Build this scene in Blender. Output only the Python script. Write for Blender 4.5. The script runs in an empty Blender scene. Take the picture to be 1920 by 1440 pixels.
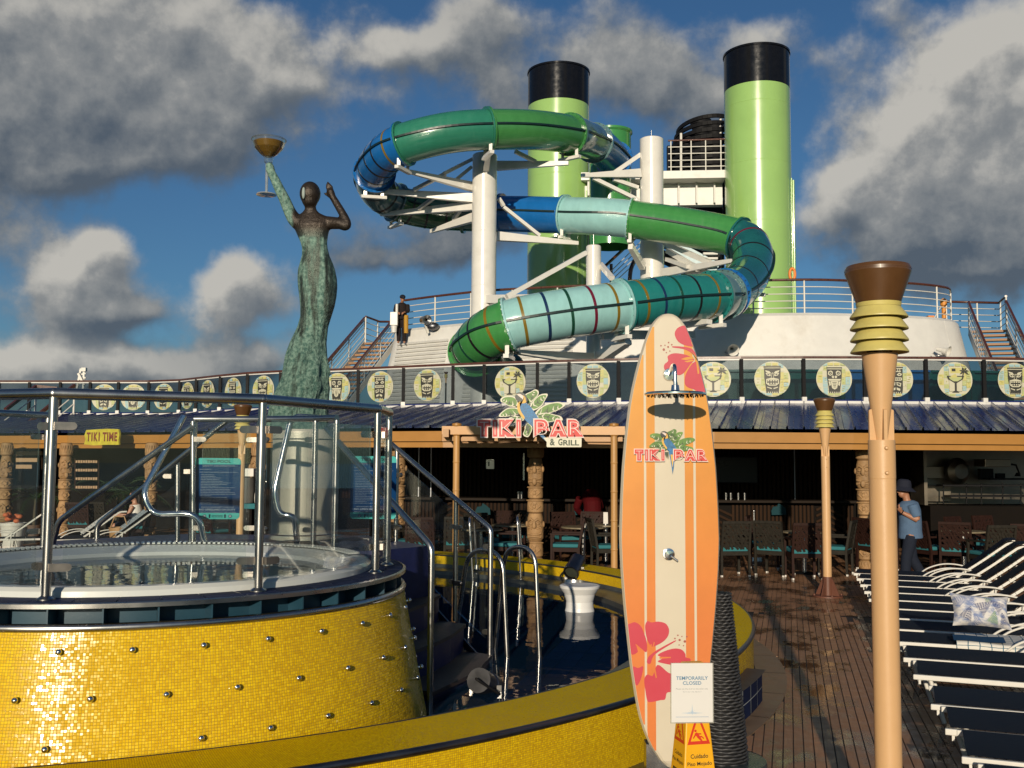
import bpy, bmesh, math, random
from math import sin, cos, pi, radians, atan2, sqrt, hypot
from mathutils import Vector, Matrix
random.seed(7)
V = Vector
scene = bpy.context.scene
COL = scene.collection

# ------------------------------------------------------------------ camera
EYE, FOC, PITCH, ROLL = 1.95, 1900.0, math.atan(147 / 1900.0), radians(0.35)
cam_d = bpy.data.cameras.new('camera')
cam_d.sensor_width = 36.0
cam_d.lens = 36.0 * FOC / 1920.0
cam_d.clip_start, cam_d.clip_end = 0.05, 20000
cam = bpy.data.objects.new('camera', cam_d)
CAM_R = Matrix.Rotation(pi / 2 + PITCH, 3, 'X') @ Matrix.Rotation(ROLL, 3, 'Z')
cam.matrix_world = Matrix.Translation((0, 0, EYE)) @ CAM_R.to_4x4()
COL.objects.link(cam)
scene.camera = cam


def ray(px, py):
    return CAM_R @ V(((px - 960) / FOC, -(py - 720) / FOC, -1.0))


def at(px, py, y):
    """the point at forward distance y seen at a pixel of the photograph"""
    d = ray(px, py)
    return V((0, 0, EYE)) + d * (y / d.y)


def on(px, py, z):
    """the point at height z seen at a pixel of the photograph"""
    d = ray(px, py)
    return V((0, 0, EYE)) + d * ((z - EYE) / d.z)


# ------------------------------------------------------------------ light
SUN_AZ, SUN_EL = radians(190.6), radians(12.6)   # azimuth clockwise from the heading
SKY_STRENGTH = 0.06
sun_d = bpy.data.lights.new('sun', 'SUN')
sun_d.energy = 4.1
sun_d.angle = radians(0.55)
sun_d.color = (1.0, 0.86, 0.67)
sun = bpy.data.objects.new('sun', sun_d)
to_sun = V((sin(SUN_AZ) * cos(SUN_EL), cos(SUN_AZ) * cos(SUN_EL), sin(SUN_EL)))
sun.rotation_euler = to_sun.to_track_quat('Z', 'Y').to_euler()
sun.location = to_sun * 60
COL.objects.link(sun)

world = bpy.data.worlds.new('World')
scene.world = world
world.use_nodes = True


def NW(nt, kind, **kw):
    n = nt.nodes.new(kind)
    for k, v in kw.items():
        setattr(n, k, v)
    return n


def math_node(nt, op, a, b=None, c=None, clamp=False):
    n = nt.nodes.new('ShaderNodeMath')
    n.operation = op
    n.use_clamp = clamp
    for i, x in enumerate((a, b, c)):
        if x is None:
            continue
        if hasattr(x, 'links'):
            nt.links.new(x, n.inputs[i])
        else:
            n.inputs[i].default_value = x
    return n.outputs[0]


def vmath(nt, op, a, b=None, scale=None):
    n = nt.nodes.new('ShaderNodeVectorMath')
    n.operation = op
    for i, x in enumerate((a, b)):
        if x is None:
            continue
        if hasattr(x, 'links'):
            nt.links.new(x, n.inputs[i])
        else:
            n.inputs[i].default_value = x
    if scale is not None:
        if hasattr(scale, 'links'):
            nt.links.new(scale, n.inputs['Scale'])
        else:
            n.inputs['Scale'].default_value = scale
    return n


def mixc(nt, fac, a, b, blend='MIX'):
    n = nt.nodes.new('ShaderNodeMix')
    n.data_type = 'RGBA'
    n.blend_type = blend
    for key, x in ((0, fac), (6, a), (7, b)):
        if hasattr(x, 'links'):
            nt.links.new(x, n.inputs[key])
        else:
            n.inputs[key].default_value = x if key == 0 else (*x[:3], 1)
    return n.outputs[2]


def maprange(nt, x, a, b, c=0.0, d=1.0, smooth=True):
    n = nt.nodes.new('ShaderNodeMapRange')
    n.interpolation_type = 'SMOOTHSTEP' if smooth else 'LINEAR'
    nt.links.new(x, n.inputs[0])
    for i, q in enumerate((a, b, c, d)):
        if hasattr(q, 'links'):
            nt.links.new(q, n.inputs[i + 1])
        else:
            n.inputs[i + 1].default_value = q
    return n.outputs[0]


def noise(nt, vec, scale, detail=4.0, rough=0.5, lac=2.0):
    n = nt.nodes.new('ShaderNodeTexNoise')
    if vec is not None:
        nt.links.new(vec, n.inputs['Vector'])
    n.inputs['Scale'].default_value = scale
    n.inputs['Detail'].default_value = detail
    n.inputs['Roughness'].default_value = rough
    n.inputs['Lacunarity'].default_value = lac
    return n


# cloud banks as seen from the deck: pixel centre, half sizes, weight, tone (0 grey .. 1 sunlit)
CLOUDS = [
    (130, 90, 330, 170, 1.1, .62), (330, 130, 170, 170, .80, .58), (120, 230, 260, 90, .55, .12), (-150, 200, 250, 200, 1.0, .4),
    (560, 150, 170, 40, .50, .75), (720, 75, 170, 40, .62, .7), (900, 60, 130, 80, .80, .5), (960, 190, 160, 60, .42, .35),
    (1200, 150, 120, 55, .72, .42), (1230, 50, 150, 80, .66, .42), (1340, 190, 130, 50, .58, .4), (1420, 70, 60, 40, .5, .7),
    (1860, 130, 120, 130, 1.15, .92), (1740, 260, 140, 110, 1.1, .85), (1630, 350, 100, 65, .95, .72), (1850, 380, 160, 90, .95, .45),
    (1540, 400, 50, 40, .3, .5), (1800, 500, 170, 75, 1.0, .0), (1700, 440, 120, 45, .5, .2), (1530, 110, 60, 40, .4, .55), (1660, 30, 60, 50, .4, .6),
    (150, 520, 85, 60, 1.05, .80), (200, 465, 50, 45, .85, .85), (120, 585, 90, 40, .7, .4), (215, 600, 70, 35, .5, .1),
    (440, 500, 65, 50, .95, .78), (440, 570, 85, 60, 1.05, .75), (520, 540, 50, 45, .5, .6), (470, 665, 140, 42, .85, .3),
    (60, 665, 120, 38, .95, .85), (200, 695, 170, 30, .95, .6), (30, 710, 120, 35, .8, .4), (350, 700, 120, 35, .7, .3), (280, 585, 45, 20, .35, .1),
    (800, 430, 160, 70, .85, .04), (700, 490, 110, 35, .6, .0), (900, 470, 110, 45, .6, .05), (560, 430, 60, 20, .3, .1),
    (520, 110, 280, 120, .20, .60), (1000, 110, 260, 120, .20, .55), (1320, 120, 220, 110, .20, .5), (300, 260, 260, 60, .26, .35), 
    (2150, 250, 220, 260, 1.0, .8), (-380, 560, 220, 140, .9, .6), (1560, 240, 60, 30, .25, .4),
]


def cloud_group():
    g = bpy.data.node_groups.new('cloud_field', 'ShaderNodeTree')
    g.interface.new_socket('Vector', in_out='INPUT', socket_type='NodeSocketVector')
    g.interface.new_socket('Density', in_out='OUTPUT', socket_type='NodeSocketFloat')
    g.interface.new_socket('Tone', in_out='OUTPUT', socket_type='NodeSocketFloat')
    gi = g.nodes.new('NodeGroupInput')
    go = g.nodes.new('NodeGroupOutput')
    d = gi.outputs[0]
    warp = noise(g, d, 7.0, 4.0, 0.55)
    w0 = vmath(g, 'SUBTRACT', warp.outputs['Color'], (.5, .5, .5)).outputs[0]
    dw = vmath(g, 'ADD', d, vmath(g, 'SCALE', w0, scale=0.06).outputs[0]).outputs[0]
    sep = g.nodes.new('ShaderNodeSeparateXYZ')
    g.links.new(dw, sep.inputs[0])
    az = math_node(g, 'ARCTAN2', sep.outputs[0], sep.outputs[1])
    el = math_node(g, 'ARCSINE', math_node(g, 'MAXIMUM', math_node(g, 'MINIMUM', sep.outputs[2], 1.0), -1.0))
    cmb = g.nodes.new('ShaderNodeCombineXYZ')
    g.links.new(az, cmb.inputs[0])
    g.links.new(el, cmb.inputs[1])
    tot = ton = None
    for (px, py, rx, ry, w, t) in CLOUDS:
        q = ray(px, py).normalized()
        a0, e0 = atan2(q.x, q.y), math.asin(q.z)
        s = vmath(g, 'MULTIPLY', vmath(g, 'SUBTRACT', cmb.outputs[0], (a0, e0, 0)).outputs[0], (FOC / rx / 0.82, FOC / ry / 0.82, 0)).outputs[0]
        dd = vmath(g, 'DOT_PRODUCT', s, s).outputs['Value']
        e = math_node(g, 'MULTIPLY', math_node(g, 'EXPONENT', math_node(g, 'MULTIPLY', dd, -0.7)), w)
        tot = e if tot is None else math_node(g, 'ADD', tot, e)
        et = math_node(g, 'MULTIPLY', e, t)
        ton = et if ton is None else math_node(g, 'ADD', ton, et)
    tone = math_node(g, 'DIVIDE', math_node(g, 'ADD', ton, 0.005), math_node(g, 'ADD', tot, 0.01))
    # clouds go on all round the sky, beyond the banks listed above
    broad = noise(g, d, 2.3, 3.0, 0.5)
    absaz = math_node(g, 'ABSOLUTE', az)
    beyond = maprange(g, absaz, 0.55, 1.0)
    tot = math_node(g, 'ADD', tot, math_node(g, 'MULTIPLY', maprange(g, broad.outputs[0], .45, .75), beyond))
    f1 = noise(g, d, 11.0, 8.0, 0.55, 2.15)
    dens = math_node(g, 'ADD', math_node(g, 'MINIMUM', tot, 1.25), math_node(g, 'MULTIPLY', math_node(g, 'SUBTRACT', f1.outputs[0], 0.5), 1.9))
    g.links.new(dens, go.inputs[0])
    g.links.new(tone, go.inputs[1])
    return g


def build_world():
    nt = world.node_tree
    nt.nodes.clear()
    out = nt.nodes.new('ShaderNodeOutputWorld')
    bg = nt.nodes.new('ShaderNodeBackground')
    sky = nt.nodes.new('ShaderNodeTexSky')
    sky.sky_type = 'NISHITA'
    sky.sun_disc = False
    sky.sun_elevation = SUN_EL
    sky.sun_rotation = SUN_AZ
    sky.altitude = 0
    sky.air_density, sky.dust_density, sky.ozone_density = 1.0, 0.6, 2.2
    tc = nt.nodes.new('ShaderNodeTexCoord')
    grp = cloud_group()
    a = nt.nodes.new('ShaderNodeGroup')
    a.node_tree = grp
    b = nt.nodes.new('ShaderNodeGroup')
    b.node_tree = grp
    nt.links.new(tc.outputs['Generated'], a.inputs[0])
    sh = vmath(nt, 'ADD', tc.outputs['Generated'], (-0.009, 0.0, 0.017)).outputs[0]
    nt.links.new(sh, b.inputs[0])
    da, ta, db = a.outputs[0], a.outputs[1], b.outputs[0]
    cover = math_node(nt, 'MULTIPLY', maprange(nt, da, 0.24, 0.86), 0.96)
    relief = maprange(nt, math_node(nt, 'SUBTRACT', da, db), -0.55, 0.6)
    t = math_node(nt, 'ADD', math_node(nt, 'MULTIPLY', ta, 0.80), math_node(nt, 'MULTIPLY', math_node(nt, 'SUBTRACT', relief, 0.45), 0.85))
    ramp = nt.nodes.new('ShaderNodeValToRGB')
    nt.links.new(t, ramp.inputs[0])
    k = 1.0 / SKY_STRENGTH
    cr = ramp.color_ramp
    stops = [(0.0, (.085, .108, .138)), (.3, (.165, .182, .198)), (.6, (.265, .272, .272)), (1.0, (.52, .50, .455))]
    cr.elements[0].position, cr.elements[1].position = stops[0][0], stops[-1][0]
    cr.elements[0].color = (*stops[0][1], 1)
    cr.elements[1].color = (*stops[-1][1], 1)
    for p, c in stops[1:-1]:
        e = cr.elements.new(p)
        e.color = (*c, 1)
    cl = vmath(nt, 'SCALE', ramp.outputs[0], scale=k).outputs[0]
    # a clear trade-wind blue: the sky texture deepened a little
    blue = mixc(nt, 1.0, sky.outputs[0], (.52, .82, 1.10), 'MULTIPLY')
    fin = mixc(nt, cover, blue, cl)
    nt.links.new(fin, bg.inputs[0])
    bg.inputs[1].default_value = SKY_STRENGTH
    nt.links.new(bg.outputs[0], out.inputs[0])


build_world()
world.cycles.sampling_method = 'MANUAL'
world.cycles.sample_map_resolution = 512
scene.view_settings.view_transform = 'Standard'
scene.view_settings.look = 'None'
scene.view_settings.exposure = 0.0
scene.view_settings.gamma = 1.0
scene.view_settings.use_curve_mapping = False
scene.render.engine = 'CYCLES'
scene.cycles.max_bounces = 8
scene.cycles.transparent_max_bounces = 24
scene.cycles.transmission_bounces = 8
scene.cycles.glossy_bounces = 4
scene.cycles.diffuse_bounces = 3
scene.cycles.caustics_reflective = False
scene.cycles.caustics_refractive = False
scene.cycles.use_denoising = True

# ------------------------------------------------------------------ mesh helpers
MW = {}          # world matrix of what has been built so far


class MB:
    """collects geometry in world space; build() links it as ONE mesh object"""

    def __init__(self):
        self.v, self.f, self.mi, self.sm, self.uv = [], [], [], [], []

    def add(self, vs, fs, mi=0, smooth=False, uvs=None):
        o = len(self.v)
        self.v.extend(tuple(p) for p in vs)
        for k, f in enumerate(fs):
            self.f.append([i + o for i in f])
            self.mi.append(mi)
            self.sm.append(smooth)
            self.uv.append(uvs[k] if uvs else None)
        return self

    def box(self, c, s, rot=None, mi=0):
        hx, hy, hz = s[0] / 2, s[1] / 2, s[2] / 2
        pts = [V((x, y, z)) for x in (-hx, hx) for y in (-hy, hy) for z in (-hz, hz)]
        if rot is not None:
            if not isinstance(rot, Matrix):
                rot = Matrix.Rotation(rot, 3, 'Z')
            pts = [rot @ p for p in pts]
        c = V(c)
        return self.add([p + c for p in pts], [(0, 1, 3, 2), (4, 6, 7, 5), (0, 4, 5, 1), (2, 3, 7, 6), (0, 2, 6, 4), (1, 5, 7, 3)], mi)

    def rbox(self, c, s, r, rot=None, mi=0):
        """box with rounded vertical-plane outline (x-z) extruded in y"""
        pts = rrect(s[0], s[2], r)
        R = Matrix.Rotation(rot or 0, 3, 'Z') if not isinstance(rot, Matrix) else rot
        c = V(c)
        return self.prism(pts, c - R @ V((0, s[1] / 2, 0)), R @ V((1, 0, 0)), R @ V((0, 0, 1)), s[1], mi)

    def prism(self, poly, o, ax, ay, depth, mi=0, mside=None, smooth=False):
        """polygon (2-D) at origin o in axes ax, ay, thickened by depth along -(ax x ay)"""
        o, ax, ay = V(o), V(ax), V(ay)
        nrm = ax.cross(ay)
        a = [o + ax * p[0] + ay * p[1] for p in poly]
        b = [p - nrm * depth for p in a]
        n = len(poly)
        area = sum(poly[i][0] * poly[(i + 1) % n][1] - poly[(i + 1) % n][0] * poly[i][1] for i in range(n))
        ids = list(range(n))
        front, back = (ids, [i + n for i in reversed(ids)]) if area > 0 else (list(reversed(ids)), [i + n for i in ids])
        self.add(a + b, [front, back], mi)
        side = [(i, i + n, (i + 1) % n + n, (i + 1) % n) for i in range(n)]
        if area < 0:
            side = [tuple(reversed(q)) for q in side]
        return self.add(a + b, side, mside if mside is not None else mi, smooth)

    def flat(self, poly, o, ax, ay, mi=0):
        o, ax, ay = V(o), V(ax), V(ay)
        n = len(poly)
        area = sum(poly[i][0] * poly[(i + 1) % n][1] - poly[(i + 1) % n][0] * poly[i][1] for i in range(n))
        ids = list(range(n)) if area > 0 else list(reversed(range(n)))
        return self.add([o + ax * p[0] + ay * p[1] for p in poly], [ids], mi)

    def bar(self, p, q, w, h=None, up=(0, 0, 1), mi=0, w2=None, h2=None):
        """rectangular bar from p to q, w across, h along up; may taper"""
        p, q = V(p), V(q)
        h = h or w
        w2, h2 = w2 or w, h2 or h
        d = (q - p).normalized()
        s = d.cross(V(up))
        if s.length < 1e-4:
            s = d.cross(V((1, 0, 0)))
        s.normalize()
        u = s.cross(d)
        pts = []
        for c, ww, hh in ((p, w, h), (q, w2, h2)):
            pts += [c + s * (a * ww / 2) + u * (b * hh / 2) for a, b in ((-1, -1), (1, -1), (1, 1), (-1, 1))]
        return self.add(pts, [(3, 2, 1, 0), (4, 5, 6, 7), (0, 1, 5, 4), (1, 2, 6, 5), (2, 3, 7, 6), (3, 0, 4, 7)], mi)

    def tube(self, pts, r, n=10, cap=True, closed=False, mi=0, smooth=True):
        pts = [V(p) for p in pts]
        m = len(pts)
        rs = r if isinstance(r, (list, tuple)) else [r] * m
        tang = []
        for i in range(m):
            a = pts[(i - 1) % m] if (closed or i > 0) else pts[i]
            b = pts[(i + 1) % m] if (closed or i < m - 1) else pts[i]
            t = b - a
            tang.append(t.normalized() if t.length > 1e-9 else V((0, 0, 1)))
        ref = V((0, 0, 1)) if abs(tang[0].z) < 0.9 else V((1, 0, 0))
        u = (ref - tang[0] * ref.dot(tang[0])).normalized()
        vs, fs = [], []
        for i in range(m):
            u = u - tang[i] * u.dot(tang[i])
            if u.length < 1e-6:
                u = tang[i].orthogonal()
            u.normalize()
            w = tang[i].cross(u)
            for k in range(n):
                a = 2 * pi * k / n
                vs.append(pts[i] + (u * cos(a) + w * sin(a)) * rs[i])
        rng = m if closed else m - 1
        for i in range(rng):
            j = (i + 1) % m
            for k in range(n):
                l = (k + 1) % n
                fs.append((i * n + k, i * n + l, j * n + l, j * n + k))
        self.add(vs, fs, mi, smooth)
        if cap and not closed:
            self.add(vs[:n], [list(reversed(range(n)))], mi)
            self.add(vs[-n:], [list(range(n))], mi)
        return self

    def lathe(self, prof, c=(0, 0, 0), n=24, mi=0, smooth=True, arc=None, axis=None, mis=None, uvscale=None, dup=True):
        """profile [(r, z)] turned about a vertical (or given) axis through c; arc=(a0, a1) for a partial turn"""
        c = V(c)
        R = V(axis).normalized().to_track_quat('Z', 'Y').to_matrix() if axis is not None else None
        a0, a1 = arc or (0, 2 * pi)
        full = arc is None
        cols = n if full else n + 1
        # each profile segment has its own ring pair, so that corners stay crisp
        length = 0.0
        for i in range(len(prof) - 1):
            (r0, z0), (r1, z1) = prof[i], prof[i + 1]
            seg = hypot(r1 - r0, z1 - z0)
            if seg < 1e-9:
                continue
            vs, fs, uvs = [], [], []
            for (r, z) in ((r0, z0), (r1, z1)):
                for k in range(cols):
                    a = a0 + (a1 - a0) * k / n
                    p = V((r * cos(a), r * sin(a), z))
                    vs.append((R @ p if R else p) + c)
            for k in range(n):
                l = (k + 1) % cols
                fs.append((k, l, l + cols, k + cols))
                if uvscale:
                    ua, ub = (a0 + (a1 - a0) * k / n) * uvscale, (a0 + (a1 - a0) * (k + 1) / n) * uvscale
                    uvs.append([(ua, length), (ub, length), (ub, length + seg), (ua, length + seg)])
            self.add(vs, fs, mis[i] if mis else mi, smooth, uvs or None)
            length += seg
        return self

    def surf(self, fn, nu, nv, mi=0, smooth=True, uv=None, flip=False, closed_u=False):
        vs = [fn(i / nu, j / nv) for j in range(nv + 1) for i in range(nu + 1)]
        fs, uvs = [], []
        for j in range(nv):
            for i in range(nu):
                q = [j * (nu + 1) + i, j * (nu + 1) + i + 1, (j + 1) * (nu + 1) + i + 1, (j + 1) * (nu + 1) + i]
                t = [(i / nu, j / nv), ((i + 1) / nu, j / nv), ((i + 1) / nu, (j + 1) / nv), (i / nu, (j + 1) / nv)]
                if flip:
                    q.reverse()
                    t.reverse()
                fs.append(q)
                if uv:
                    uvs.append([(a * uv[0], b * uv[1]) for a, b in t])
        return self.add(vs, fs, mi, smooth, uvs or None)

    def ball(self, c, r, n=10, m=7, mi=0):
        r = r if isinstance(r, (tuple, list, Vector)) else (r, r, r)
        c = V(c)
        vs = [c + V((0, 0, -r[2]))]
        for j in range(1, m):
            t = -pi / 2 + pi * j / m
            vs += [c + V((r[0] * cos(t) * cos(2 * pi * k / n), r[1] * cos(t) * sin(2 * pi * k / n), r[2] * sin(t))) for k in range(n)]
        vs.append(c + V((0, 0, r[2])))
        fs = [(0, 1 + (k + 1) % n, 1 + k) for k in range(n)]
        for j in range(m - 2):
            for k in range(n):
                l = (k + 1) % n
                fs.append((1 + j * n + k, 1 + j * n + l, 1 + (j + 1) * n + l, 1 + (j + 1) * n + k))
        b = 1 + (m - 2) * n
        fs += [(b + k, b + (k + 1) % n, len(vs) - 1) for k in range(n)]
        return self.add(vs, fs, mi, True)

    def disc(self, c, nrm, r, n=16, mi=0, ry=None):
        c, nrm = V(c), V(nrm).normalized()
        u = V((0, 0, 1)).cross(nrm)
        u = u.normalized() if u.length > 1e-4 else V((1, 0, 0))
        w = nrm.cross(u)
        return self.add([c + u * (r * cos(2 * pi * k / n)) + w * ((ry or r) * sin(2 * pi * k / n)) for k in range(n)], [list(range(n))], mi)

    def mesh(self, me, mat4, mi=0):
        return self.add([mat4 @ v.co for v in me.vertices], [list(p.vertices) for p in me.polygons], mi)

    def data(self, name, mats, inv=None):
        me = bpy.data.meshes.new(name)
        vs = self.v if inv is None else [tuple(inv @ V(p)) for p in self.v]
        me.from_pydata(vs, [], self.f)
        mats = mats if isinstance(mats, (list, tuple)) else [mats]
        for m in mats:
            me.materials.append(m)
        me.polygons.foreach_set('material_index', self.mi)
        me.polygons.foreach_set('use_smooth', self.sm)
        if any(u is not None for u in self.uv):
            lay = me.uv_layers.new(name='uv')
            k = 0
            for u, f in zip(self.uv, self.f):
                for i in range(len(f)):
                    lay.data[k].uv = u[i] if u is not None else (0, 0)
                    k += 1
        me.update()
        return me

    def build(self, name, mats, parent=None, bevel=0.0, auto=True):
        inv = MW[parent].inverted() if parent is not None else None
        me = self.data(name, mats, inv)
        o = bpy.data.objects.new(name, me)
        COL.objects.link(o)
        if parent is not None:
            o.parent = parent
        MW[o] = MW[parent].copy() if parent is not None else Matrix.Identity(4)
        if bevel:
            b = o.modifiers.new('edge', 'BEVEL')
            b.width, b.segments, b.limit_method, b.angle_limit = bevel, 2, 'ANGLE', radians(50)
        return o


def rrect(w, h, r, n=4):
    out = []
    for cx, cy, a in ((w / 2 - r, h / 2 - r, 0), (-w / 2 + r, h / 2 - r, 90), (-w / 2 + r, -h / 2 + r, 180), (w / 2 - r, -h / 2 + r, 270)):
        for k in range(n + 1):
            t = radians(a + 90 * k / n)
            out.append((cx + r * cos(t), cy + r * sin(t)))
    return out


def circ(r, n=20, cx=0, cy=0, ry=None):
    return [(cx + r * cos(2 * pi * k / n), cy + (ry or r) * sin(2 * pi * k / n)) for k in range(n)]


def smooth_path(pts, sub=6, closed=False):
    """Catmull-Rom through the points"""
    pts = [V(p) for p in pts]
    n = len(pts)
    out = []
    rng = n if closed else n - 1
    for i in range(rng):
        g = lambda j: pts[j % n] if closed else pts[max(0, min(n - 1, j))]
        p0, p1, p2, p3 = g(i - 1), g(i), g(i + 1), g(i + 2)
        for k in range(sub):
            t = k / sub
            out.append(0.5 * ((2 * p1) + (p2 - p0) * t + (2 * p0 - 5 * p1 + 4 * p2 - p3) * t * t + (3 * p1 - p0 - 3 * p2 + p3) * t ** 3))
    if not closed:
        out.append(pts[-1])
    return out


def round_path(pts, r, n=5):
    """polyline with rounded corners"""
    pts = [V(p) for p in pts]
    out = [pts[0]]
    for i in range(1, len(pts) - 1):
        a, b, c = pts[i - 1], pts[i], pts[i + 1]
        rr = min(r, (b - a).length * .49, (c - b).length * .49)
        p, q = b + (a - b).normalized() * rr, b + (c - b).normalized() * rr
        for k in range(n + 1):
            t = k / n
            out.append(p * (1 - t) ** 2 + b * (2 * t * (1 - t)) + q * t * t)
    out.append(pts[-1])
    return out


def props(o, label=None, cat=None, group=None, kind=None):
    if label:
        o['label'] = label
    if cat:
        o['category'] = cat
    if group:
        o['group'] = group
    if kind:
        o['kind'] = kind
    return o


def thing(name, label, cat, loc=(0, 0, 0), rz=0.0, group=None, kind=None):
    o = bpy.data.objects.new(name, None)
    o.empty_display_size = 0.2
    COL.objects.link(o)
    o.location = loc
    o.rotation_euler = (0, 0, rz)
    MW[o] = Matrix.Translation(loc) @ Matrix.Rotation(rz, 4, 'Z')
    return props(o, label, cat, group, kind)


KIDS = {}


def dup(root, loc, rz=0.0, label=None, group=None, scale=None):
    def cp(o, par):
        c = o.copy()
        COL.objects.link(c)
        if par is not None:
            c.parent = par
        for ch in o.children:
            cp(ch, c)
        return c
    r = cp(root, None)
    r.location = loc
    r.rotation_euler = (0, 0, rz)
    if scale:
        r.scale = (scale,) * 3 if not isinstance(scale, (tuple, list)) else scale
    if label:
        r['label'] = label
    if group:
        r['group'] = group
    return r


_txt = {}


def text_mesh(s, bold=0.0, shear=0.0, spacing=1.0):
    """lettering as a flat mesh about 1 unit high per line, origin at its centre"""
    key = (s, bold, shear, spacing)
    if key not in _txt:
        cu = bpy.data.curves.new('lettering', 'FONT')
        cu.body = s
        cu.size = 1.0
        cu.align_x, cu.align_y = 'CENTER', 'CENTER'
        cu.offset = bold
        cu.shear = shear
        cu.space_character = spacing
        cu.resolution_u = 3
        ob = bpy.data.objects.new('lettering', cu)
        me = bpy.data.meshes.new_from_object(ob)
        bpy.data.objects.remove(ob)
        xs = [v.co.x for v in me.vertices]
        ys = [v.co.y for v in me.vertices]
        _txt[key] = (me, min(xs), max(xs), min(ys), max(ys))
    return _txt[key]


def put_text(mb, s, centre, ax, ay, width=None, height=None, mi=0, bold=0.0, spacing=1.0):
    """lettering fitted to width (and height) about centre, in the plane ax, ay"""
    me, x0, x1, y0, y1 = text_mesh(s, bold, 0.0, spacing)
    ax, ay = V(ax), V(ay)
    sx = width / (x1 - x0) if width else None
    sy = height / (y1 - y0) if height else None
    sx = sx or sy
    sy = sy or sx
    cx, cy = (x0 + x1) / 2, (y0 + y1) / 2
    c = V(centre)
    mb.add([c + ax * ((v.co.x - cx) * sx) + ay * ((v.co.y - cy) * sy) for v in me.vertices], [list(p.vertices) for p in me.polygons], mi)
    return mb


# ------------------------------------------------------------------ materials
def lin(r, g, b):
    f = lambda c: (c / 255 / 12.92) if c <= 10 else ((c / 255 + .055) / 1.055) ** 2.4
    return (f(r), f(g), f(b))


def base_mat(name):
    m = bpy.data.materials.new(name)
    m.use_nodes = True
    nt = m.node_tree
    return m, nt, nt.nodes['Principled BSDF']


def pm(name, col, rough=.5, metal=0.0, var=.10, vscale=6.0, bump=0.0, bscale=60.0, rvar=.08, coat=0.0, spec=.5, stretch=(1, 1, 1), dirt=None, rand=0.0, dscale=1.5, sheen=0.0):
    """principled paint / metal / cloth with uneven colour, gloss and fine relief"""
    m, nt, bs = base_mat(name)
    tc = nt.nodes.new('ShaderNodeTexCoord')
    vec = tc.outputs['Object']
    if stretch != (1, 1, 1):
        vec = vmath(nt, 'MULTIPLY', vec, stretch).outputs[0]
    n1 = noise(nt, vec, vscale, 5, .6)
    v = maprange(nt, n1.outputs[0], .25, .75, 1 - var, 1 + var, False)
    c = vmath(nt, 'SCALE', tuple(col[:3]), scale=v).outputs[0]
    if rand:
        oi = nt.nodes.new('ShaderNodeObjectInfo')
        rv = math_node(nt, 'ADD', math_node(nt, 'MULTIPLY', oi.outputs['Random'], 2 * rand), 1 - rand)
        c = vmath(nt, 'SCALE', c, scale=rv).outputs[0]
    if dirt:
        n2 = noise(nt, vec, dscale, 6, .7)
        c = mixc(nt, maprange(nt, n2.outputs[0], .52, .78, 0, dirt[1]), c, dirt[0])
    nt.links.new(c, bs.inputs['Base Color'])
    r = maprange(nt, n1.outputs[0], .2, .8, max(.02, rough - rvar), min(1, rough + rvar), False)
    nt.links.new(r, bs.inputs['Roughness'])
    bs.inputs['Metallic'].default_value = metal
    bs.inputs['Coat Weight'].default_value = coat
    bs.inputs['Coat Roughness'].default_value = .08
    bs.inputs['Specular IOR Level'].default_value = spec
    if rough >= .8:
        bs.inputs['Specular IOR Level'].default_value = min(spec, .15)
    if sheen:
        bs.inputs['Sheen Weight'].default_value = sheen
    if bump:
        n3 = noise(nt, vec, bscale, 4, .6)
        b = nt.nodes.new('ShaderNodeBump')
        b.inputs['Strength'].default_value = bump
        b.inputs['Distance'].default_value = .01
        nt.links.new(n3.outputs[0], b.inputs['Height'])
        nt.links.new(b.outputs[0], bs.inputs['Normal'])
    return m


def glass_mat(name, tint=(.92, .96, .95), alpha_col=None, gloss=.06, rough=.0):
    """thin sheet glass: mostly lets the view through, mirrors a little"""
    m = bpy.data.materials.new(name)
    m.use_nodes = True
    nt = m.node_tree
    nt.nodes.clear()
    out = nt.nodes.new('ShaderNodeOutputMaterial')
    tr = nt.nodes.new('ShaderNodeBsdfTransparent')
    tr.inputs[0].default_value = (*tint, 1)
    gl = nt.nodes.new('ShaderNodeBsdfGlossy')
    gl.inputs['Roughness'].default_value = rough
    fr = nt.nodes.new('ShaderNodeLayerWeight')
    fr.inputs[0].default_value = .25
    f = maprange(nt, fr.outputs['Fresnel'], 0.0, 1.0, gloss * .6, .5, False)
    mx = nt.nodes.new('ShaderNodeMixShader')
    nt.links.new(f, mx.inputs[0])
    nt.links.new(tr.outputs[0], mx.inputs[1])
    nt.links.new(gl.outputs[0], mx.inputs[2])
    last = mx.outputs[0]
    if alpha_col:
        df = nt.nodes.new('ShaderNodeBsdfDiffuse')
        df.inputs[0].default_value = (*alpha_col[0], 1)
        tc = nt.nodes.new('ShaderNodeTexCoord')
        n1 = noise(nt, tc.outputs['Object'], 3.0, 6, .65)
        fac = maprange(nt, n1.outputs[0], .3, .75, alpha_col[1] * .5, alpha_col[1] * 1.4)
        m2 = nt.nodes.new('ShaderNodeMixShader')
        nt.links.new(fac, m2.inputs[0])
        nt.links.new(last, m2.inputs[1])
        nt.links.new(df.outputs[0], m2.inputs[2])
        last = m2.outputs[0]
    nt.links.new(last, out.inputs[0])
    return m


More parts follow.
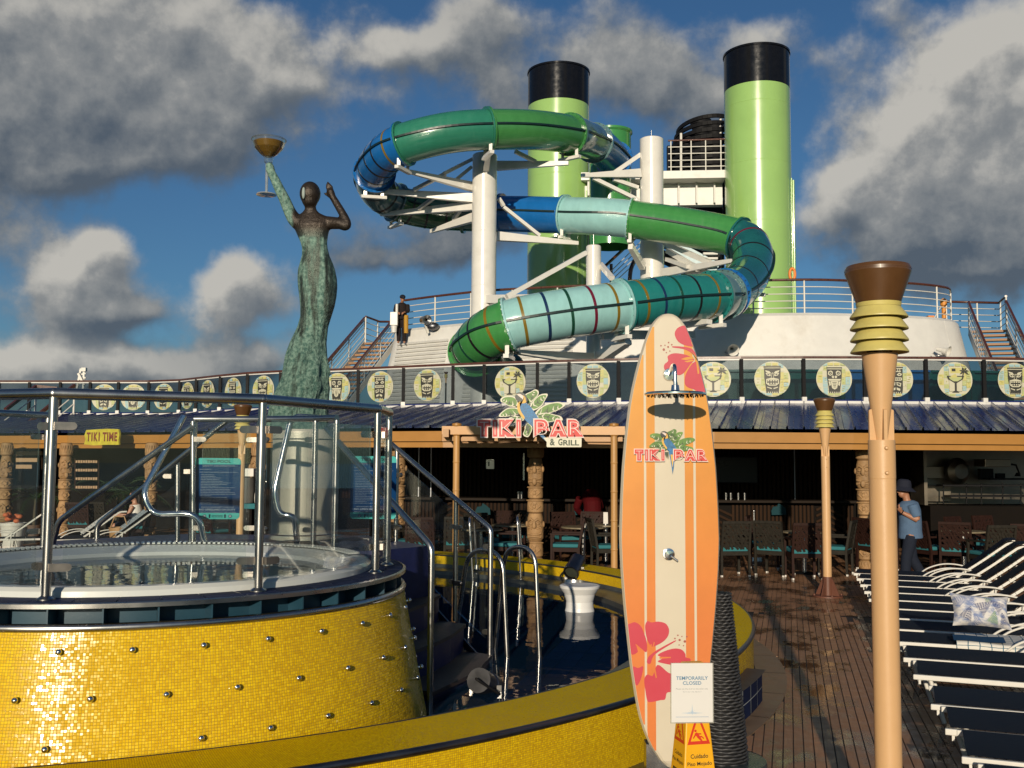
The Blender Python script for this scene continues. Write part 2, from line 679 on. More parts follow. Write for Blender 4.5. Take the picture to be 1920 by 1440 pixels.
def mosaic_mat(name, c_lo, c_hi, grout, tile=.0155, tilt=.35, rough=.18, wide=.10, spec=.36):
    """small glazed tiles by uv in metres; every tile has its own shade and lies a little askew"""
    m, nt, bs = base_mat(name)
    uvn = nt.nodes.new('ShaderNodeUVMap')
    p = vmath(nt, 'SCALE', uvn.outputs[0], scale=1 / tile).outputs[0]
    warp = noise(nt, p, .35, 2, .5)
    p = vmath(nt, 'ADD', p, vmath(nt, 'SCALE', vmath(nt, 'SUBTRACT', warp.outputs['Color'], (.5, .5, .5)).outputs[0], scale=.5).outputs[0]).outputs[0]
    cell = vmath(nt, 'FLOOR', p).outputs[0]
    fr = vmath(nt, 'SUBTRACT', vmath(nt, 'FRACTION', p).outputs[0], (.5, .5, 0)).outputs[0]
    wn = nt.nodes.new('ShaderNodeTexWhiteNoise')
    wn.noise_dimensions = '2D'
    nt.links.new(cell, wn.inputs['Vector'])
    sheet = noise(nt, p, .045, 3, .6)
    big = noise(nt, p, .008, 2, .5)
    sh = math_node(nt, 'ADD', math_node(nt, 'MULTIPLY', wn.outputs['Value'], .55), math_node(nt, 'MULTIPLY', sheet.outputs[0], .5))
    col = mixc(nt, math_node(nt, 'POWER', sh, 1.3, clamp=True), c_lo, c_hi)
    ab = vmath(nt, 'ABSOLUTE', fr).outputs[0]
    sp = nt.nodes.new('ShaderNodeSeparateXYZ')
    nt.links.new(ab, sp.inputs[0])
    mx = math_node(nt, 'MAXIMUM', sp.outputs[0], sp.outputs[1])
    g = maprange(nt, mx, .5 - wide * 1.2, .5 - wide * .45)
    col = mixc(nt, g, col, grout)
    nt.links.new(col, bs.inputs['Base Color'])
    bs.inputs['Specular IOR Level'].default_value = spec
    rr = maprange(nt, wn.outputs['Value'], 0, 1, rough * .6, rough * 1.5, False)
    nt.links.new(mixc(nt, g, rr, (.7, .7, .7)), bs.inputs['Roughness'])
    rv = vmath(nt, 'SUBTRACT', wn.outputs['Color'], (.5, .5, .5)).outputs[0]
    ht = vmath(nt, 'DOT_PRODUCT', rv, fr).outputs['Value']
    h2 = math_node(nt, 'SUBTRACT', math_node(nt, 'MULTIPLY', ht, tilt), math_node(nt, 'MULTIPLY', g, .07))
    b = nt.nodes.new('ShaderNodeBump')
    b.inputs['Strength'].default_value = 1.0
    b.inputs['Distance'].default_value = tile * .55
    nt.links.new(h2, b.inputs['Height'])
    nt.links.new(b.outputs[0], bs.inputs['Normal'])
    return m


M = {}
M['steel'] = pm('brushed_steel', (.46, .45, .43), .27, 1.0, var=.12, vscale=3, rvar=.10, bump=.02, bscale=300)
M['steel_dark'] = pm('dull_steel', (.16, .16, .17), .38, 1.0, var=.2, vscale=5, rvar=.1)
M['chrome'] = pm('chrome', (.75, .74, .72), .1, 1.0, var=.05)
M['white'] = pm('white_ship_paint', (.66, .65, .61), .42, var=.06, vscale=2.5, dirt=((.42, .36, .28), .35), dscale=.9, bump=.02, bscale=15)
M['white_gloss'] = pm('white_gloss_paint', (.74, .72, .66), .22, var=.05, vscale=3, dirt=((.45, .40, .32), .3), dscale=1.2, coat=.4)
M['frame_white'] = pm('white_powder_coat', (.66, .64, .58), .42, var=.05, vscale=8, dirt=((.4, .36, .3), .3), dscale=4)
M['teak'] = pm('teak_rail', (.085, .026, .013), .30, var=.3, vscale=9, stretch=(1, 1, .3), coat=.5)
M['teak_step'] = pm('teak_tread', (.30, .16, .075), .6, var=.25, vscale=8)
M['black'] = pm('black_paint', (.006, .006, .007), .16, var=.2, spec=.35)
M['black_matte'] = pm('black_frame', (.010, .010, .011), .6, var=.2, spec=.12)
M['funnel_green'] = pm('funnel_lime_paint', (.30, .50, .145), .22, var=.06, vscale=.7, coat=.7, dirt=((.20, .34, .09), .3), dscale=.4, bump=.015, bscale=4)
M['navy_tile'] = pm('navy_tile', (.010, .014, .062), .42, var=.25, vscale=9, rand=.3, spec=.3)
M['navy_roof'] = pm('navy_roof_paint', (.015, .027, .140), .28, var=.25, vscale=2.0, rvar=.14, dirt=((.055, .072, .125), .5), dscale=1.6, bump=.02, bscale=5, coat=.25, stretch=(3.2, .35, 1))  # grey-blue dirt streaks along the slope also put the roof's sheen into the colour
M['tan_paint'] = pm('tan_beam_paint', (.38, .18, .038), .42, var=.07, vscale=3)
M['tan_light'] = pm('light_tan_paint', (.50, .26, .085), .42, var=.07, vscale=3)
M['cream_pole'] = pm('cream_pole_paint', (.60, .365, .175), .40, var=.04, vscale=4, bump=.06, bscale=40, dirt=((.45, .25, .12), .25), dscale=2.5)
M['cap_brown'] = pm('brown_gloss_paint', (.100, .046, .016), .34, var=.15, vscale=7, coat=.15)
M['ring_yellow'] = pm('pale_yellow_paint', (.56, .48, .15), .42, var=.07, vscale=7, dirt=((.30, .22, .06), .3), dscale=6)
M['navy_matte'] = pm('navy_matte_tile', (.010, .018, .060), .65, var=.25, vscale=9, rand=.3, spec=.12)
M['mosaic'] = mosaic_mat('yellow_mosaic', (.62, .355, .002), (.86, .60, .003), (.42, .26, .010), tilt=.22)
M['mosaic_small'] = mosaic_mat('yellow_mosaic_fine', (.58, .335, .002), (.84, .58, .003), (.38, .235, .010), tile=.0125, tilt=.20)
M['mosaic_top'] = mosaic_mat('yellow_mosaic_coping', (.66, .40, .002), (.90, .66, .003), (.46, .30, .010), tile=.0125, tilt=.16, rough=.45, spec=.06)

# ------------------------------------------------------------------ sea and deck
AX = radians(15.25)                       # the ship's fore-and-aft line, clockwise from the heading
FWD, ATH = V((sin(AX), cos(AX), 0)), V((cos(AX), -sin(AX), 0))
POOL_C, POOL_R = V((-4.5, 11.1, 0)), 6.93
TUB_C = V((-2.52, 7.07, 0))


def deckpt(u, t, z=0.0):
    return ATH * u + FWD * t + V((0, 0, z))


def sea_mat():
    m, nt, bs = base_mat('sea_water')
    tc = nt.nodes.new('ShaderNodeTexCoord')
    n1 = noise(nt, tc.outputs['Object'], .05, 8, .6)
    b = nt.nodes.new('ShaderNodeBump')
    b.inputs['Strength'].default_value = .5
    b.inputs['Distance'].default_value = 3
    nt.links.new(n1.outputs[0], b.inputs['Height'])
    nt.links.new(b.outputs[0], bs.inputs['Normal'])
    bs.inputs['Base Color'].default_value = (.01, .04, .07, 1)
    bs.inputs['Roughness'].default_value = .12
    return m


sea = MB().add([(-9000, -9000, -24), (9000, -9000, -24), (9000, 9000, -24), (-9000, 9000, -24)], [(0, 1, 2, 3)]).build('sea', sea_mat())
props(sea, 'blue sea far below around the ship', 'sea', kind='structure')


def plank_mat(name, col, rand=.22):
    m, nt, bs = base_mat(name)
    geo = nt.nodes.new('ShaderNodeNewGeometry')
    rot = nt.nodes.new('ShaderNodeVectorRotate')
    rot.rotation_type = 'Z_AXIS'
    rot.inputs['Angle'].default_value = AX
    nt.links.new(geo.outputs['Position'], rot.inputs['Vector'])
    p = rot.outputs[0]
    grain = noise(nt, vmath(nt, 'MULTIPLY', p, (60, 2.2, 1)).outputs[0], 1.0, 4, .6)
    oi = nt.nodes.new('ShaderNodeObjectInfo')
    strip = nt.nodes.new('ShaderNodeTexWhiteNoise')
    strip.noise_dimensions = '1D'
    sp = nt.nodes.new('ShaderNodeSeparateXYZ')
    nt.links.new(p, sp.inputs[0])
    nt.links.new(math_node(nt, 'FLOOR', math_node(nt, 'DIVIDE', sp.outputs[0], PLANK)), strip.inputs['W'])
    v = math_node(nt, 'ADD', math_node(nt, 'MULTIPLY', grain.outputs[0], .45), math_node(nt, 'MULTIPLY', math_node(nt, 'ADD', oi.outputs['Random'], strip.outputs[0]), rand))
    c = vmath(nt, 'SCALE', col, scale=math_node(nt, 'ADD', v, .62)).outputs[0]
    # wet patches: darker and mirror-like
    w1 = noise(nt, vmath(nt, 'MULTIPLY', p, (1.6, 1.0, 1)).outputs[0], 1.5, 7, .62)
    wet = maprange(nt, w1.outputs[0], .44, .62)
    c = mixc(nt, math_node(nt, 'MULTIPLY', wet, .68), c, (.040, .020, .012))
    nt.links.new(c, bs.inputs['Base Color'])
    w2 = noise(nt, p, 9, 4, .6)
    rd = maprange(nt, w2.outputs[0], .3, .7, .42, .62)
    nt.links.new(mixc(nt, wet, rd, (.11, .11, .11)), bs.inputs['Roughness'])
    b = nt.nodes.new('ShaderNodeBump')
    b.inputs['Strength'].default_value = .25
    b.inputs['Distance'].default_value = .003
    nt.links.new(grain.outputs[0], b.inputs['Height'])
    nt.links.new(b.outputs[0], bs.inputs['Normal'])
    return m


PLANK = .068
M['plank'] = plank_mat('teak_plank', (.33, .168, .082))
M['margin'] = pm('margin_plank', (.22, .145, .085), .5, var=.2, vscale=5, rvar=.2, dirt=((.06, .03, .02), .6), dscale=1.6)
M['caulk'] = pm('black_caulk', (.012, .010, .009), .6)
dk = MB()
dk.lathe([(70, 0), (6.9, 0)], POOL_C, 96)      # the deck sheet, open where the pool is set in
deck = dk.build('deck', M['caulk'])
props(deck, 'brown wet teak ship deck with black seams', 'deck', kind='structure')
pl_me = {}


def plank_mesh(L):
    k = round(L, 2)
    if k not in pl_me:
        b = MB()
        w, h = (PLANK - .005) / 2, .008
        z0, z1 = .001, .008
        b.add([(-w, 0, z0), (w, 0, z0), (w, k - .002, z0), (-w, k - .002, z0), (-w + .002, 0, z1), (w - .002, 0, z1), (w - .002, k - .002, z1), (-w + .002, k - .002, z1)],
              [(4, 5, 6, 7), (0, 1, 5, 4), (1, 2, 6, 5), (2, 3, 7, 6), (3, 0, 4, 7)])
        pl_me[k] = b.data('plank', M['plank'])
    return pl_me[k]


def outside_pool(u, t, r=7.20):
    q = deckpt(u, t) - POOL_C
    return q.xy.length > r


rnd = random.Random(3)
n_pl = 0
u = -1.05
while u < 2.62:
    t = 4.6 + rnd.random() * 1.6
    t -= 2.4
    while t < 13.2:
        L = rnd.choice((2.2, 2.5, 2.9))
        t0, t1 = max(t, 4.4), t + L
        # trim a plank where it would run under the pool coping
        a, b_ = t0, t1
        while a < b_ and not outside_pool(u, a):
            a += .05
        while b_ > a and not outside_pool(u, b_):
            b_ -= .05
        if b_ - a > .15 and n_pl < 296:
            o = bpy.data.objects.new('plank', plank_mesh(b_ - a))
            o.location = deckpt(u, a)
            o.rotation_euler = (0, 0, -AX)
            o.parent = deck
            COL.objects.link(o)
            n_pl += 1
        t += L
    u += PLANK
# the rest of the deck, out under the bar, the loungers and round the pool: too small to pick apart
b = MB()
w = (PLANK - .005) / 2
u = -1.05 - PLANK
us = []
while u > -17:
    us.append((u, 2.0, 36))
    u -= PLANK
u = -1.05
while u < 15:
    us.append((u, 13.9 if u < 2.62 else 2.0, 36))
    u += PLANK
for u, t0, t1 in us:
    t = t0
    while t < t1:
        L = rnd.choice((2.2, 2.5, 2.9))
        if outside_pool(u, t) and outside_pool(u, t + L) and outside_pool(u, t + L / 2):
            p = [deckpt(u - w, t, .007), deckpt(u + w, t, .007), deckpt(u + w, t + L - .006, .007), deckpt(u - w, t + L - .006, .007)]
            b.add(p, [(0, 1, 2, 3)])
        t += L
props(b.build('plank', M['plank'], deck), kind='stuff')
# curved margin boards hugging the pool wall
for k in range(22):
    a0, a1 = radians(-75 + 7 * k), radians(-75 + 7 * k + 6.9)
    mb = MB()
    mb.lathe([(7.22, .002), (7.22, .012), (6.95, .012)], POOL_C, 6, arc=(a0, a1))
    mb.build('margin_board', M['margin'], deck)

# ------------------------------------------------------------------ pool
M['teal_steel'] = pm('teal_painted_steel', (.016, .055, .085), .4, var=.15, vscale=4)
M['grey_liner'] = pm('grey_pool_liner', (.12, .13, .13), .35, var=.3, vscale=3, metal=.6)
M['green_liner'] = pm('deep_pool_liner', (.012, .055, .045), .4, var=.3, vscale=2)


def water_mat(name, tint, depth_col, ripple=.12, scale=3.0):
    m = bpy.data.materials.new(name)
    m.use_nodes = True
    nt = m.node_tree
    nt.nodes.clear()
    out = nt.nodes.new('ShaderNodeOutputMaterial')
    tc = nt.nodes.new('ShaderNodeTexCoord')
    n1 = noise(nt, tc.outputs['Object'], scale, 3, .5)
    b = nt.nodes.new('ShaderNodeBump')
    b.inputs['Strength'].default_value = ripple
    b.inputs['Distance'].default_value = .05
    nt.links.new(n1.outputs[0], b.inputs['Height'])
    tr = nt.nodes.new('ShaderNodeBsdfTransparent')
    tr.inputs[0].default_value = (*tint, 1)
    gl = nt.nodes.new('ShaderNodeBsdfGlossy')
    gl.inputs['Roughness'].default_value = .01
    nt.links.new(b.outputs[0], gl.inputs['Normal'])
    fr = nt.nodes.new('ShaderNodeFresnel')
    fr.inputs[0].default_value = 1.33
    nt.links.new(b.outputs[0], fr.inputs['Normal'])
    df = nt.nodes.new('ShaderNodeBsdfDiffuse')
    df.inputs[0].default_value = (*depth_col, 1)
    m0 = nt.nodes.new('ShaderNodeMixShader')
    m0.inputs[0].default_value = .30
    nt.links.new(tr.outputs[0], m0.inputs[1])
    nt.links.new(df.outputs[0], m0.inputs[2])
    mx = nt.nodes.new('ShaderNodeMixShader')
    nt.links.new(fr.outputs[0], mx.inputs[0])
    nt.links.new(m0.outputs[0], mx.inputs[1])
    nt.links.new(gl.outputs[0], mx.inputs[2])
    nt.links.new(mx.outputs[0], out.inputs[0])
    return m


ZC, ZW = .456, .20                                   # coping and water level
pool = thing('swimming_pool', 'round swimming pool with yellow mosaic coping and dark blue water', 'pool', POOL_C)
N = 220
MB().lathe([(6.93, .0), (6.93, ZC - .045)], POOL_C, N, uvscale=6.93).build('outer_wall', M['mosaic_small'], pool)
MB().lathe([(6.925, ZC - .002), (6.41, ZC - .002)], POOL_C, N, uvscale=6.7).build('coping', M['mosaic_top'], pool)
MB().lathe([(6.40, ZC - .022), (6.40, ZW + .11)], POOL_C, N, uvscale=6.4).build('inner_wall', M['mosaic_small'], pool)
tr = [POOL_C + V((6.925 * cos(2 * pi * k / N), 6.925 * sin(2 * pi * k / N), ZC - .022)) for k in range(N)]
MB().tube(tr, .023, 8, closed=True).build('edge_trim', M['steel_dark'], pool)
tr = [POOL_C + V((6.405 * cos(2 * pi * k / N), 6.405 * sin(2 * pi * k / N), ZC - .01)) for k in range(N)]
MB().tube(tr, .012, 8, closed=True).build('edge_trim', M['steel_dark'], pool)
MB().lathe([(6.395, ZW + .11), (6.395, ZW + .06), (5.95, ZW + .06), (5.95, -.6)], POOL_C, N).build('steel_ledge', M['grey_liner'], pool)
b = MB()
b.lathe([(6.39, -.55), (0.01, -.55)], POOL_C, 96)
b.build('basin_floor', M['green_liner'], pool)
# shallow tiled shelf on the near right side: navy slabs with pale joints
shelf_o, shelf_ax = V((-.27, 7.7, 0)), radians(77)
sx, sy = V((cos(shelf_ax), sin(shelf_ax), 0)), V((sin(shelf_ax), -cos(shelf_ax), 0))
M['grout_pale'] = pm('pale_grout', (.60, .66, .68), .7)
bed = MB()


def on_circle(o, d, r):
    """distance along d from o to the circle of radius r round the pool centre, far side"""
    q = V((o.x - POOL_C.x, o.y - POOL_C.y, 0))
    k = q.dot(d)
    return -k + sqrt(max(0.0, k * k - q.dot(q) + r * r))


e1 = shelf_o + sx * on_circle(shelf_o, sx, 5.93)
e0 = shelf_o - sx * on_circle(shelf_o, -sx, 6.38)
a1, a0 = atan2(e1.y - POOL_C.y, e1.x - POOL_C.x), atan2(e0.y - POOL_C.y, e0.x - POOL_C.x)
arc_pts = [POOL_C + V((6.38 * cos(a0 + (a1 - a0) * k / 30), 6.38 * sin(a0 + (a1 - a0) * k / 30), 0)) for k in range(31)]
poly = [(e0.x, e0.y)] + [(p.x, p.y) for p in arc_pts] + [(e1.x, e1.y)]
bed.prism(poly[1:], (0, 0, .03), (1, 0, 0), (0, 1, 0), .5)
bed.build('shelf', M['grout_pale'], pool)
edge = MB().bar(e0 + V((0, 0, .04)), e1 + V((0, 0, .04)), .09, .05)
edge.build('shelf_edge', M['grey_liner'], pool)
M['pool_tile'] = pm('pool_blue_tile', (.045, .115, .34), .35, var=.2, vscale=5, rand=.25)
tile_me = MB().box((0, 0, 0), (.386, .166, .016)).data('tile', M['pool_tile'])
for i in range(-1, 15):
    for j in range(0, 15):
        p = shelf_o + sx * (.2 + .40 * i) + sy * (.14 + .18 * j)
        if (p - POOL_C).xy.length > 6.3 or (p - TUB_C).xy.length < 1.9:
            continue
        o = bpy.data.objects.new('tile', tile_me)
        o.parent = pool
        o.location = p + V((0, 0, .042)) - POOL_C
        o.rotation_euler = (0, 0, shelf_ax)
        COL.objects.link(o)
b = MB()
b.lathe([(6.39, ZW), (0.001, ZW)], POOL_C, 128)
wat = b.build('water', water_mat('pool_water', (.70, .84, .92), (.016, .065, .135), ripple=.06, scale=2.2), pool)

# curved tiled step against the outer wall
st = thing('curved_step', 'low curved step of navy tiles with brown top beside the pool wall', 'step', POOL_C + V((5.6, -4.2, 0)))
MB().lathe([(7.08, .25), (7.10, .262), (6.94, .262)], POOL_C, 12, arc=(radians(-38), radians(-21.5))).build('step_top', pm('brown_rubber', (.06, .035, .025), .5), st)
MB().lathe([(7.06, 0), (7.06, .25)], POOL_C, 12, arc=(radians(-38), radians(-21.5))).add([], []).build('riser', M['grout_pale'], st)
for k in range(8):
    for r in range(2):
        a0 = radians(-38 + 16.5 / 8 * k + .06)
        a1 = radians(-38 + 16.5 / 8 * (k + 1) - .06)
        MB().lathe([(7.068, .006 + .122 * r), (7.068, .122 + .122 * r)], POOL_C, 2, arc=(a0, a1)).build('tile', M['navy_matte'], st)
p0, p1 = POOL_C + V((6.94 * cos(radians(-21.5)), 6.94 * sin(radians(-21.5)), 0)), POOL_C + V((7.06 * cos(radians(-21.5)), 7.06 * sin(radians(-21.5)), 0))
MB().add([p0, p1, p1 + V((0, 0, .25)), p0 + V((0, 0, .25))], [(0, 1, 2, 3)]).build('end_cap', M['navy_tile'], st)


# grab rails of the pool
def loop_rail(name, label, pts, r=.021, group=None, rad=.3):
    t = thing(name, label, 'handrail', V((pts[0][0], pts[0][1], 0)), group=group)
    MB().tube(round_path(pts, rad, 8), r, 12).build('rail', M['steel'], t)
    for p in (pts[0], pts[-1]):
        MB().lathe([(.0, .06), (.045, .06), (.05, .0)], (p[0], p[1], p[2]), 14).build('flange', M['steel'], t)
    return t


loop_rail('pool_grab_rail', 'arched steel grab rail in the pool, nearer the tub stairs', [(-.56, 9.75, .04), (-.40, 9.6, 1.14), (-.08, 9.35, 1.14), (-.02, 9.3, .04)], rad=.26)
loop_rail('pool_grab_rail', 'arched steel grab rail in the pool, nearer the surfboard', [(-.16, 9.75, .04), (-.05, 9.6, 1.17), (.22, 9.35, 1.17), (.27, 9.3, .04)], rad=.24)
loop_rail('pool_ladder', 'slim steel ladder loop on the far coping below the carved pillar', [(.16, 15.2, .1), (.09, 15.2, 1.14), (.12, 15.9, 1.14), (.19, 15.95, .3)], r=.019, rad=.12)
loop_rail('pool_ladder', 'slim steel ladder loop on the far coping by the gold column', [(-.55, 15.1, .1), (-.62, 15.1, 1.12), (-.58, 15.85, 1.12), (-.53, 15.9, .3)], r=.019, rad=.12)


def spotlight(loc, yaw, tilt, label, s=1.0):
    t = thing('pool_spotlight', label, 'spotlight', loc, group=None)
    L = V(loc)
    d = V((sin(yaw) * cos(tilt), cos(yaw) * cos(tilt), sin(tilt)))
    c = L + V((0, 0, .22 * s))
    MB().lathe([(.0, .05 * s), (.15 * s, .05 * s), (.16 * s, .0)], L, 20).build('base', M['steel'], t)
    body = MB().lathe([(.0, -.17 * s), (.105 * s, -.17 * s), (.105 * s, .02 * s), (.115 * s, .03 * s), (.115 * s, .15 * s), (.095 * s, .15 * s)], c, 20, axis=d)
    body.build('housing', M['steel_dark'], t)
    MB().lathe([(.0, .13 * s), (.095 * s, .125 * s)], c, 20, axis=d).build('lens', pm('lamp_lens', (.045, .05, .035), .12, var=.2, coat=1), t)
    sd = d.cross(V((0, 0, 1))).normalized()
    for sgn in (-1, 1):
        MB().bar(L + sd * (.125 * s * sgn) + V((0, 0, .04)), c + sd * (.125 * s * sgn), .012, .04 * s).build('bracket', M['steel'], t)
    cable = smooth_path([c - d * .16 * s, c - d * .28 * s + V((.03, 0, -.02)), L + sd * .2 * s + V((0, 0, .10 * s)), L + sd * .16 * s])
    MB().tube(cable, .012 * s, 8).build('cable', M['black_matte'], t)
    return t


spotlight((.90, 14.55, ZW + .06), radians(205), radians(-32), 'grey spotlight on the pool ledge behind the white stool')
spotlight((-1.27, 14.6, ZW + .06), radians(150), radians(-20), 'grey spotlight on the pool ledge behind the stair rails')
spotlight((-.19, 7.95, .05), radians(20), radians(-22), 'grey spotlight seen from behind at the foot of the tub stairs', .9)
stool = thing('pool_stool', 'white waisted stool standing in the pool water', 'stool', (.82, 12.2, .04))
MB().lathe([(.19, 0), (.185, .12), (.165, .20), (.160, .27), (.185, .36), (.235, .43), (.240, .455), (.225, .465), (.0, .455)], (.82, 12.2, .04), 32).build('body', pm('white_plastic', (.72, .72, .70), .35, var=.04), stool)

# ------------------------------------------------------------------ raised hot tub
tub = thing('hot_tub', 'raised round hot tub clad in yellow mosaic with steel rims', 'hot tub', TUB_C)
ZT, ZR = 1.21, 1.08
N = 128
prof = [(1.985, .0), (1.94, .22), (1.775, ZR - .02)]
MB().lathe(list(prof), TUB_C, N, uvscale=1.85).build('mosaic_wall', M['mosaic'], tub)


def ringpts(r, z, n=N, c=None):
    c = c or TUB_C
    return [c + V((r * cos(2 * pi * k / n), r * sin(2 * pi * k / n), z)) for k in range(n)]


MB().tube(ringpts(1.765, ZR), .024, 8, closed=True).build('lower_rim', M['steel'], tub)
MB().lathe([(1.76, ZT - .032), (1.785, ZT - .028), (1.785, ZT - .005), (1.768, ZT)], TUB_C, N).build('upper_rim', M['steel'], tub)
MB().lathe([(1.62, ZR - .03), (1.62, ZT - .03)], TUB_C, N).lathe([(1.75, ZR - .012), (1.62, ZR - .012)], TUB_C, N).build('recess', M['teal_steel'], tub)
for k in range(40):
    a = radians(9 * k + 4)
    d = V((cos(a), sin(a), 0))
    MB().bar(TUB_C + d * 1.615 + V((0, 0, (ZR + ZT) / 2 - .02)), TUB_C + d * 1.755 + V((0, 0, (ZR + ZT) / 2 - .02)), .008, ZT - ZR - .005).build('divider', M['teal_steel'], tub)
MB().lathe([(1.765, ZT - .012), (1.50, ZT - .012)], TUB_C, N).build('deck_bed', M['grout_pale'], tub)
for k in range(48):
    for (r0, r1) in ((1.655, 1.762), (1.545, 1.65)):
        a0, a1 = radians(7.5 * k + .1), radians(7.5 * k + 7.4)
        MB().lathe([(r1, ZT - .012), (r1, ZT - .001), (r0, ZT - .001)], TUB_C, 2, arc=(a0, a1)).build('tile', M['navy_matte'], tub)
M['acrylic'] = pm('white_acrylic', (.62, .64, .61), .25, var=.05, coat=.5, dirt=((.35, .33, .25), .25), dscale=3)
shell = [(1.545, ZT - .02), (1.54, ZT + .03), (1.515, ZT + .05), (1.44, ZT + .05), (1.40, ZT + .045), (1.27, ZT + .0), (1.20, ZT - .06), (1.12, ZT - .45), (.9, ZT - .5), (.8, ZT - .85), (.0, ZT - .85)]
MB().lathe(shell, TUB_C, 96).build('shell', M['acrylic'], tub)
b = MB()
b.lathe([(1.50, ZT + .0515), (1.41, ZT + .0515)], TUB_C, 60, mi=1, arc=(radians(20), radians(180)))
for k in range(96):
    a = radians(22 + 156 * k / 95)
    d, s = V((cos(a), sin(a), 0)), V((-sin(a), cos(a), 0))
    b.bar(TUB_C + d * 1.41 + V((0, 0, ZT + .058)), TUB_C + d * 1.50 + V((0, 0, ZT + .062)), .022, .012)
props(b.build('overflow_grating', [M['acrylic'], M['grey_liner']], tub), kind='stuff')
MB().lathe([(1.235, ZT - .025), (0.001, ZT - .025)], TUB_C, 96).build('water', water_mat('tub_water', (.86, .95, .95), (.17, .29, .28), ripple=.035, scale=4), tub)
# domed studs in three staggered rows
stud_me = MB().lathe([(.0105, 0), (.0105, .022)], (0, 0, 0), 10).ball((0, 0, .024), (.0175, .0175, .014), 10, 6).data('stud', M['chrome'])


def tub_r(z):
    return 1.94 + (1.775 - 1.94) * (z - .22) / (1.06 - .22)


def tub_px(a, z):
    p = TUB_C + V((cos(a), sin(a), 0)) * tub_r(z)
    q = CAM_R.inverted() @ (V((p.x, p.y, z)) - V((0, 0, EYE)))
    return 960 + FOC * q.x / -q.z


for z, px in ((.965, 248), (.735, 312), (.505, 376)):
    a = min((radians(-150 + .1 * i) for i in range(1400)), key=lambda q: abs(tub_px(q, z) - px))
    for k in range(-4, 9):
        if (z == .505 and k == -1):
            continue                                 # one stud is missing from the lowest row
        an = a + radians(11.3) * k
        nrm = V((cos(an), sin(an), .19)).normalized()
        o = bpy.data.objects.new('stud', stud_me)
        o.parent = tub
        o.matrix_basis = Matrix.Translation(V((cos(an), sin(an), 0)) * (tub_r(z) - .002) + V((0, 0, z))) @ nrm.to_track_quat('Z', 'Y').to_matrix().to_4x4()
        COL.objects.link(o)
        MW[o] = None

# ---- fence of glass and steel on the tub
M['glass'] = glass_mat('fence_glass', (.955, .975, .97), ((.40, .45, .45), .010), gloss=.03)
M['clamp'] = pm('clamp_steel', (.30, .27, .24), .3, .9, var=.15, vscale=8)
fence = thing('tub_fence', 'glass and steel safety fence round the hot tub', 'fence', TUB_C + V((0, 0, ZT)))
RAILZ = 2.305


def fp(deg, z=0.0, r=1.63):
    a = radians(deg)
    return TUB_C + V((r * cos(a), r * sin(a), z))


front = [-168, -128, -88, -48.5, -8, 10]
back = [48, 57, 77, 97]
left = [138, 165, 192]
for grp in (front, back, left):
    for d in grp:
        r = 1.655 if d == 10 else 1.63
        MB().tube([fp(d, ZT, r), fp(d, RAILZ - .02, r)], .0245, 14, cap=False).lathe([(.048, 0), (.048, .006), (.026, .02)], fp(d, ZT, r), 14).build('post', M['steel'], fence)
    rail = [fp(d, RAILZ, 1.655 if d == 10 else 1.63) for d in grp]
    if grp is front:
        for i in range(len(rail) - 1):
            MB().tube([rail[i], rail[i + 1]], .031, 14).ball(rail[i], .0312, 14, 8).build('top_rail', M['steel'], fence)
    else:
        MB().tube(rail, .027, 12).build('top_rail', M['steel'], fence)


def pane(p, q, z0, z1, gap=.075, zq0=None, zq1=None, thick=.012, par=None, name='glass_panel'):
    d = (q - p)
    d.z = 0
    d.normalize()
    a, e = p + d * gap, q - d * gap
    zq0 = z0 if zq0 is None else zq0
    zq1 = z1 if zq1 is None else zq1
    n = V((d.y, -d.x, 0)) * thick
    vs = [V((a.x, a.y, z0)), V((e.x, e.y, zq0)), V((e.x, e.y, zq1)), V((a.x, a.y, z1))]
    mb = MB().add(vs + [v + n for v in vs], [(3, 2, 1, 0), (4, 5, 6, 7), (0, 1, 5, 4), (1, 2, 6, 5), (2, 3, 7, 6), (3, 0, 4, 7)])
    return mb.build(name, M['glass'], par or fence)


def clamp(c, d, par, w=.11):
    """stadium shaped plate clamp along direction d"""
    d = V((d.x, d.y, 0)).normalized()
    n = V((d.y, -d.x, 0))
    pts = [(w / 2 - .021 + .021 * cos(radians(t)), .021 * sin(radians(t))) for t in range(-90, 91, 30)] + [(-w / 2, .021), (-w / 2, -.021)]
    MB().prism(pts, V(c) + d * (.012 + w / 2) + n * .018, d, (0, 0, 1), -.03).build('clamp', M['clamp'], par)


for grp in (front, back, left):
    for i in range(len(grp) - 1):
        r0, r1 = (1.655 if x == 10 else 1.63 for x in grp[i:i + 2])
        p, q = fp(grp[i], 0, r0), fp(grp[i + 1], 0, r1)
        if (q - p).length > .4:
            pane(p, q, ZT + .075, RAILZ - .115)
            for zz in (ZT + .17, RAILZ - .175):
                clamp(p + V((0, 0, zz)), q - p, fence)
                clamp(q + V((0, 0, zz)), p - q, fence)

